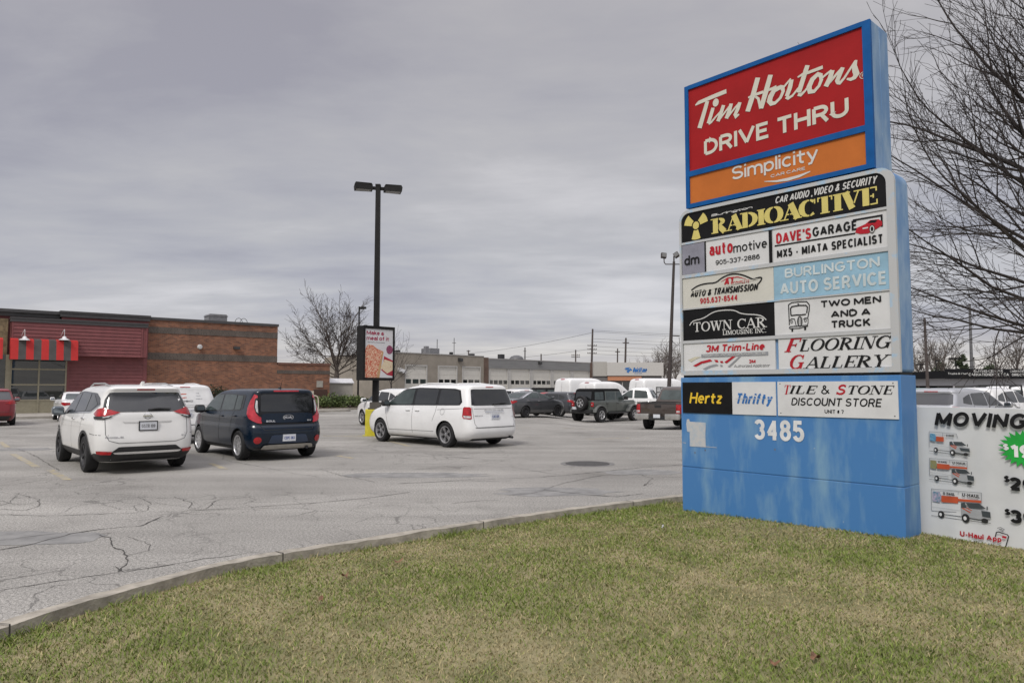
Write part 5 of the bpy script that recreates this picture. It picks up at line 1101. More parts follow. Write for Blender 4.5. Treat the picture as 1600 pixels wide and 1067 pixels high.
# ---- white minivan by the yellow plinth
VAN_LV = [(.20, -2.32, 2.28, .84, .25, .35), (.28, -2.50, 2.44, .93, .3, .45), (.42, -2.585, 2.55, .975, .32, .5), (.60, -2.57, 2.57, .99, .32, .5), (.80, -2.52, 2.50, .985, .3, .5), (.94, -2.49, 2.32, .97, .28, .5), (1.02, -2.475, 2.0, .955, .26, .45), (1.10, -2.46, 1.62, .935, .25, .35),
          (1.32, -2.39, 1.22, .88, .22, .3), (1.52, -2.31, .82, .82, .2, .25), (1.62, -2.29, .52, .775, .18, .2), (1.68, -2.27, .25, .70, .15, .2), (1.725, -2.0, -.2, .52, .12, .15), (1.735, -1.6, -.6, .3, .1, .1)]
def minivan(name, label, loc, th, plate, wrap=False):
    c = Car(name, label, 'van', loc, th, WHITECAR, VAN_LV, white=True, rtap=(.25, .04))
    c.arches(3.08, .345, .985, 1.13)
    gb = pbr('gloss black trim', (.01, .01, .011), .1)
    rw = rd([(-.76, 1.145), (.76, 1.145), (.72, 1.35), (.66, 1.585), (-.66, 1.585), (-.72, 1.35)], .06)
    if not wrap: c.put('rear_window', GLASS, [('B', rw)])
    c.put('window_band', gb, [('S', rd([(1.38, 1.10), (-2.08, 1.15), (-2.16, 1.24), (-2.0, 1.56), (-1.75, 1.60), (-.2, 1.63), (.62, 1.58)], .05))], .004)
    for i, p in enumerate(([(1.22, 1.135), (-.02, 1.15), (-.02, 1.59), (.55, 1.55)], [(-.12, 1.15), (-1.1, 1.165), (-1.1, 1.585), (-.12, 1.60)], [(-1.2, 1.165), (-2.04, 1.175), (-2.09, 1.25), (-1.95, 1.53), (-1.72, 1.565), (-1.2, 1.58)])):
        c.put('side_window', GLASS_L if i == 0 else GLASS, [('S', rd(p, .05))], .008)
    c.put('windscreen', GLASS, [('F', rd([(-.78, 1.12), (.78, 1.12), (.68, 1.56), (-.68, 1.56)], .08))])
    for m, vw in ((lambda p: p, 'L'), (mir, 'R')):
        c.put('headlamp', CLEARLAMP, [('F', m([(.5, .78), (.86, .84), (.88, .98), (.55, .92)]))])
    o = c.corner('tail_lamp', REDLAMP, [('B', .80, .80), ('B', .84, .785), ('S', -2.27, .81), ('S', -2.235, .87), ('S', -2.23, 1.08), ('S', -2.26, 1.11), ('B', .80, 1.105), ('B', .775, 1.08)], .016)
    c.corner('clear_lens', CLEARLAMP, [('B', .825, .81), ('S', -2.29, .825), ('S', -2.27, .88), ('B', .80, .865)], .022, o)
    c.put('bumper_gap', SEAMW, [('B', rd([(-.72, .545), (.72, .545), (.74, .57), (-.74, .57)], .1))], .006)
    c.put('lower_valance', BLACKP, [('B', rect(-.9, .9, .2, .262)), ('S', rect(-1.1, 1.1, .2, .235)), ('F', rect(-.8, .8, .25, .45))], .006)
    c.put('plate_garnish', CHROME, [('B', rd([(-.36, .955), (.36, .955), (.36, .985), (-.36, .985)], .1))], .024)
    lines = [('B', [(.755, 1.12), (.74, .66), (.68, .575)]), ('B', [(-.755, 1.12), (-.74, .66), (-.68, .575)]), ('S', [(-.07, 1.12), (-.07, .34)]), ('S', [(-1.15, 1.15), (-1.12, .95), (-1.0, .70)]), ('S', [(1.32, 1.10), (1.22, .85), (1.08, .42)]), ('S', [(-1.18, 1.02), (-2.2, 1.07)]), ('B', [(-.77, 1.06), (.77, 1.06)]), ('S', [(1.1, .40), (-1.05, .42)])]
    c.seams(lines)
    m_ = MB(); q = [( -1.42 + .085 * math.cos(2 * math.pi * i / 16), .97 + .085 * math.sin(2 * math.pi * i / 16)) for i in range(17)]; del m_
    c.seams([('L', q)], .008)
    c.put('brake_light', REDLAMP, [('B', rect(-.14, .14, 1.635, 1.655))], .012)
    m_ = MB(); h = c.hit('B', 0, 1.16).x; m_.tube([(h - .02, 0, 1.17), (h - .03, -.25, 1.205), (h - .02, -.5, 1.20)], [.022, .016, .012], 8); None if wrap else m_.build('rear_wiper', BLACKP, c.root, 50)
    c.handles([(.14, .985), (-.30, .985)], WHITECAR); c.mirrors(1.12, 1.10, BLACKP)
    c.rails(-1.7, .1, .58, WHITECAR, .035)
    c.plate(0, .845, plate, None)
    c.wheels(3.08, .855, .345, .22, .23, pbr('two tone rim', (.42, .42, .43), .3, .7, var=.2) if not wrap else ALLOY, 5); underside(c, -2.2, 2.2, .65, .22)
    m_ = MB(); m_.tube([(-2.58, -.62, .25), (-2.2, -.62, .27)], .035, 10); m_.build('exhaust_pipe', DARKRIM, c.root)
    return c
rl = gp(699.5, 698.5); th = R(135); f, l = Vector((math.cos(th), math.sin(th), 0)), Vector((-math.sin(th), math.cos(th), 0))
c = minivan('minivan', 'white minivan with red square tail lamps parked by the yellow lamp plinth', Vector((rl.x, rl.y, 0)) + f * 1.54 - l * .86, th, 'CJAT 425')
c.badge('D O D G E', .36, -.36, 1.005, 1.035, pbr('badge metal', (.35, .35, .36), .3, .8), .02); c.badge('GRAND CARAVAN', .72, .44, .86, .885, MATS['badge metal']); c.badge('GT', -.66, -.74, .82, .845, MATS['badge metal'])
# ---- wrapped white van behind the crossover
q = gp(318, 689); th = R(131); f, l = Vector((math.cos(th), math.sin(th), 0)), Vector((-math.sin(th), math.cos(th), 0))
c = minivan('passenger_van', 'white van whose rear glass is covered by a white company graphic, behind the navy hatchback', Vector((q.x, q.y, 0)) + f * 1.54 + l * .80, th, 'BX85 042', True)
wr = c.put('rear_graphic', pbr('white vinyl wrap', (.72, .72, .715), .4, var=.04), [('B', rd([(-.80, 1.12), (.80, 1.12), (.74, 1.35), (.68, 1.59), (-.68, 1.59), (-.74, 1.35)], .06))], .009)
def tail_text(c, s, y0, w, z0, z1, mat, name='lettering', space=1.0):
    m_ = MB(); write(m_, s, 0, z0, w, z1, 0, .02, 0, space); m_.v = [(c.hit('B', y0 - a, zz).x - .014 + b, y0 - a, zz) for a, b, zz in m_.v]; m_.build(name, mat, wr)
tail_text(c, 'CLASSIC', .46, .66, 1.215, 1.262, INKK, space=1.3)
for i, s in enumerate(('THE', 'TINT', 'PEOPLE')): tail_text(c, s, -.28, .10 + .04 * i, 1.45 - .08 * i, 1.475 - .08 * i, INKG)
c.put('flag_mark', pbr('flag orange', (.55, .10, .05), .5), [('B', [(.24, 1.42), (-.02, 1.43), (-.02, 1.455), (.24, 1.445)]), ('B', [(.24, 1.31), (-.02, 1.33), (-.02, 1.35), (.24, 1.335)]), ('B', [(.20, 1.335), (.24, 1.335), (.24, 1.43), (.22, 1.43)])], .014, parent=wr)

# ---- generic family shapes for the other cars
def suv(name, label, loc, th, mat, white=False, group=None, L=4.5, H=1.62, lamp='wide', sc=1.0, rim=ALLOY, hgt=1.0, detail=True):
    k = L / 4.6; h = H / 1.66
    lv = [(z * h, a * k, b * k, w, cr, cf) for z, a, b, w, cr, cf in [(.22, -2.1, 2.05, .74, .2, .3), (.30, -2.22, 2.2, .84, .25, .4), (.45, -2.3, 2.27, .89, .28, .45), (.65, -2.3, 2.3, .905, .3, .5), (.85, -2.26, 2.25, .90, .28, .5), (.98, -2.23, 2.0, .89, .25, .5), (1.04, -2.22, 1.5, .87, .24, .4), (1.1, -2.2, 1.15, .85, .22, .3), (1.3, -2.05, .8, .785, .2, .25), (1.48, -1.9, .42, .715, .18, .2), (1.56, -1.92, .2, .67, .15, .2), (1.62, -1.8, -.1, .58, .12, .2), (1.655, -1.4, -.4, .36, .1, .1)]]
    c = Car(name, label, 'car', loc, th, mat, lv, group, white=white, rtap=(.3, .07))
    wb = 2.62 * k; c.arches(wb, .335, .90, 1.13)
    z = lambda q: [(a * k, b * h) for a, b in q]; zb = lambda q: [(a, b * h) for a, b in q]
    c.put('rear_window', GLASS, [('B', rd(zb([(-.70, 1.14), (.70, 1.14), (.60, 1.50), (-.60, 1.50)]), .07))])
    c.put('side_window', GLASS, [('S', rd(z([(1.0, 1.09), (-.10, 1.11), (-.10, 1.52), (.25, 1.49)]), .06)), ('S', rd(z([(-.18, 1.11), (-1.1, 1.14), (-1.02, 1.49), (-.18, 1.52)]), .06)), ('S', rd(z([(-1.18, 1.14), (-1.65, 1.2), (-1.55, 1.36), (-1.1, 1.48)]), .06))], .007)
    c.put('windscreen', GLASS, [('F', rd(zb([(-.72, 1.1), (.72, 1.1), (.6, 1.48), (-.6, 1.48)]), .08))])
    for m, vw in ((lambda p: p, 'L'), (mir, 'R')):
        c.put('headlamp', CLEARLAMP, [('F', m(zb([(.45, .78), (.84, .84), (.84, .95), (.5, .88)]))), (vw, z([(2.18, .82), (1.85, .86), (1.78, .95), (2.1, .93)]))], .01)
    c.corner('tail_lamp', REDLAMP, [(v, (q if v == 'B' else q * k), b * h) for v, q, b in [('B', .45, .975), ('B', .70, .945), ('S', -1.98, .98), ('S', -1.90, 1.03), ('S', -1.96, 1.09), ('B', .70, 1.10), ('B', .60, 1.07)]], .014)
    c.put('bumper_cladding', BLACKP, [('B', zb([(-.70, .24), (.70, .24), (.70, .44), (-.70, .44)])), ('S', z([(-.92, .24), (.92, .24), (.92, .36), (-.92, .36)])), ('F', zb([(-.7, .26), (.7, .26), (.66, .62), (-.66, .62)]))], .007)
    c.seams([('S', z([(-.14, 1.09), (-.14, .4)])), ('S', z([(-1.1, 1.12), (-.98, .75)])), ('S', z([(1.0, 1.05), (.95, .45)])), ('B', zb([(.68, .94), (.64, .6), (-.64, .6), (-.68, .94)]))])
    c.put('brake_light', REDLAMP, [('B', zb([(-.2, 1.535), (.2, 1.535), (.2, 1.56), (-.2, 1.56)]))], .01)
    c.handles([(-.28 * k, .96 * h), (-1.12 * k, .98 * h)], mat); c.mirrors(.88 * k, 1.05 * h, mat)
    c.plate(0, .80 * h, 'CKVR 318' if white else 'BTLM 760')
    c.wheels(wb, .775, .335, .21, .215, rim, 5); underside(c, -1.9, 1.9, .6, .23)
    return c
def sedan(name, label, loc, th, mat, white=False, group=None, rim=ALLOY, L=4.62):
    k = L / 4.65
    lv = [(z, a * k, b * k, w, cr, cf) for z, a, b, w, cr, cf in [(.19, -2.1, 2.1, .74, .2, .3), (.27, -2.24, 2.24, .83, .25, .4), (.42, -2.32, 2.32, .88, .28, .5), (.60, -2.33, 2.33, .90, .3, .55), (.76, -2.31, 2.26, .895, .28, .55), (.88, -2.29, 1.95, .885, .25, .5), (.945, -2.28, 1.5, .87, .22, .4), (.99, -2.24, 1.2, .855, .2, .3), (1.025, -1.95, 1.02, .84, .15, .25), (1.06, -1.72, .92, .82, .15, .2), (1.2, -1.40, .6, .74, .15, .2), (1.34, -1.02, .18, .655, .15, .2), (1.41, -.75, -.05, .57, .12, .15), (1.44, -.5, -.25, .36, .1, .1)]]
    c = Car(name, label, 'car', loc, th, mat, lv, group, white=white, rtap=(.3, .09))
    wb = 2.69 * k; c.arches(wb, .32, .895, 1.14); z = lambda q: [(a * k, b) for a, b in q]
    c.put('rear_window', GLASS_L, [('B', rd([(-.64, 1.07), (.64, 1.07), (.54, 1.34), (-.54, 1.34)], .07))])
    c.put('side_window', GLASS_L, [('S', rd(z([(.85, 1.03), (-.10, 1.05), (-.10, 1.35), (.14, 1.33)]), .06)), ('S', rd(z([(-.18, 1.05), (-1.02, 1.07), (-.88, 1.30), (-.55, 1.36), (-.18, 1.37)]), .06)), ('S', rd(z([(-1.08, 1.07), (-1.42, 1.09), (-1.0, 1.24)]), .04))], .007)
    c.put('window_trim', CHROME, [('S', z([(-1.5, 1.075), (-1.0, 1.285), (-.6, 1.385), (-.6, 1.40), (-1.02, 1.30), (-1.56, 1.075)]))], .008)
    c.put('windscreen', GLASS_L, [('F', rd([(-.70, 1.05), (.70, 1.05), (.56, 1.34), (-.56, 1.34)], .08))])
    for m, vw in ((lambda p: p, 'L'), (mir, 'R')):
        c.put('headlamp', CLEARLAMP, [('F', m([(.5, .66), (.84, .70), (.84, .84), (.55, .78)])), (vw, z([(2.2, .70), (1.85, .78), (1.75, .86), (2.1, .84)]))], .01)
    c.corner('tail_lamp', REDLAMP, [(v, (q if v == 'B' else q * k), b) for v, q, b in [('B', .46, .82), ('B', .70, .775), ('S', -2.08, .84), ('S', -1.96, .91), ('S', -2.1, .94), ('B', .70, .925), ('B', .48, .915)]], .014)
    c.put('bumper_cladding', BLACKP, [('B', rect(-.66, .66, .24, .38)), ('F', [(-.6, .25), (.6, .25), (.5, .7), (-.5, .7)]), ('S', z([(-.95, .2), (.95, .2), (.95, .25), (-.95, .25)]))], .007)
    c.seams([('S', z([(-.14, 1.04), (-.14, .3)])), ('S', z([(-1.05, 1.06), (-.95, .7)])), ('S', z([(.92, 1.02), (.9, .35)])), ('B', [(.5, .95), (.45, .6), (-.45, .6), (-.5, .95)]), ('S', z([(2.1, .62), (1.6, .8), (-2.0, .86)]))])
    c.handles([(-.28, .90), (-1.15, .92)], CHROME); c.mirrors(.78 * k, 1.0, mat, .9)
    c.plate(0, .72, 'CAHD 551')
    c.wheels(wb, .78, .32, .205, .21, rim, 10); underside(c, -1.9, 1.9, .6, .2)
    return c
GREYCAR = metal_paint('gunmetal car paint', (.075, .078, .085))
def axis(thd): th = R(thd); return Vector((math.cos(th), math.sin(th), 0)), Vector((-math.sin(th), math.cos(th), 0)), th
def seat_at(px, py, thd, fx, ly):
    """place a car so that the point fx metres ahead and ly metres left of its centre stands on the ground seen at this pixel"""
    f, l, th = axis(thd); p = gp(px, py)
    for _ in range(4): p = gp(px, py, lot_z(p.x, p.y))
    c = p - f * fx - l * ly; return (c.x, c.y, lot_z(c.x, c.y)), th
loc, th = seat_at(820, 652.5, 46, -1.34, -.78)
sedan('parked_sedan', 'grey sedan seen from its right side between white minivan and off-roader', loc, th, GREYCAR, rim=DARKRIM)
loc, th = seat_at(568, 664, 127, 1.31, .775)
suv('compact_crossover', 'white compact crossover half hidden behind the yellow plinth and the minivan', loc, th, WHITECAR, True, L=4.5, H=1.6)
loc, th = seat_at(86, 655.5, 127, 1.34, .78)
sedan('white_sedan', 'white sedan parked at the restaurant window beyond the nearest crossover', loc, th, WHITECAR, True)
loc, th = seat_at(19, 664, 127, -1.31, -.775)
suv('red_crossover', 'dark red crossover cut by the left edge in front of the restaurant', loc, th, metal_paint('deep red car paint', (.22, .012, .018)), L=4.5, H=1.62)
f, l, th = axis(134)
p = at(866, 640, 45.5); suv('dark_hatchback', 'dark grey hatchback showing its lit red lamp between grey sedan and off-roader', (p.x, p.y, lot_z(p.x, p.y) + .0), th, metal_paint('graphite car paint', (.05, .052, .06)), L=4.4, H=1.52)
p = at(800, 640, 52); suv('far_white_hatch', 'white car roof showing just over the white minivan tail', (p.x, p.y, 0), R(125), WHITECAR, True, L=4.4, H=1.55)
p = at(806, 640, 66); suv('silver_suv', 'grey suv standing before the garage doors right of the far white roof', (p.x, p.y, -.1), R(150), metal_paint('mid grey car paint', (.13, .135, .14)), L=4.6, H=1.75)
p = at(846, 640, 57); suv('red_sedan_far', 'red car seen as a strip of roof above the grey sedan', (p.x, p.y, -.2), R(160), metal_paint('bright red car paint', (.30, .02, .02)), L=4.5, H=1.5)
# ---- grey off-roader with a spare wheel
def box_body(levels, **k): return loft(levels, k.get('bow', .02), k.get('ftap', (.3, .04)), k.get('rtap', (.2, .02)), k.get('it', 1))
def jeep(name, label, loc, th, col, group=None, simple=False):
    c = Car(name, label, 'off-roader', loc, th, col, [(.48, -1.98, 1.95, .70, .1, .12), (.55, -2.02, 2.02, .76, .12, .14), (.90, -2.03, 2.05, .775, .12, .14), (1.10, -2.03, 2.03, .775, .12, .14), (1.15, -2.02, 1.98, .765, .12, .14), (1.19, -2.02, 1.9, .74, .1, .14)], bow=.02, ftap=(.5, .22), rtap=(.2, .02), it=1)
    c.arches(3.0, .41, .82, 1.12, .30)
    HT = pbr('black hardtop', (.012, .012, .013), .9, var=.15, spec=.1)
    v, f = box_body([(1.17, -2.0, .85, .745, .08, .08), (1.40, -1.96, .72, .72, .08, .08), (1.72, -1.9, .52, .675, .1, .08), (1.80, -1.86, .46, .65, .1, .08), (1.845, -1.75, .35, .56, .1, .06)])
    m_ = MB(); m_.add(v, f); top = m_.build('hardtop', HT, c.root, 35); bv = BVHTree.FromPolygons([Vector(p) for p in v], f)
    c.put('door_frame', col, [('S', [(.90, 1.16), (-1.02, 1.16), (-1.0, 1.25), (-.96, 1.70), (.42, 1.70), (.72, 1.25)])], .004, bvh=bv)
    c.put('side_window', GLASS_L, [('S', rd([(.78, 1.22), (.03, 1.22), (.05, 1.66), (.46, 1.66)], .04)), ('S', rd([(-.10, 1.22), (-.88, 1.22), (-.86, 1.66), (-.08, 1.66)], .04)), ('S', rd([(-1.12, 1.22), (-1.88, 1.22), (-1.82, 1.66), (-1.10, 1.66)], .04))], .009, bvh=bv)
    c.put('rear_window', GLASS, [('B', rd(rect(-.55, .55, 1.25, 1.68), .06))], .006, bvh=bv); c.put('windscreen', GLASS, [('F', rd(rect(-.56, .56, 1.22, 1.7), .06))], .006, bvh=bv)
    m_ = MB()
    for x in (-1.5, 1.5):
        for sg in (1, -1):
            a = [(x + .47 * math.cos(R(q)), .41 + .47 * math.sin(R(q))) for q in range(15, 166, 10)]; b = [(x + .57 * math.cos(R(q)), .41 + .55 * math.sin(R(q))) for q in range(165, 14, -10)]
            m_.prism(a + b, sg * .62, sg * .93, 'y')
    bevel_obj(m_.build('fender_flare', pbr('grey flare', (.115, .12, .115), .6), c.root, 40), .02)
    m_ = MB(); m_.box(-2.16, -2.0, -.72, .72, .50, .70); m_.box(2.0, 2.22, -.75, .75, .50, .70); bevel_obj(m_.build('bumper', BLACKP, c.root, 40), .03)
    m_ = MB(); [m_.tube([(-.9, s * .86, .50), (.95, s * .86, .50)], .05, 8) for s in (1, -1)]; m_.build('side_step', BLACKP, c.root, 40)
    for sg in (1, -1):
        m_ = MB(); m_.box(-2.065, -2.0, sg * .69 - .085, sg * .69 + .085, .86, 1.10); o = bevel_obj(m_.build('tail_lamp', REDLAMP, c.root, 40), .015); m_ = MB(); m_.lathe([(0, -2.072), (.03, -2.072), (.03, -2.06)], 12, 'x', (0, sg * .69, .98)); m_.build('clear_lens', CLEARLAMP, o)
        m_ = MB(); m_.lathe([(0, 2.07), (.09, 2.07), (.1, 2.0)], 16, 'x', (0, sg * .45, .98)); m_.build('headlamp', CLEARLAMP, c.root)
    wheel(c.root, -2.19, -.05, 1.06, .40, .26, .235, ALLOY, 5, 'spare_wheel', (0, 0, R(90)))
    m_ = MB(); m_.box(-2.1, -2.0, -.15, .05, .95, 1.15); m_.build('spare_carrier', BLACKP, c.root)
    c.seams([('S', [(.86, 1.16), (.84, .6)]), ('S', [(-.04, 1.16), (-.04, .58)]), ('S', [(-.98, 1.16), (-.80, .85), (-.80, .58)])], .014)
    m_ = MB()
    for x in (-.02 + .12, -.86): 
        for sg in (1, -1): m_.box(x - .09, x + .09, min(sg * .77, sg * .80), max(sg * .77, sg * .80), 1.01, 1.04)
    m_.build('handle', BLACKP, c.root)
    m_ = MB()
    for sg in (1, -1): m_.box(.62, .74, min(sg * .80, sg * 1.02), max(sg * .80, sg * 1.02), 1.22, 1.42); m_.box(.66, .70, min(sg * .70, sg * .82), max(sg * .70, sg * .82), 1.25, 1.30)
    bevel_obj(m_.build('mirror', BLACKP, c.root, 40), .02)
    m_ = MB(); m_.box(-2.075, -2.05, .42, .70, .70, .84); m_.build('licence_plate', PLATE, c.root)
    c.wheels(3.0, .80, .41, .26, .235, ALLOY, 5); underside(c, -1.9, 1.9, .55, .45)
loc, th = seat_at(938, 660, 44, -1.5, -.80)
jeep('off_roader', 'grey green boxy off-roader with black top and spare wheel on its tailgate', loc, th, metal_paint('sage grey car paint', (.085, .098, .088)))
p = at(842, 640, 62); jeep('black_off_roader', 'black boxy off-roader far off before the garage doors', (p.x, p.y, -.2), R(155), pbr('black car paint', (.012, .012, .013), .25, coat=.6))
# ---- pickups
def pickup(name, label, loc, th, col, rack=False, plate='AX 84221', white=False, rim=ALLOY):
    c = Car(name, label, 'pickup', loc, th, col, [(.50, -2.78, 2.80, .84, .12, .3), (.58, -2.84, 2.9, .95, .12, .35), (.85, -2.86, 2.95, 1.0, .10, .35), (1.08, -2.85, 2.92, .995, .10, .35), (1.18, -2.84, 2.8, .985, .09, .3), (1.23, -2.83, 2.7, .975, .08, .3)], bow=.03, ftap=(.2, .06), rtap=(.1, .0), it=1, white=white, bodyname='body')
    def bed(q): q.box(-2.74, -.85, -.80, .80, .75, 1.6)
    c.arches(3.65, .40, .99, 1.13, .32, bed)
    v, f = box_body([(1.20, -.78, 1.75, .97, .1, .15), (1.30, -.74, 1.55, .95, .1, .15), (1.55, -.62, 1.12, .86, .12, .15), (1.78, -.50, .72, .77, .12, .15), (1.86, -.45, .55, .72, .1, .12), (1.90, -.3, .35, .58, .1, .1)], bow=.03)
    m_ = MB(); m_.add(v, f); m_.build('cab', col, c.root, 35); bv = BVHTree.FromPolygons([Vector(p) for p in v], f)
    c.put('rear_window', GLASS_L, [('B', rd([(-.74, 1.30), (.74, 1.30), (.66, 1.74), (-.66, 1.74)], .06))], .007, bvh=bv)
    c.put('windscreen', GLASS, [('F', rd([(-.8, 1.28), (.8, 1.28), (.66, 1.76), (-.66, 1.76)], .06))], .007, bvh=bv)
    c.put('side_window', GLASS_L, [('S', rd([(1.35, 1.28), (.48, 1.27), (.48, 1.76), (.70, 1.74)], .05)), ('S', rd([(.38, 1.27), (-.45, 1.27), (-.36, 1.70), (.38, 1.76)], .05))], .007, bvh=bv)
    for m, vw in ((lambda p: p, 'L'), (mir, 'R')):
        o = c.put('tail_lamp', REDLAMP, [('B', m(rd(rect(.80, .97, .76, 1.14), .05))), (vw, rd(rect(-2.83, -2.70, .76, 1.14), .05))], .014)
        c.put('clear_lens', CLEARLAMP, [('B', m(rect(.82, .95, .80, .88)))], .018, parent=o)
        c.put('headlamp', CLEARLAMP, [('F', m(rect(.62, .92, .85, 1.1))), (vw, rect(2.6, 2.8, .88, 1.08))], .012)
    c.put('tailgate_cap', BLACKP, [('B', rect(-.78, .78, 1.16, 1.21))], .014)
    m_ = MB(); h = c.hit('B', 0, 1.0).x; m_.box(h - .02, h + .02, -.14, .14, 1.0, 1.11); bevel_obj(m_.build('tailgate_handle', BLACKP, c.root), .01)
    m_ = MB(); bx = pbr('bumper steel', (.42, .41, .39), .35, .6)
    for sg in (1, -1): m_.box(-3.02, -2.82, min(sg * .36, sg * .98), max(sg * .36, sg * .98), .50, .74)
    bevel_obj(m_.build('bumper', bx, c.root, 40), .03)
    m_ = MB(); m_.box(-2.98, -2.84, -.36, .36, .48, .64); m_.build('bumper_step', BLACKP, c.root)
    m_ = MB(); m_.box(-3.0, -2.985, -.15, .15, .57, .72); m_.build('licence_plate', PLATE, c.root)
    m_ = MB(); m_.box(2.8, 3.0, -.98, .98, .50, .72); bevel_obj(m_.build('front_bumper', bx, c.root, 40), .04)
    c.put('grille', BLACKP, [('F', rect(-.58, .58, .78, 1.1))], .012)
    c.seams([('S', [(.43, 1.2), (.43, .6)]), ('S', [(-.62, 1.22), (-.60, .6)]), ('S', [(1.45, 1.2), (1.35, .6)]), ('B', [(.79, 1.16), (.79, .72), (-.79, .72), (-.79, 1.16)])], .014)
    c.handles([(.28, 1.08), (-.45, 1.08)], CHROME)
    m_ = MB()
    for sg in (1, -1): m_.box(1.22, 1.34, min(sg * 1.0, sg * 1.24), max(sg * 1.0, sg * 1.24), 1.26, 1.50); m_.box(1.26, 1.30, min(sg * .88, sg * 1.02), max(sg * .88, sg * 1.02), 1.28, 1.33)
    bevel_obj(m_.build('mirror', BLACKP, c.root, 40), .03)
    if rack:
        m_ = MB()
        for sg in (1, -1): m_.tube([(-.92, sg * .78, 1.2), (-.92, sg * .74, 1.92)], .03, 6)
        for z in (1.92, 1.62): m_.tube([(-.92, -.76, z), (-.92, .76, z)], .03, 6)
        for y in (-.38, 0, .38): m_.tube([(-.92, y, 1.3), (-.92, y, 1.92)], .014, 5)
        for sg in (1, -1): m_.tube([(-.92, sg * .74, 1.92), (-2.2, sg * .78, 1.86), (-2.4, sg * .8, 1.22)], .03, 6)
        m_.build('headache_rack', BLACKP, c.root)
    c.wheels(3.65, .83, .40, .26, .235, rim, 6); underside(c, -2.7, 2.6, .6, .48)
loc, th = seat_at(1014, 669.5, 57, -1.82, .83)
pickup('brown_pickup', 'brown grey pickup with big red tail lamp, partly behind the blue sign', loc, th, metal_paint('brown grey car paint', (.075, .058, .05)))
p = at(1006, 640, 43.5); pickup('white_pickup', 'white crew cab pickup with black headache rack behind the brown pickup', (p.x, p.y, lot_z(p.x, p.y)), R(158), WHITECAR, True, white=True)
# ---- delivery vans
def cargo_van(name, label, loc, th, H, L, group='white delivery vans parked beyond the off-roader'):
    h = H / 2.6
    lv = [(.30, -L / 2 + .15, L / 2 - .2, .88, .1, .3), (.42, -L / 2 + .02, L / 2 - .05, .98, .12, .4), (.7, -L / 2, L / 2, 1.01, .12, .45), (.95, -L / 2 + .01, L / 2 - .05, 1.01, .12, .45), (1.15, -L / 2 + .02, L / 2 - .45, 1.0, .12, .4), (1.3, -L / 2 + .03, L / 2 - .95, .99, .12, .3), (1.7 * h + .2 * (1 - h), -L / 2 + .05, L / 2 - 1.45, .96, .12, .3), (2.2 * h, -L / 2 + .08, L / 2 - 1.9, .92, .14, .4), (2.42 * h, -L / 2 + .12, L / 2 - 2.2, .87, .16, .4), (2.54 * h, -L / 2 + .22, L / 2 - 2.5, .78, .18, .4), (2.6 * h, -L / 2 + .5, L / 2 - 2.9, .55, .15, .3)]
    c = Car(name, label, 'van', loc, th, WHITECAR, lv, group, white=True, rtap=(.2, .02), bow=.02)
    wb = L * .62; c.arches(wb, .34, 1.0, 1.13)
    s = H - .75
    c.put('rear_door_panel', WHITECAR, [('B', rd([(.06, .8), (.78, .8), (.74, s + .35), (.06, s + .35)], .08)), ('B', rd([(-.06, .8), (-.78, .8), (-.74, s + .35), (-.06, s + .35)], .08))], .012)
    c.put('side_panel', WHITECAR, [('S', rd([(-L / 2 + .35, .8), (-.3, .8), (-.3, s + .3), (-L / 2 + .35, s + .3)], .06)), ('S', rd([(-.2, .8), (L / 2 - 2.6, .8), (L / 2 - 2.6, s + .3), (-.2, s + .3)], .06))], .012)
    c.put('side_window', GLASS, [('S', rd([(L / 2 - 1.0, 1.2), (L / 2 - 2.2, 1.2), (L / 2 - 2.2, 1.75 * h + .1), (L / 2 - 1.6, 1.75 * h + .1)], .06))], .008); c.put('windscreen', GLASS, [('F', rd([(-.82, 1.22), (.82, 1.22), (.76, 1.9 * h), (-.76, 1.9 * h)], .06))], .008)
    c.put('brake_light', REDLAMP, [('B', rect(-.22, .22, 2.47 * h, 2.53 * h))], .02)
    for m, vw in ((lambda p: p, 'L'), (mir, 'R')): c.put('tail_lamp', REDLAMP, [('B', m(rect(.84, .97, .85, 1.3)))], .012); c.put('headlamp', CLEARLAMP, [('F', m(rect(.55, .88, .8, 1.05)))], .012)
    c.seams([('B', [(0, .45), (0, H - .3)]), ('S', [(L / 2 - 2.35, .4), (L / 2 - 2.35, 1.9 * h)]), ('S', [(-.25, .5), (-.25, s + .35)]), ('S', [(-L / 2 + .2, .62), (L / 2 - .9, .62)])], .02)
    c.put('lower_cladding', BLACKP, [('B', rect(-.9, .9, .32, .5)), ('F', rect(-.8, .8, .32, .6))], .01); c.mirrors(L / 2 - 1.3, 1.2, BLACKP, 1.3)
    c.wheels(wb, .86, .34, .22, .21, DARKRIM, 6)
p = at(921, 630, 55); cargo_van('delivery_van', 'tall white delivery van nearest the garage, left of the lower van', (p.x, p.y, -.26), R(35), 2.62, 5.6)
p = at(956, 630, 50); cargo_van('delivery_van', 'lower white delivery van between the two tall vans', (p.x, p.y, -.26), R(33), 2.32, 4.8)
p = at(1042, 630, 54.5); cargo_van('delivery_van', 'tall white delivery van behind the white pickup', (p.x, p.y, -.26), R(28), 2.60, 6.0)
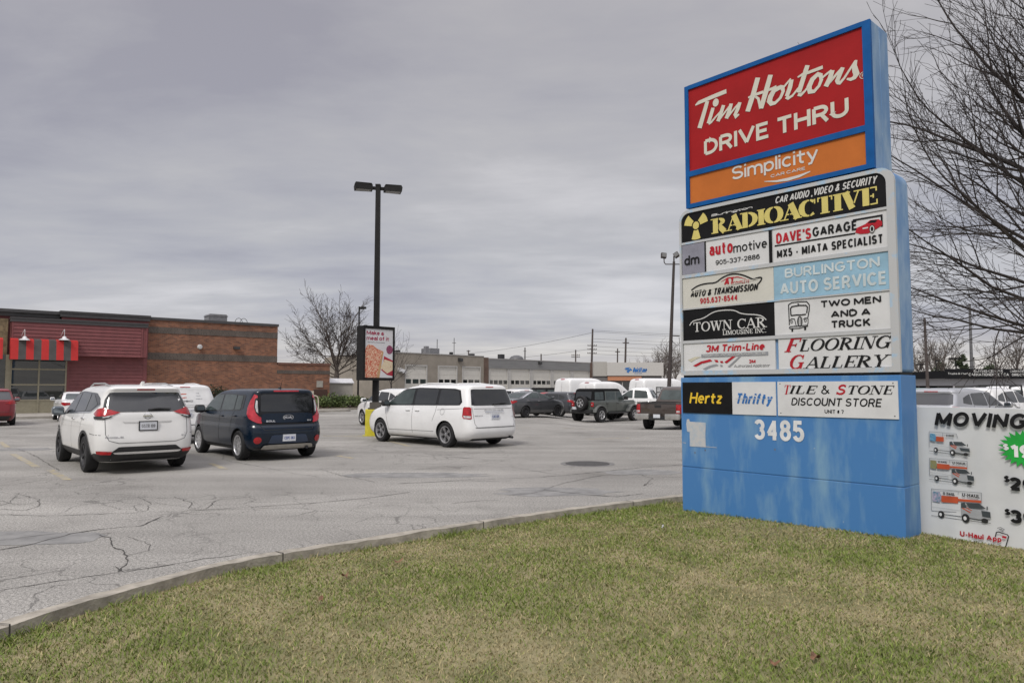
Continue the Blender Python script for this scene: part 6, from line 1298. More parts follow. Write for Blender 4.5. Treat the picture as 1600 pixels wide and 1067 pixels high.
# ---- cars behind the banner and far cars by the lamp sign
p = at(1494, 640, 21.5); suv('silver_crossover', 'silver crossover with wide rear window right behind the vinyl banner', (p.x + .9, p.y + 1.2, 0), R(34), metal_paint('silver car paint', (.42, .43, .45)), L=4.5, H=1.62)
p = at(1472, 640, 27.5); sedan_g = suv('green_hatchback', 'pale green car behind the silver crossover beside the blue sign', (p.x, p.y, 0), R(36), metal_paint('green car paint', (.03, .26, .15)), L=4.3, H=1.62)
p = at(1532, 640, 26.5); suv('white_hatchback', 'white car with high red brake lamp between silver crossover and dealership', (p.x + .5, p.y, 0), R(34), WHITECAR, True, L=4.4, H=1.64)
p = at(1600, 640, 28); pickup('white_work_truck', 'white work pickup at the right edge beyond the banner', (p.x + .5, p.y + 1.5, -.2), R(36), WHITECAR, True, white=True)
p = at(572, 625, 78); suv('maroon_suv', 'maroon suv parked far off left of the lamp pole', (p.x, p.y, -.1), R(140), metal_paint('maroon car paint', (.16, .015, .025)), L=4.6, H=1.7)
p = at(598, 625, 80); suv('maroon_hatchback', 'maroon car parked far off right of the lamp pole', (p.x, p.y, -.1), R(140), MATS['maroon car paint'], L=4.5, H=1.6)
p = at(556, 620, 88); suv('black_suv', 'black suv parked in the far row by the low evergreens', (p.x, p.y, -.1), R(140), MATS['black car paint'], L=4.6, H=1.85)
p = at(583, 620, 92); suv('grey_suv', 'grey suv parked in the far row behind the maroon pair', (p.x, p.y, -.1), R(140), MATS['mid grey car paint'], L=4.6, H=1.9)
# ------------------------------------------------------------------ the restaurant on the left
RP = (-29.0, 41.66); RRZ = math.atan2(.64, .77)
CURBP = gp(30, 655)
BRICK = brick_mat('orange brown brick', (.285, .115, .06), (.13, .05, .032), (.20, .155, .12), bw=.24, bh=.08)
SOLDIER = brick_mat('grey soldier brick', (.105, .082, .07), (.075, .06, .052), (.16, .14, .12), bw=.24, bh=.085, turn=True)
STONE = pbr('stacked stone', (.15, .115, .07), .9, scale=5, col2=(.30, .235, .14), bump=.6, detail=8)
SIDING = pbr('burgundy siding', (.195, .06, .062), .55, var=.10, scale=2.5)
COPING = pbr('charcoal coping', (.062, .060, .062), .5, var=.1)
BEIGE = pbr('beige window metal', (.33, .30, .215), .5, var=.08)
AWNR = pbr('awning red', (.50, .022, .02), .6, var=.06, scale=3); AWNG = pbr('awning grey', (.075, .07, .068), .7, var=.1, scale=3)
res = thing('restaurant', 'low restaurant of orange brick and burgundy siding with red striped awning', 'restaurant', (RP[0], RP[1], 0), RRZ)
Pn = lambda px, py, off=0.0: on_plane(RP, RRZ, px, py, off)
sJ = Pn(230, 560)[0]; sE = Pn(433, 560)[0]; sW = Pn(515, 600)[0]
zT = Pn(300, 499)[1]; zb1 = (Pn(300, 516)[1], Pn(300, 524)[1]); zb2 = (Pn(300, 553.5)[1], Pn(300, 561.5)[1]); zw = Pn(470, 567)[1]
b1t = zT - .62; b1b = b1t - .42; b2t = b1b - 1.28; b2b = b2t - .44
DEP = 11
mb = MB()
for z0, z1, mi in ((-.1, b2b, 0), (b2b, b2t, 1), (b2t, b1b, 0), (b1b, b1t, 1), (b1t, zT - .18, 0)): mb.box(sJ, sE, 0 if mi == 0 else -.025, DEP, z0, z1, mi)
mb.build('brick_wall', [BRICK, SOLDIER], res)
mb = MB(); mb.box(sJ - 8.3, sE + .06, -.07, DEP + .06, zT - .18, zT); mb.build('coping', COPING, res)
zw2 = zw - .55
mb = MB(); mb.box(sE, sW, .0, DEP - 3, -.1, zw2 - .26); mb.box(sE, sW, -.02, DEP - 3, zw2 - .26, zw2, 1); mb.box(sE, sW, 0, DEP - 3, zw2, zw - .15); mb.build('low_wing', [BRICK, SOLDIER], res)
mb = MB(); mb.box(sE + .07, sW + .06, -.05, DEP - 2.95, zw - .15, zw, 0); mb.build('wing_coping', pbr('brown coping', (.15, .07, .05), .6), res)
def siding(mb, s0, s1, y, z0, z1, step=.22):
    n = max(1, int(round((z1 - z0) / step))); h = (z1 - z0) / n
    for i in range(n):
        a, b = z0 + i * h, z0 + (i + 1) * h
        mb.add([(s0, y - .04, a), (s1, y - .04, a), (s1, y - .006, b), (s0, y - .006, b), (s0, y, a), (s1, y, a)], [(0, 1, 2, 3), (0, 4, 5, 1)])
# bump-out with siding: bottom and top as measured at its right end
BO_ = -.55
sB0, sB1 = Pn(17, 540, BO_)[0], Pn(229.5, 540, BO_)[0]
zBb, zBt = Pn(200, 558, BO_)[1], Pn(200, 511, BO_)[1]
mb = MB(); mb.box(sB0, sB1, BO_, .0, zBb, zBt); siding(mb, sB0 + .09, sB1 - .35, BO_, zBb, zBt)
mb.box(sB1 - .34, sB1 - .25, BO_ - .035, BO_, zBb, zBt); mb.box(sB0, sB0 + .09, BO_ - .035, BO_, zBb, zBt); mb.box(sB1 - .08, sB1, BO_ - .035, BO_, zBb, zBt)
for i in range(14):
    a = zBb + (zBt - zBb) * i / 14; mb.add([(sB0 - .028, BO_, a), (sB0 - .028, 0, a), (sB0 - .004, 0, a + (zBt - zBb) / 14), (sB0 - .004, BO_, a + (zBt - zBb) / 14)], [(0, 1, 2, 3)])
mb.build('siding_bulkhead', SIDING, res)
mb = MB(); mb.box(sB0 - .06, sB1 + .04, BO_ - .08, .0, zBt, zBt + .26); mb.box(sB0 - .08, sB1 + .05, BO_ - .11, .0, zBt + .18, zBt + .27); mb.build('bulkhead_trim', COPING, res)
sU = Pn(97, 500, -.12)[0]
mb = MB(); mb.box(sU, sJ - .003, -.12, 1.0, zBb, zT - .32); siding(mb, sU, sJ - .02, -.12, zBt + .28, zT - .34); mb.box(sB0 - 4.5, sU, .25, 4, zBb, zT - .40); siding(mb, sB0 - 4.5, sU - .02, .25, zBt + .28, zT - .42); mb.build('upper_siding', SIDING, res)
mb = MB()
for a, b, y, z in ((sU - .10, sJ + .05, -.26, zT + .05), (sB0 - 4.6, sU - .101, .10, zT - .05)):
    mb.box(a, b, y, 4.2, z - .36, z - .12); mb.box(a - .03, b + .03, y - .05, 4.25, z - .119, z)
mb.build('cornice', COPING, res)
sWn0, sWn1 = Pn(14.5, 600)[0], Pn(103.5, 600)[0]
mb = MB(); mb.box(sWn1, sJ - .003, -.05, .6, -.05, zBb); siding(mb, sWn1 + .12, sJ - .25, -.05, .12, zBb); mb.box(sWn1, sWn1 + .12, -.085, -.05, 0, zBb); mb.box(sJ - .25, sJ - .02, -.085, -.05, 0, zBb); mb.build('siding_wall', SIDING, res)
zs, zh1, zh2, zwt = Pn(59, 625)[1], Pn(59, 601)[1], Pn(59, 577)[1], Pn(59, 562)[1] + .1
fr = MB(); cm = (sWn0 + sWn1) / 2; w = .085
for a in (sWn0, cm - w / 2, sWn1 - w): fr.box(a, a + w, -.07, .02, .1, zwt)
for z in (zs, zh1, zh2, zwt - .06, .10): fr.box(sWn0, sWn1, -.066, .018, z - w / 2, z + w / 2)
wf = fr.build('window_frame', BEIGE, res); SHOP = pbr('shop window glass', (.02, .024, .024), .02, spec=.5, var=.3, scale=.8); SHOP.node_tree.nodes['Principled BSDF'].inputs['IOR'].default_value = 1.75
mb = MB(); mb.box(sWn0 + .01, sWn1 - .01, -.02, .0, zs, zwt); mb.build('pane', pbr('shop window glass', (.02, .024, .024), .02, spec=.5, var=.3, scale=.8), wf)
mb = MB(); mb.box(sWn0 + .01, sWn1 - .01, -.03, .0, .1, zs); mb.build('sill_panel', BEIGE, wf)
mb = MB(); mb.box(sWn0 - .22, sWn0 - .003, -.10, .1, .1, zBb); mb.box(sWn0 - .95, sWn0 - .65, -.10, .1, .1, zBb); mb.build('door_frame', BEIGE, res)
mb = MB(); mb.box(sWn0 - .65, sWn0 - .22, .02, .05, .1, zBb); mb.box(sWn0 - 5, sWn0 - .95, .02, .05, .1, 2.6); mb.build('door_glass', MATS['shop window glass'], res)
mb = MB(); mb.box(sWn0 - 5.5, sB0 - .12, .12, 4, 2.6, zBt + .2); mb.build('stone_wall', STONE, res)
mb = MB(); mb.box(sB0 - 4.5, sJ, .6, DEP, -.1, zT - .5); mb.build('rear_block', BRICK, res)
def awning(px0, px1, n):
    y0 = BO_ - .04; s0, s1 = Pn(px0, 560, -1.2)[0], Pn(px1, 560, -1.2)[0]; zt_, zb_ = Pn(60, 531.5, -1.2)[1], Pn(60, 562, -1.2)[1]
    m_ = MB(); h = (s1 - s0) / n
    for i in range(n):
        a, b = s0 + i * h, s0 + (i + 1) * h
        m_.add([(a, -1.2, zb_), (b, -1.2, zb_), (b, -1.05, zt_), (a, -1.05, zt_), (b, y0, zt_ + .1), (a, y0, zt_ + .1)], [(0, 1, 2, 3), (3, 2, 4, 5)], 1 if i % 2 else 0)
    for s in (s0, s1): m_.add([(s, -1.2, zb_), (s, -1.05, zt_), (s, y0, zt_ + .1), (s, y0, zb_)], [(0, 1, 2, 3)])
    m_.box(s0, s1, -1.19, y0, zb_ - .02, zb_ + .004, 1); return m_.build('awning', [AWNR, AWNG], res)
awning(16, 122, 9); awning(-56, 4, 5)
for px in (38, 100):
    s, z = Pn(px, 523, -1.0); m_ = MB(); zz = Pn(px, 514.5, -1.0)[1]; za = Pn(px, 529, -1.0)[1]
    m_.tube(chaikin([(s - .10, BO_, zz - .4), (s - .08, BO_ - .2, zz - .3), (s, BO_ - .42, zz), (s + .02, BO_ - .5, zz - .05), (s + .02, BO_ - .5, za + .1)], 2), .018, 8); o = m_.build('gooseneck_lamp', pbr('lamp white', (.62, .62, .62), .35, .2), res, 50)
    m_ = MB(); m_.lathe([(.04, za + .14), (.10, za + .10), (.13, za + .02), (.21, za - .02), (.30, za - .10), (.29, za - .11), (.12, za - .02), (.0, za)], 20, 'z', (s + .02, BO_ - .5, 0)); m_.build('lamp_shade', MATS['lamp white'], o, 50)
s, z = Pn(312, 542); m_ = MB(); m_.lathe([(0, -.16), (.13, -.14), (.17, -.06), (.17, 0)], 16, 'y', (s, 0, z)); m_.build('wall_lamp', MATS['lamp white'], res, 50)
s, z = Pn(369, 543.5); m_ = MB(); m_.prism([(0, z + .1), (-.22, z + .06), (-.26, z - .1), (0, z - .1)], s - .2, s + .2, 'x'); m_.build('wall_lamp', pbr('dark lamp', (.03, .03, .03), .5), res)
s, z = Pn(499.5, 600); m_ = MB(); m_.box(s - .25, s + .25, -.03, 0, z - .24, z + .24); m_.build('wall_notice', pbr('notice grey', (.36, .34, .30), .6), res)
m_ = MB(); m_.box(s - .5, s + .6, -.03, .02, -.05, z - .4); m_.build('side_door', pbr('door brown', (.07, .035, .025), .5), res)
ru = at(337, 500, 49.5); m_ = MB(); m_.box(-.62, .62, -.5, .5, -.12, .22); m_.prism([(-.68, .22), (.68, .22), (.55, .36), (-.55, .36)], -.55, .55, 'y'); m_.box(-.5, .5, -.4, .4, -1.2, -.12)
o = m_.build('rooftop_vent', pbr('galvanised', (.24, .24, .25), .45, .5, var=.15), res, loc=None)
inv = Matrix.Rotation(-RRZ, 4, 'Z'); lp = inv @ (ru - Vector((RP[0], RP[1], 0))); o.location = (lp.x, lp.y, zT + .12)
m_ = MB(); s, z = Pn(373, 503, 1.5)
for d in (0, .36): m_.tube([(s + d + .28 * math.cos(R(a)), 1.5, zT + .0 + .42 * math.sin(R(a))) for a in range(0, 181, 15)], .018, 6)
m_.build('roof_hoop', DARKRIM, res, 50)
# sidewalk in front of the restaurant
mb = MB(); sk = Vector((CURBP.x - RP[0], CURBP.y - RP[1], 0)); lk = inv @ sk; yk = lk.y; sI = Pn(546, 645, yk)[0]
mb.prism(chaikin([(-14, yk), (sI - .6, yk), (sI, yk + .1), (sI + .5, yk + .7), (sI + .4, yk + 1.4), (sI - 1.5, yk + 1.7)], 2) + [(sW - 1, -.1), (-14, 2)], -.2, .14, 'z')
o = tag(mb.build('sidewalk', pbr('sidewalk concrete', (.33, .31, .275), .9, var=.2, scale=2, detail=9, bump=.2, bscale=50)), kind='structure'); o.location = (RP[0], RP[1], 0); o.rotation_euler = (0, 0, RRZ)
# rack hoop and small cabinet on the sidewalk end
p = at(490, 644, 44.0); t = thing('rail_hoop', 'cream tube hoop rail standing on the sidewalk end beside the navy hatchback', 'railing', (p.x, p.y, .14), RRZ)
mb = MB(); mb.tube(chaikin([(-.3, 0, 0), (-.3, 0, 1.0), (.3, 0, 1.0), (.3, 0, 0)], 2, .2), .035, 8); mb.build('hoop', pbr('cream paint', (.55, .50, .40), .5), t, 50); mb = MB(); mb.box(-.36, -.24, -.06, .06, 0, .015); mb.box(.24, .36, -.06, .06, 0, .015); mb.build('foot_plate', MATS['cream paint'], t)
p = at(484, 625, 45.5); t = thing('meter_box', 'small cream meter box on a post behind the rail hoop', 'box', (p.x, p.y, .14), RRZ)
mb = MB(); mb.box(-.22, .22, -.12, .12, .75, 1.28); bevel_obj(mb.build('box_body', MATS['cream paint'], t), .02); mb = MB(); mb.tube([(0, 0, 0), (0, 0, .76)], .04, 8); mb.build('post', MATS['cream paint'], t, 50)
# planted island with junipers, shed
ISL = [at(468, 640, 50.2), at(500, 640, 51.0), at(545, 640, 53.0), at(585, 640, 55.5), at(596, 640, 58), at(585, 640, 61), at(530, 640, 62), at(470, 640, 56)]
mb = MB(); Q = chaikin([(p.x, p.y) for p in ISL], 2, .25, True); mb.prism(Q, -.2, .15, 'z', 0); tag(mb.build('planted_island', [MATS['kerb concrete']]), kind='structure')
cx_, cy_ = sum(q[0] for q in Q) / len(Q), sum(q[1] for q in Q) / len(Q)
mb = MB(); mb.prism([(cx_ + (x - cx_) * .94, cy_ + (y - cy_) * .94) for x, y in Q], .1, .19, 'z'); tag(mb.build('island_soil', pbr('mulch', (.10, .075, .05), .95, var=.4, scale=6)), kind='structure')
p = at(529, 640, 56.5); t = thing('utility_shed', 'pale grey metal shed with light gabled lid behind the junipers', 'shed', (p.x, p.y, .15), R(28))
mb = MB(); mb.box(-.92, .92, -.7, .7, 0, 1.82); mb.build('walls', pbr('shed metal', (.34, .32, .285), .6, var=.08, scale=3), t); mb = MB(); mb.prism([(-1.0, 1.82), (1.0, 1.82), (1.0, 1.87), (0, 2.2), (-1.0, 1.87)], -.8, .8, 'x') if False else mb.prism([(-.8, 1.82), (.8, 1.82), (.8, 1.88), (.1, 2.22), (-.1, 2.22), (-.8, 1.88)], -1.0, 1.0, 'x'); mb.build('roof', pbr('shed roof', (.55, .55, .56), .45, .2), t)
mb = MB(); mb.box(.922, .94, -.4, .4, .1, 1.6); q = mb.build('door', MATS['shed metal'], t); mb = MB(); mb.box(.94, .97, .2, .26, .8, 1.0); mb.build('handle', BLACKP, q)
def leaf_cloud(mb, rg, c, rad, n, size, up=.5, mi=0):
    for _ in range(n):
        d = Vector((rg.gauss(0, 1), rg.gauss(0, 1), rg.gauss(0, 1))).normalized() * (rg.random() ** .45)
        p = Vector(c) + Vector((d.x * rad[0], d.y * rad[1], d.z * rad[2])); a = Vector((rg.gauss(0, 1), rg.gauss(0, 1), rg.gauss(up, .7))).normalized(); b = a.orthogonal().normalized(); b.rotate(Matrix.Rotation(rg.uniform(0, 6.3), 3, a))
        s = size * rg.uniform(.5, 1.4); mb.add([p, p + a * s * .5 + b * s * .22, p + a * s, p + a * s * .5 - b * s * .22], [(0, 1, 2, 3)], mi)
JUN = pbr('juniper green', (.045, .075, .022), .8, scale=2.5, col2=(.12, .155, .045), detail=8)
def shrub(name, label, x, y, z, R_, h, mat=JUN, group='spreading junipers on the island', n=900, sz=.22, sd=0):
    rg = random.Random(sd + int(abs(x * 100))); t = thing(name, label, 'shrub', (x, y, z), 0, group)
    m_ = MB()
    for k in range(9):
        a = rg.uniform(0, 6.3); r_ = rg.uniform(.1, .75) * R_; leaf_cloud(m_, rg, (r_ * math.cos(a), r_ * math.sin(a), h * rg.uniform(.25, .7)), (R_ * .45, R_ * .45, h * .38), n // 9, sz)
    m_.build('foliage', mat, t); m_ = MB()
    for k in range(6): a = k * 1.05; m_.tube([(0, 0, -.05), (R_ * .3 * math.cos(a), R_ * .3 * math.sin(a), h * .3), (R_ * .7 * math.cos(a), R_ * .7 * math.sin(a), h * .55)], [.03, .02, .01], 5)
    m_.build('stems', pbr('twig brown', (.07, .05, .035), .9), t)
for i, (px, Y, r_, h, lb) in enumerate([(506, 52.3, .95, .85, 'leftmost low juniper on the island beside the brick wing'), (526, 53.2, 1.05, .95, 'tallest spreading juniper directly in front of the grey shed'), (547, 54.2, 1.0, .85, 'low juniper at the right corner of the shed'), (566, 55.3, .9, .7, 'rightmost juniper beside the yellow plinth')]):
    p = at(px, 640, Y); shrub('juniper', lb, p.x, p.y, .16, r_, h, sd=i)
p = at(343, 620, 45.8); shrub('dark_shrub', 'dark rounded shrub at the foot of the brick wall beyond the white van', p.x, p.y, .1, .8, 1.75, pbr('dark shrub green', (.02, .032, .014), .8, var=.4, scale=3), None, 1400, .14)

# ------------------------------------------------------------------ lamp pole with poster box on the yellow plinth
lp_ = gp(583, 681.5); lz = 0
BLK = pbr('pole black paint', (.012, .0115, .0115), .6, var=.2, scale=4, spec=.25)
t = thing('lamp_post', 'tall dark parking lamp post with two box heads standing on the yellow plinth', 'lamp post', (lp_.x, lp_.y + .35, .90))
mb = MB(); mb.box(-.22, .22, -.22, .22, 0, .05); mb.box(-.17, .17, -.17, .17, .05, .24); mb.build('base_cover', pbr('base cover brown', (.085, .075, .068), .6), t)
mb = MB(); hp = 7.72; mb.add([(sx * w, sy * w, z) for z, w in ((.2, .10), (hp, .075)) for sx, sy in ((-1, -1), (1, -1), (1, 1), (-1, 1))], [(0, 1, 5, 4), (1, 2, 6, 5), (2, 3, 7, 6), (3, 0, 4, 7), (4, 5, 6, 7)]); mb.box(-.085, .085, -.085, .085, hp, hp + .07); mb.build('pole', BLK, t)
tx = Vector((.80, .60, 0))
for sg in (-1, 1):
    mb = MB(); mb.box(.06, .22, -.05, .05, hp - .12, hp - .02)
    mb.add([(x, y, z) for x, y, z in ((.20, -.17, hp - .16), (.80, -.22, hp - .16), (.80, .22, hp - .16), (.20, .17, hp - .16), (.20, -.15, hp - .0), (.24, -.17, hp + .06), (.78, -.20, hp + .06), (.82, -.22, hp - .02), (.82, .22, hp - .02), (.78, .20, hp + .06), (.24, .17, hp + .06), (.20, .15, hp))],
           [(0, 3, 2, 1), (4, 5, 10, 11), (5, 6, 9, 10), (6, 7, 8, 9), (0, 4, 11, 3), (0, 1, 7, 6, 5, 4), (3, 11, 10, 9, 8, 2), (1, 2, 8, 7)])
    o = mb.build('lamp_head', BLK, t); o.rotation_euler = (0, 0, R(17) + (math.pi if sg < 0 else 0))
    mb = MB(); mb.box(.26, .76, -.15, .15, hp - .168, hp - .162); q = mb.build('lens', pbr('unlit lamp lens', (.16, .16, .16), .2), o)
t = thing('lamp_plinth', 'yellow painted square concrete plinth under the lamp post', 'plinth', (lp_.x, lp_.y + .35, 0), R(12))
mb = MB(); mb.prism(chaikin([(-.34, -.34), (.34, -.34), (.34, .34), (-.34, .34)], 1, .06, True), -.1, .895, 'z'); bevel_obj(mb.build('shaft', pbr('plinth yellow', (.50, .43, .02), .75, scale=3, col2=(.62, .55, .06), detail=8, bump=.25, bscale=30), t), .03)
mb = MB(); mb.prism(chaikin([(-.42, -.42), (.42, -.42), (.42, .42), (-.42, .42)], 1, .06, True), -.1, .012, 'z'); mb.build('footing', pbr('plinth footing', (.36, .33, .12), .9), t)
pa = at(566.5, 600, 23.86); PRZ = math.atan2(.70, .71)
t = thing('poster_box', 'black backlit poster box with food advert mounted on the lamp post', 'sign', (pa.x, pa.y, 0), PRZ)
Pp = lambda px, py: on_plane((pa.x, pa.y), PRZ, px, py)
z1, z0, w = Pp(567, 508)[1], Pp(567, 594)[1], Pp(616, 550)[0]
mb = MB(); mb.box(0, w, 0, .40, z0, z1); bevel_obj(mb.build('case', BLK, t), .02)
mb = MB(); fwd = .07
for b in ((0, fwd, z0, z1), (w - fwd, w, z0, z1), (fwd, w - fwd, z1 - .10, z1), (fwd, w - fwd, z0, z0 + .09)): mb.box(b[0], b[1], -.03, 0, b[2], b[3])
mb.build('frame', BLK, t)
mb = MB(); mb.box(fwd, w - fwd, -.010, -.002, z0 + .09, z1 - .10); po = mb.build('poster', pbr('poster white', (.62, .615, .63), .35, var=.03), t)
u0, u1, a0, a1 = fwd, w - fwd, z0 + .09, z1 - .10
g = lambda u, v: (u0 + u * (u1 - u0), a0 + v * (a1 - a0))
def pk(name, mat, fn, d=0.0): m_ = MB(); fn(m_, Pen(m_, .0125 + d)); m_.build(name, mat, po)
def f_(m, pen):
    for s, ua, ub, v, h in (('Make a', .05, .66, .875, .085), ('meal of it', .05, .86, .765, .085)):
        a, b = g(ua, v); c, d = g(ub, v + h); write(m, s, a, b, c, d, .0125, .02)
pk('lettering', pbr('poster crimson', (.33, .015, .06), .4), f_)
pk('lettering', INKK, lambda m, pen: (lambda a, b: write(m, 'Options, you’ll crave', a[0], a[1], b[0], b[1], .0125, .0))(g(.07, .715), g(.70, .735)))
food = pbr('food picture', (.50, .07, .03), .4, scale=26, col2=(.72, .52, .36), lo=.42, hi=.58, detail=6)
pk('food_picture', food, lambda m, pen: pen.poly([g(*q) for q in ((.0, .0), (.42, .0), (.50, .25), (.62, .55), (.42, .60), (.30, .66), (.12, .68), (.03, .62), (.0, .5))]))
pk('tray_edge', pbr('tray tan', (.50, .30, .15), .5), lambda m, pen: pen.poly([g(*q) for q in ((.42, .0), (.52, .0), (.66, .53), (.62, .56), (.50, .25))]), .0006)
pk('plum_disc', pbr('plum', (.20, .02, .08), .4, scale=40, col2=(.45, .25, .30), lo=.5, hi=.7), lambda m, pen: pen.disc(g(.88, .585), .135, .15), .001)
pk('red_card', pbr('card red', (.38, .02, .04), .4), lambda m, pen: (pen.poly([g(*q) for q in ((.68, .45), (1.0, .36), (1.0, .30), (.66, .33))]), pen.poly([g(*q) for q in ((.80, .06), (1.0, .04), (1.0, .2), (.85, .14), (.62, .2), (.58, .16))])), .0004)
pk('wrap_picture', pbr('wrap cream', (.66, .55, .38), .5, scale=22, col2=(.40, .10, .05), lo=.60, hi=.68), lambda m, pen: pen.poly([g(*q) for q in ((.70, .38), (1.0, .33), (1.0, .16), (.80, .09), (.56, .2))]), .0009)
# ------------------------------------------------------------------ grey garage row
GP_ = (-11.2, 68.0); GRZ = math.atan2(.735, .678)
Gn = lambda px, py, off=0.0: on_plane(GP_, GRZ, px, py, off)
gar = thing('service_garage', 'long flat taupe garage building with a row of overhead doors', 'garage', (GP_[0], GP_[1], 0), GRZ)
gz = (Gn(617, 551)[1] + Gn(920, 565)[1]) / 2; gL = Gn(921.5, 580)[0]; gJ0, gJ1 = Gn(756, 570)[0], Gn(763, 570)[0]
TAUPE = pbr('taupe stucco', (.285, .255, .215), .9, var=.10, scale=1.2); GREYST = pbr('grey ribbed fascia', (.30, .30, .30), .8, var=.12, scale=1.5, stretch=(.3, .3, 6)); DOORM = pbr('overhead door', (.62, .60, .55), .55, var=.05)
mb = MB(); mb.box(0, gJ0, .25, 12, -.4, gz - .1); mb.box(gJ1, gL, .25, 12, -.4, gz - .35)
def wallrow(s0, s1, doors, zh, mat, top):
    m_ = MB(); s = s0
    for a, b in doors:
        m_.box(s, a, 0, .25, -.4, zh); s = b
    m_.box(s, s1, 0, .25, -.4, zh); m_.box(s0, s1, 0, .25, zh, top); return m_.build('wall', mat, gar)
dl = [(632.5, 667.5), (684, 714.5), (722, 751)]; dr = [(764, 794), (797, 828.5), (832, 861), (864, 892), (895, 921)]
zh = (Gn(650, 571.5)[1] + Gn(735, 574.5)[1]) / 2; zh2 = (Gn(780, 575.8)[1] + Gn(880, 579)[1]) / 2
DL = [(Gn(a, 585)[0], Gn(b, 585)[0]) for a, b in dl]; DR = [(Gn(a, 585)[0], Gn(b, 585)[0]) for a, b in dr]
mb.build('roof_block', TAUPE, gar); wallrow(0, gJ0, DL, zh, TAUPE, gz); wallrow(gJ1, gL, DR, zh2, pbr('door pier white', (.46, .45, .43), .7, var=.08), zh2 + .02)
mb = MB(); mb.box(gJ1, gL, -.06, .25, zh2 + .02, gz - .22); n_ = 9
for i in range(n_): z = zh2 + .06 + (gz - .3 - zh2) * i / n_; mb.box(gJ1, gL, -.085, -.06, z, z + .05)
mb.build('fascia', GREYST, gar)
mb = MB(); mb.box(gJ0, gJ1, -.05, .25, -.4, gz - .06); mb.box(gL, gL + .35, -.2, 8, -.4, gz - .12); mb.build('brick_pier', brick_mat('dull brown brick', (.13, .075, .055), (.10, .06, .045), (.15, .12, .10)), gar)
mb = MB(); mb.box(-.03, gJ0 + .02, -.04, 12.05, gz, gz + .09); mb.box(gJ1 - .01, gL + .36, -.11, 12.05, gz - .22, gz - .12); mb.build('roof_edge', pbr('roof edge', (.32, .31, .30), .6), gar)
for i, (a, b) in enumerate(DL + DR):
    h = zh if i < 3 else zh2; m_ = MB(); m_.box(a, b, .10, .16, -.35, h)
    for z in np.arange(.2, h - .05, .55): m_.box(a, b, .085, .10, z, z + .50)
    d = m_.build('overhead_door', DOORM, gar)
    m_ = MB(); k = 3 if i < 3 else 4
    zc_ = (Gn(*((650, 595.5) if i < 3 else (800, 597)))[1])
    for j in range(k): x0 = a + (b - a) * (j + .12) / k; m_.box(x0, x0 + (b - a) * .76 / k, .07, .09, zc_ - .22, zc_ + .2)
    m_.build('pane', GLASS if i else GLASS_L, d)
    m_ = MB()
    for q in (a, b - .12): m_.box(q, q + .12, -.03, .10, -.35, h)
    m_.box(a, b, -.03, .10, h - .001, h + .12); m_.build('door_frame', MATS['door pier white'], d)
for px, py, mt in ((624, 578, 'lamp white'), (628.5, 580, 'lamp white'), (718, 562, 'dark lamp'), (842, 567, 'dark lamp')):
    s, z = Gn(px, py); m_ = MB(); m_.prism([(.0, z + .2), (-.3, z + .12), (-.36, z - .16), (0, z - .2)], s - .22, s + .22, 'x'); m_.build('wall_lamp', MATS[mt], gar)
def gput(o, px, py, off): s, z = Gn(px, py, off); o.location = (s, off, gz); return o
for nm, px, off, bx in (('rooftop_unit', 673, 5, (.65, .7, .95)), ('rooftop_unit', 666, 4, (.2, .2, 1.1)), ('rooftop_vent', 737, 5, (.25, .25, .6)), ('rooftop_vent', 783, 5, (.3, .3, .7)), ('rooftop_vent', 621, 3, (.2, .2, .45)), ('rooftop_vent', 705, 4, (.15, .15, .6))):
    m_ = MB(); m_.box(-bx[0], bx[0], -bx[1], bx[1], -.2, bx[2]); gput(m_.build(nm, MATS['galvanised'] if nm == 'rooftop_unit' else DARKRIM, gar), px, 550, off)
m_ = MB(); m_.lathe([(1.0, 0), (.95, .35), (.7, .65), (.3, .8), (0, .82)], 18, 'z'); gput(m_.build('turbine_vent', pbr('vent grey', (.10, .10, .105), .5), gar, 50), 807, 555, 7)
for px, top, off in ((683, 530, 6), (709.5, 528, 6), (820, 543, 8), (659, 545, 4)):
    s, z = Gn(px, 550, off); zt_ = Gn(px, top, off)[1]; m_ = MB(); m_.tube([(0, 0, -.1), (0, 0, zt_ - gz)], .04, 6); m_.box(-.3, .3, -.02, .02, (zt_ - gz) * .75, (zt_ - gz) * .75 + .05) if px > 700 else None; gput(m_.build('roof_aerial', DARKRIM, gar), px, 550, off)
# pale showroom with blue script
QY = 104.0; x0_, x1_, xm = at(927.5, 570, QY).x, at(1035.5, 570, QY).x, at(948, 570, QY).x
zt_, zm_ = at(980, 566.5, QY).z, at(980, 587, QY).z
qs = thing('service_showroom', 'pale flat fronted service building with blue italic sign and orange strip', 'building', (x0_, QY, 0), 0)
L_ = x1_ - x0_; xm -= x0_
mb = MB(); mb.box(xm, L_, -.5, 8, zm_, zt_); mb.build('fascia', pbr('fascia white', (.50, .485, .46), .6, var=.04), qs); mb = MB(); mb.box(0, xm, -.2, 8, zm_ - .05, zt_ + .12); mb.build('side_fascia', pbr('fascia cream', (.40, .385, .355), .6, var=.04), qs)
mb = MB(); mb.box(.2, L_ - .2, 0, 8, -.5, zm_); mb.build('wall', pbr('showroom wall', (.16, .15, .15), .8), qs); mb = MB(); mb.box(xm + .1, xm + 5, -.35, 0, zm_ - .7, zm_ - .06); mb.build('orange_strip', pbr('salmon strip', (.50, .22, .12), .6), qs)
mb = MB(); mb.box(xm + .8, xm + 8, -.02, .02, .2, zm_ - .9); mb.build('shop_glass', GLASS, qs); mb = MB()
for i in range(6): mb.box(xm + .8 + i * 1.4, xm + .9 + i * 1.4, -.06, -.02, .2, zm_ - .9)
mb.build('mullion', MATS['fascia white'], qs)
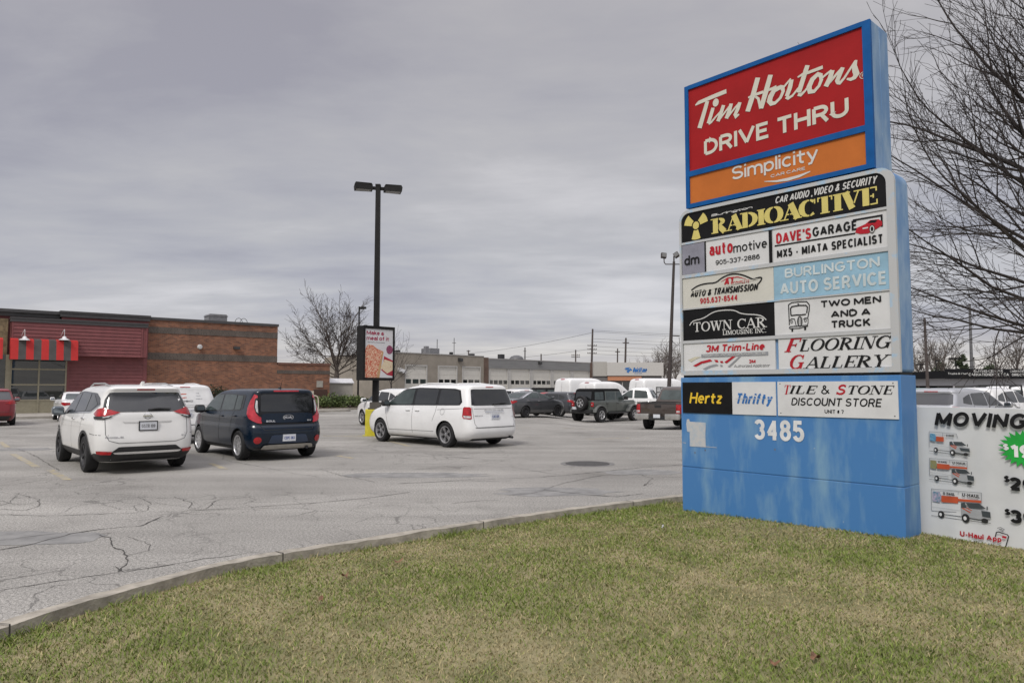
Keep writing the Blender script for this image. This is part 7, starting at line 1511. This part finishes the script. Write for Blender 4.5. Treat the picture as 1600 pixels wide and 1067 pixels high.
a, b = at(988, 581.5, QY - .5), at(1011, 574, QY - .5); m_ = MB(); write(m_, 'QuickLane', a.x - x0_, a.z, b.x - x0_, b.z, .52, .04, .3); c1, c2 = at(991, 584, QY - .5), at(1003, 582.6, QY - .5); write(m_, 'TIRE & AUTO CENTER', c1.x - x0_, c1.z, c2.x - x0_, c2.z, .52, .01)
pen = Pen(m_, .525); E_ = lambda px, py: (at(px - 2.5, py, QY - .5).x - x0_, at(px, py, QY - .5).z)
pen.poly([E_(979, 574.5), (E_(987, 575)[0], E_(987, 574)[1]), E_(983, 578)]); pen.poly([E_(981, 580), E_(988, 575), E_(989, 577), E_(984, 583)]); pen.poly([E_(978, 576), E_(990, 577.5), E_(990, 579), E_(979, 577.5)])
m_.build('lettering', INKB, qs)
# dealership at the right
DY = 62.0; dx0, dx1 = at(1475, 590, DY).x, at(1640, 590, DY).x
ds = thing('dealership', 'dealership building with long black sign band over a pale wall', 'building', (dx0, DY, 0), 0)
L_ = dx1 - dx0; zA_, zB_, zC_ = at(1540, 576.5, DY).z, at(1540, 591, DY).z, at(1540, 602.5, DY).z
mb = MB(); mb.box(.5, L_, 0, 14, zC_, zB_ + .1); mb.build('wall', pbr('dealership wall', (.40, .40, .42), .6, var=.05), ds); mb = MB(); mb.box(0, L_, -.4, 14.2, zB_, zA_ - .15); mb.box(at(1529, 580, DY).x - dx0 - 3.2, at(1592, 580, DY).x - dx0, -.55, -.4, zB_ - .05, zA_); mb.build('sign_band', pbr('band black', (.012, .0125, .014), .7, spec=.15), ds)
mb = MB(); mb.box(.8, L_, -.05, 14, -.5, zC_); mb.build('shop_glass', GLASS, ds); mb = MB()
for i in range(8): mb.box(.7 + i * 1.8, .82 + i * 1.8, -.12, -.05, -.5, zC_)
mb.build('mullion', MATS['dealership wall'], ds); mb = MB(); Dp = lambda px, py: (at(px, py, DY - .55).x - dx0, at(px, py, DY - .55).z)
for s, p, q in (('BUYING CENTRE', (1521.5, 581.6), (1567, 577.9)), ('CARNATIONDIRECT.CA', (1513.5, 587.3), (1576, 582.9)), ('CARNATION', (1578, 581.6), (1603, 578.2)), ('DIRECT', (1581, 587.3), (1600, 583.4)), ('Trucks & Used', (1481, 585), (1512, 582))):
    (a, b), (c_, d_) = Dp(*p), Dp(*q); write(mb, s, a, b, c_, d_, .565, .012)
mb.build('lettering', INKW, ds)
# ------------------------------------------------------------------ poles, lamps, wires
WOODP = pbr('utility pole wood', (.075, .06, .055), .85, var=.2, scale=3); GALV = pbr('galvanised pole', (.15, .15, .155), .6, .2)
def pole(label, px, ptop, Y, lean=0.0, arms=(), rad=.14, group='wooden utility poles along the far road', mat=WOODP):
    b = at(px, 606, Y); tp = at(px + lean, ptop, Y); t = thing('utility_pole', label, 'pole', (b.x, Y, -.3), 0, group)
    m_ = MB(); m_.tube([(0, 0, 0), (tp.x - b.x, 0, tp.z + .3)], [rad * 1.25, rad * .8], 8); m_.build('shaft', mat, t, 50)
    for py, w in arms:
        z = at(px, py, Y).z + .3; xx = (tp.x - b.x) * z / (tp.z + .3); m_ = MB(); m_.box(xx - w, xx + w, -.12, -.02, z - .06, z + .06)
        for k in (-.9, -.45, .45, .9): m_.lathe([(.03, z + .06), (.05, z + .12), (.05, z + .2), (0, z + .22)], 8, 'z', (xx + k * w, -.07, 0))
        m_.build('crossarm', mat, t)
    return t
PY = 135.0
pole('tallest wooden pole beside the pale service building with three short arms', 923, 514, PY, 3, ((540, .9), (546, .9), (552, .9)), .2)
pole('wooden pole rising behind the right half of the pale service building', 975.5, 528, PY, 2.5, ((536, .6),), .2)
pole('short wooden pole just left of the one behind the pale building', 964, 544.5, 150, 1, ((550, .5),), .16)
pole('wooden pole above the right end of the grey garage fascia', 899, 546.5, 150, .5, ((555, .9), (558, .9)), .16)
pole('stubby wooden pole above the middle of the grey fascia', 845.5, 553, 150, 0, (), .16)
pole('thin wooden pole beside the roof turbine of the garage', 820, 543, 150, .3, (), .14)
pole('slim pole left of the turbine vent above the garage roof', 732, 547, 160, 0, ((549, .4),), .14)
pole('brown steel pole at the right of the blue sign under the branches', 1450, 497, 60, -5.5, (), .12)
pole('grey steel pole rising behind the dealership sign band', 1519, 475, 66, -4, ((575, .1),), .13, mat=GALV)
m_ = MB()
for y0_, y1_ in ((516, 521), (518, 526), (529, 531), (534, 536), (541, 541), (547, 549), (553, 552)):
    A_, B_ = at(925, y0_, PY), at(1400, y1_ + 6, PY); m_.tube([A_.lerp(B_, i / 12) - Vector((0, 0, 1.6 * 4 * (i / 12) * (1 - i / 12) * .35)) for i in range(13)], .028, 4)
for y0_, y1_ in ((520, 556), (545, 560)):
    A_, B_ = at(924, y0_, PY), at(640, y1_, 180); m_.tube([A_.lerp(B_, i / 10) - Vector((0, 0, 1.2 * 4 * (i / 10) * (1 - i / 10))) for i in range(11)], .028, 4)
for y0_, y1_ in ((556, 566), (566, 574)):
    A_, B_ = at(300, y0_, 170), at(640, y1_, 170); m_.tube([A_.lerp(B_, i / 10) - Vector((0, 0, 2 * (i / 10) * (1 - i / 10))) for i in range(11)], .028, 4)
tag(m_.build('overhead_wires', BLACKP), 'thin dark overhead wires strung between the far wooden poles', 'wires')
# leaning flood light pole
b = at(1043, 606, 47); tp = at(1053, 409, 47)
t = thing('flood_light_pole', 'leaning dark pole with two square floodlights left of the blue sign', 'light pole', (b.x, 47, -.3)); D_ = Vector((tp.x - b.x, 0, tp.z + .3)); BRN = pbr('dark brown pole', (.045, .035, .032), .7, var=.2)
m_ = MB(); m_.tube([(0, 0, 0), D_], [.15, .085], 10); m_.build('shaft', BRN, t, 50)
lz_ = lambda px, py: Vector((at(px, py, 47).x - b.x, 0, at(px, py, 47).z + .3))
m_ = MB(); m_.tube([lz_(1037.5, 404), lz_(1037.8, 410), lz_(1040, 413), lz_(1053, 413), lz_(1066, 413), lz_(1068, 410), lz_(1068, 404)], .035, 8); m_.tube([lz_(1053, 400), lz_(1053, 413)], .05, 8); m_.build('arm', BRN, t, 50)
for px, py, a in ((1037, 399.5, .2), (1057, 398.5, -.9), (1069, 399.5, .2)):
    q = lz_(px, py); m_ = MB(); m_.box(-.17, .17, -.10, .10, -.17, .17); m_.box(-.14, .14, -.115, -.10, -.14, .14, 1); o = m_.build('floodlight', [BRN, MATS['unlit lamp lens']], t, loc=q); o.rotation_euler = (R(-15), a * .6, R(25) * a)
m_ = MB(); m_.tube([lz_(1046.5, 524), lz_(1062, 525)], .03, 6); m_.tube([lz_(1048, 526), lz_(1052, 535), lz_(1058, 540), lz_(1062, 536), lz_(1061, 527)], .018, 6); m_.build('bracket', BRN, t, 50)
# slim lamp beside the bare tree, small twin lamps at the right
def small_lamp(label, px, ptop, Y, heads, w=.5, group=None):
    b = at(px, 606, Y); z = at(px, ptop, Y).z; t = thing('street_lamp', label, 'lamp post', (b.x, Y, -.2), 0, group)
    m_ = MB(); m_.tube([(0, 0, 0), (0, 0, z + .2)], [.08, .06], 8); m_.build('shaft', BLK, t, 50)
    for sg in heads: m_ = MB(); m_.prism([(0, z + .16), (sg * w, z + .18), (sg * w, z + .02), (sg * w * .3, z - .02), (0, z + .02)], -.18, .18, 'y'); m_.build('lamp_head', BLK, t)
small_lamp('slim black single arm lamp between the bare tree and the poster box', 559.5, 479, 58, (1,), .55)
small_lamp('short twin lamp in the gap right of the blue sign', 1440, 568, 95, (-1, 1), .55, 'small twin head lamps before the dealership')
small_lamp('twin lamp standing before the dealership band', 1495, 558.5, 75, (-1, 1), .65, 'small twin head lamps before the dealership')
small_lamp('taller slim lamp between the two steel poles', 1464, 562, 90, (1,), .5)
small_lamp('pale slim lamp right of the grey steel pole', 1523.5, 558, 110, (-1,), .4)
# ------------------------------------------------------------------ trees
BARK = pbr('bark', (.036, .029, .027), .9, var=.3, scale=9, bump=.3); BARK2 = pbr('grey bark', (.11, .092, .08), .9, var=.3, scale=7); TWIG = pbr('twig', (.036, .028, .027), .9, var=.2)
def grow(mb, rg, p, d, L, r, lev, maxlev, o, tmb=None):
    """one limb and all it carries; o: options"""
    n = 5 if lev < 2 else 4 if lev < 3 else 3; pts = [p.copy()]; rr = [r]; q = p.copy(); dd = d.normalized()
    for i in range(n):
        w = o['wob'] * (1 + .3 * lev); dd = (dd + Vector((rg.gauss(0, w), rg.gauss(0, w), rg.gauss(0, w))) + Vector((0, 0, o['up'][min(lev, len(o['up']) - 1)]))).normalized()
        q = q + dd * (L / n); pts.append(q.copy()); rr.append(max(o['rmin'], r * (1 - (i + 1) / n * (.62 if lev < maxlev else .7))))
    (mb if lev < 3 or tmb is None else tmb).tube(pts, rr, 7 if lev == 0 else 5 if lev < 2 else 4 if lev < 3 else 3, cap=False)
    if lev >= maxlev: return
    k = o['kids'][lev]
    for j in range(k):
        t = o['start'][lev] + (1 - o['start'][lev]) * (j + rg.random() * .8) / k; t = min(t, .999); i = int(t * n); f = t * n - i
        bp = pts[i].lerp(pts[i + 1], f); bd = (pts[i + 1] - pts[i]).normalized()
        ax = bd.orthogonal().normalized(); ax.rotate(Matrix.Rotation(rg.uniform(0, 2 * math.pi), 3, bd)); ang = R(rg.uniform(*o['ang'][lev]))
        nd = bd.copy(); nd.rotate(Matrix.Rotation(ang, 3, ax))
        br = rr[i] * (1 - f) + rr[i + 1] * f
        grow(mb, rg, bp, nd, L * rg.uniform(*o['len'][lev]) * (1.15 - .45 * t), max(o['rmin'], br * rg.uniform(.5, .7)), lev + 1, maxlev, o, tmb)
    grow(mb, rg, pts[-1], dd, L * .55, rr[-1], lev + 1, maxlev, o, tmb)
def bare_tree(name, label, loc, H, trunk_r, limbs, o, seed, maxlev, group=None, bark=BARK, trunk_h=.25):
    rg = random.Random(seed); t = thing(name, label, 'tree', loc, 0, group); tm = MB(); cm_ = MB(); tw = MB()
    top = Vector((rg.gauss(0, .05), rg.gauss(0, .05), H * trunk_h)); tm.tube([(0, 0, -.2), (0, 0, H * trunk_h * .4), top], [trunk_r * 1.35, trunk_r, trunk_r * .9], 10)
    for az, el, L, zf in limbs:
        d = Vector((math.cos(R(az)) * math.cos(R(el)), math.sin(R(az)) * math.cos(R(el)), math.sin(R(el)))); s = Vector((top.x * zf, top.y * zf, H * trunk_h * (1 if zf <= 1 else 1) + (zf - 1) * H))
        grow(cm_, rg, s, d, L, trunk_r * (.5 if el > 50 else .36) * o.get('thin', 1), 0, maxlev, o, tw)
    if any(l[3] > 1 for l in limbs): zm2 = max(l[3] for l in limbs); tm.tube([top, (top.x, top.y, H * trunk_h + (zm2 - 1) * H + .1)], [trunk_r * .9, trunk_r * .4], 9)
    tm.build('trunk', bark, t, 60); cm_.build('limbs', bark, t, 60); tw.build('crown', TWIG, t)
    return t
# the big tree at the right edge
tb = Vector((11.0, 13.6, .1))
limbs = [(180 + a, e, l * (1.0 if e < 40 else .86), z) for a, e, l, z in [(-28, 18, 2.9, 1.04), (18, 14, 3.0, 1.02), (-5, 22, 3.3, 1.07), (40, 20, 3.2, 1.1), (-45, 24, 3.1, 1.12), (8, 26, 3.6, 1.14), (-18, 36, 3.7, 1.18), (28, 38, 3.5, 1.2), (-60, 40, 3.3, 1.22), (0, 46, 3.9, 1.25), (55, 46, 3.3, 1.24), (-30, 54, 3.9, 1.3), (15, 58, 3.9, 1.32), (-75, 58, 3.2, 1.34), (75, 58, 3.2, 1.3), (-8, 68, 3.9, 1.38), (35, 70, 3.6, 1.4), (100, 40, 3, 1.15), (140, 30, 3.2, 1.1), (180, 45, 3.4, 1.2), (-110, 35, 3.2, 1.15), (-150, 50, 3.3, 1.25), (20, 82, 3.6, 1.44), (-100, 72, 3.2, 1.4)]]
bare_tree('bare_tree', 'large leafless tree with sweeping fine branches at the right edge behind the blue sign', tb, 10.0, .19, limbs,
          dict(wob=.075, up=(.025, .03, .02, 0, 0), kids=(6, 5, 4, 0), start=(.2, .15, .12), ang=((20, 46), (20, 46), (18, 45)), len=((.42, .62), (.42, .66), (.4, .7)), rmin=.0040, thin=.62), 21, 3, bark=BARK, trunk_h=.2)
p = at(527, 606, 63)
limbs = [(a, e, l * .82, z) for a, e, l, z in [(180, 20, 4.2, 1.0), (160, 36, 4.3, 1.03), (200, 48, 4.6, 1.06), (120, 60, 4.6, 1.08), (20, 40, 3.6, 1.03), (0, 22, 3.3, 1.0), (340, 55, 4.4, 1.07), (60, 66, 4.7, 1.1), (250, 45, 3.9, 1.03), (280, 66, 4.6, 1.09), (90, 40, 3.8, 1.03), (210, 70, 4.9, 1.1), (320, 30, 3.4, 1.02), (150, 8, 3.3, .98), (190, 62, 4.6, 1.08), (5, 62, 4.4, 1.08)]]
bare_tree('bare_tree', 'bare spreading tree behind the brick wing left of the poster box', (p.x, p.y, 0), 10, .24, limbs,
          dict(wob=.09, up=(.06, .04, .02, 0), kids=(6, 5, 4), start=(.25, .2, .15), ang=((25, 55), (25, 55), (20, 55)), len=((.42, .62), (.42, .64), (.4, .7)), rmin=.011, thin=.7), 5, 3, bark=BARK2, trunk_h=.27)
p = at(612, 606, 60)
bare_tree('bare_sapling', 'thin bare sapling whose twigs show right of the poster box', (p.x, p.y, 0), 6, .06, [(170, 60, 2.6, 1.0), (30, 55, 2.6, 1.05), (0, 40, 2.2, 1.02), (100, 70, 2.6, 1.1), (280, 66, 2.4, 1.06)], dict(wob=.09, up=(.05, .03, .01, 0), kids=(4, 4, 2), start=(.25, .2, .2), ang=((25, 50), (25, 55), (20, 50)), len=((.42, .62), (.42, .64), (.4, .7)), rmin=.009), 9, 2, trunk_h=.3)
# far bare trees and evergreens
oF = dict(thin=1, wob=.10, up=(.05, .03, .01, 0), kids=(5, 5, 3), start=(.2, .2, .2), ang=((22, 50), (22, 50), (20, 50)), len=((.42, .62), (.42, .64), (.4, .7)), rmin=.02)
proto = None
for i, (px, Y, h, lb) in enumerate([(1038, 128, 9.5, 'far bare tree right of the pale service building'), (1047, 140, 11, 'far bare tree directly behind the leaning flood pole'), (1056, 125, 9.5, 'far bare tree between flood pole and blue sign'), (1008, 150, 8.5, 'far bare tree just showing over the pale service roof'), (1020, 155, 8.5, 'far bare tree over the right end of the pale roof'), (560, 100, 7.5, 'far bare tree seen under the poster box'), (540, 96, 7, 'far scrubby bare tree behind the utility shed'),
        (1436, 100, 9, 'far bare tree touching the right side of the blue sign'), (1458, 110, 10, 'far bare tree left of the dealership band'), (1475, 95, 9.5, 'far bare tree behind the left end of the dealership band'), (1560, 120, 10, 'far bare tree over the middle of the dealership'), (1590, 100, 11, 'far bare tree at the right edge over the dealership')]):
    p = at(px, 606, Y)
    if proto is None:
        proto = bare_tree('distant_bare_tree', lb, (p.x, p.y, -.3), 10, .16, [(a * 51, 30 + (a * 23) % 50, 3.6, 1.0 + .03 * a) for a in range(9)], oF, 31, 2, 'far bare trees along the horizon', BARK2, .25); o = proto
    else: o = copy_tree(proto); o.location = (p.x, p.y, -.3); o['label'] = lb
    o.scale = (h / 10 * 1.1, h / 10 * 1.1, h / 10); o.rotation_euler = (0, 0, i * 1.1)
EVG = pbr('evergreen', (.022, .038, .016), .8, scale=1.5, col2=(.055, .075, .03), detail=8)
for i, (px, Y, h, w, lb) in enumerate([(1503, 90, 6.0, 2.3, 'dark evergreen showing left of the grey steel pole'), (1548, 85, 4.6, 2.6, 'broad dark evergreen above the middle of the sign band'), (1470, 105, 5.6, 3.2, 'evergreen clump left above the dealership band')]):
    p = at(px, 606, Y); rg = random.Random(i); t = thing('evergreen_tree', lb, 'tree', (p.x, p.y, -.3), 0, 'dark evergreens behind the dealership'); m_ = MB(); m_.tube([(0, 0, 0), (0, 0, h * .9)], [.18, .04], 7); m_.build('trunk', BARK, t); m_ = MB()
    for k in range(22):
        z = h * (.2 + .78 * k / 22); a = rg.uniform(0, 6.3); r_ = w * (1.1 - z / h) * rg.uniform(.3, .8); leaf_cloud(m_, rg, (r_ * math.cos(a), r_ * math.sin(a), z), (w * .45 * (1.25 - z / h), w * .45 * (1.25 - z / h), h * .06), 90, .35)
    m_.build('crown', EVG, t)
m_ = MB(); rg = random.Random(8)
for k in range(190):
    az = rg.uniform(-52, 52); d_ = rg.uniform(230, 300); x, y = d_ * math.sin(R(az)), d_ * math.cos(R(az)); w = rg.uniform(5, 11); h = rg.uniform(2.5, 5.5)
    leaf_cloud(m_, rg, (x, y, h * .35), (w * 1.3, w * .5, h * .5), 130, 1.1)
tag(m_.build('far_woods', pbr('winter woods', (.075, .062, .05), .9, scale=.05, col2=(.06, .07, .04), detail=6)), 'low brown winter woods along the horizon behind the buildings', 'woods', kind='stuff')
# ------------------------------------------------------------------ pieces that stand apart become parts of their own
def split_islands(names):
    for o in list(bpy.data.objects):
        if o.type != 'MESH' or o.parent is None: continue
        st = o.name.split('.')[0]
        if st not in names or o.children: continue
        me = o.data; n = len(me.vertices); par = list(range(n))
        def find(i):
            while par[i] != i: par[i] = par[par[i]]; i = par[i]
            return i
        for e in me.edges:
            a, b = find(e.vertices[0]), find(e.vertices[1])
            if a != b: par[a] = b
        groups = {}
        for p in me.polygons: groups.setdefault(find(p.vertices[0]), []).append(p.index)
        if len(groups) < 2: continue
        mats = list(me.materials); co = [tuple(v.co) for v in me.vertices]; sm = any(p.use_smooth for p in me.polygons); first = True
        pieces = []
        for g in groups.values():
            ids = sorted({v for i in g for v in me.polygons[i].vertices}); mp = {v: k for k, v in enumerate(ids)}; m_ = MB()
            m_.v = [co[v] for v in ids]; m_.f = [tuple(mp[v] for v in me.polygons[i].vertices) for i in g]; m_.m = [me.polygons[i].material_index for i in g]; pieces.append(m_)
        par_o, loc, rot = o.parent, o.location.copy(), o.rotation_euler.copy(); bpy.data.objects.remove(o); bpy.data.meshes.remove(me)
        for m_ in pieces:
            q = m_.build(st, mats, par_o, 45 if sm else None); q.location = loc; q.rotation_euler = rot
split_islands({'side_window', 'window_trim', 'fender_flare', 'side_step', 'rear_door_panel', 'side_panel', 'printed_tyre', 'printed_hub', 'bumper', 'brick_pier', 'door_glass', 'foot_plate', 'rusty_bolt', 'roof_hoop', 'arch_trim', 'divider', 'handle', 'stone_wall', 'bumper_cladding', 'lower_valance'})
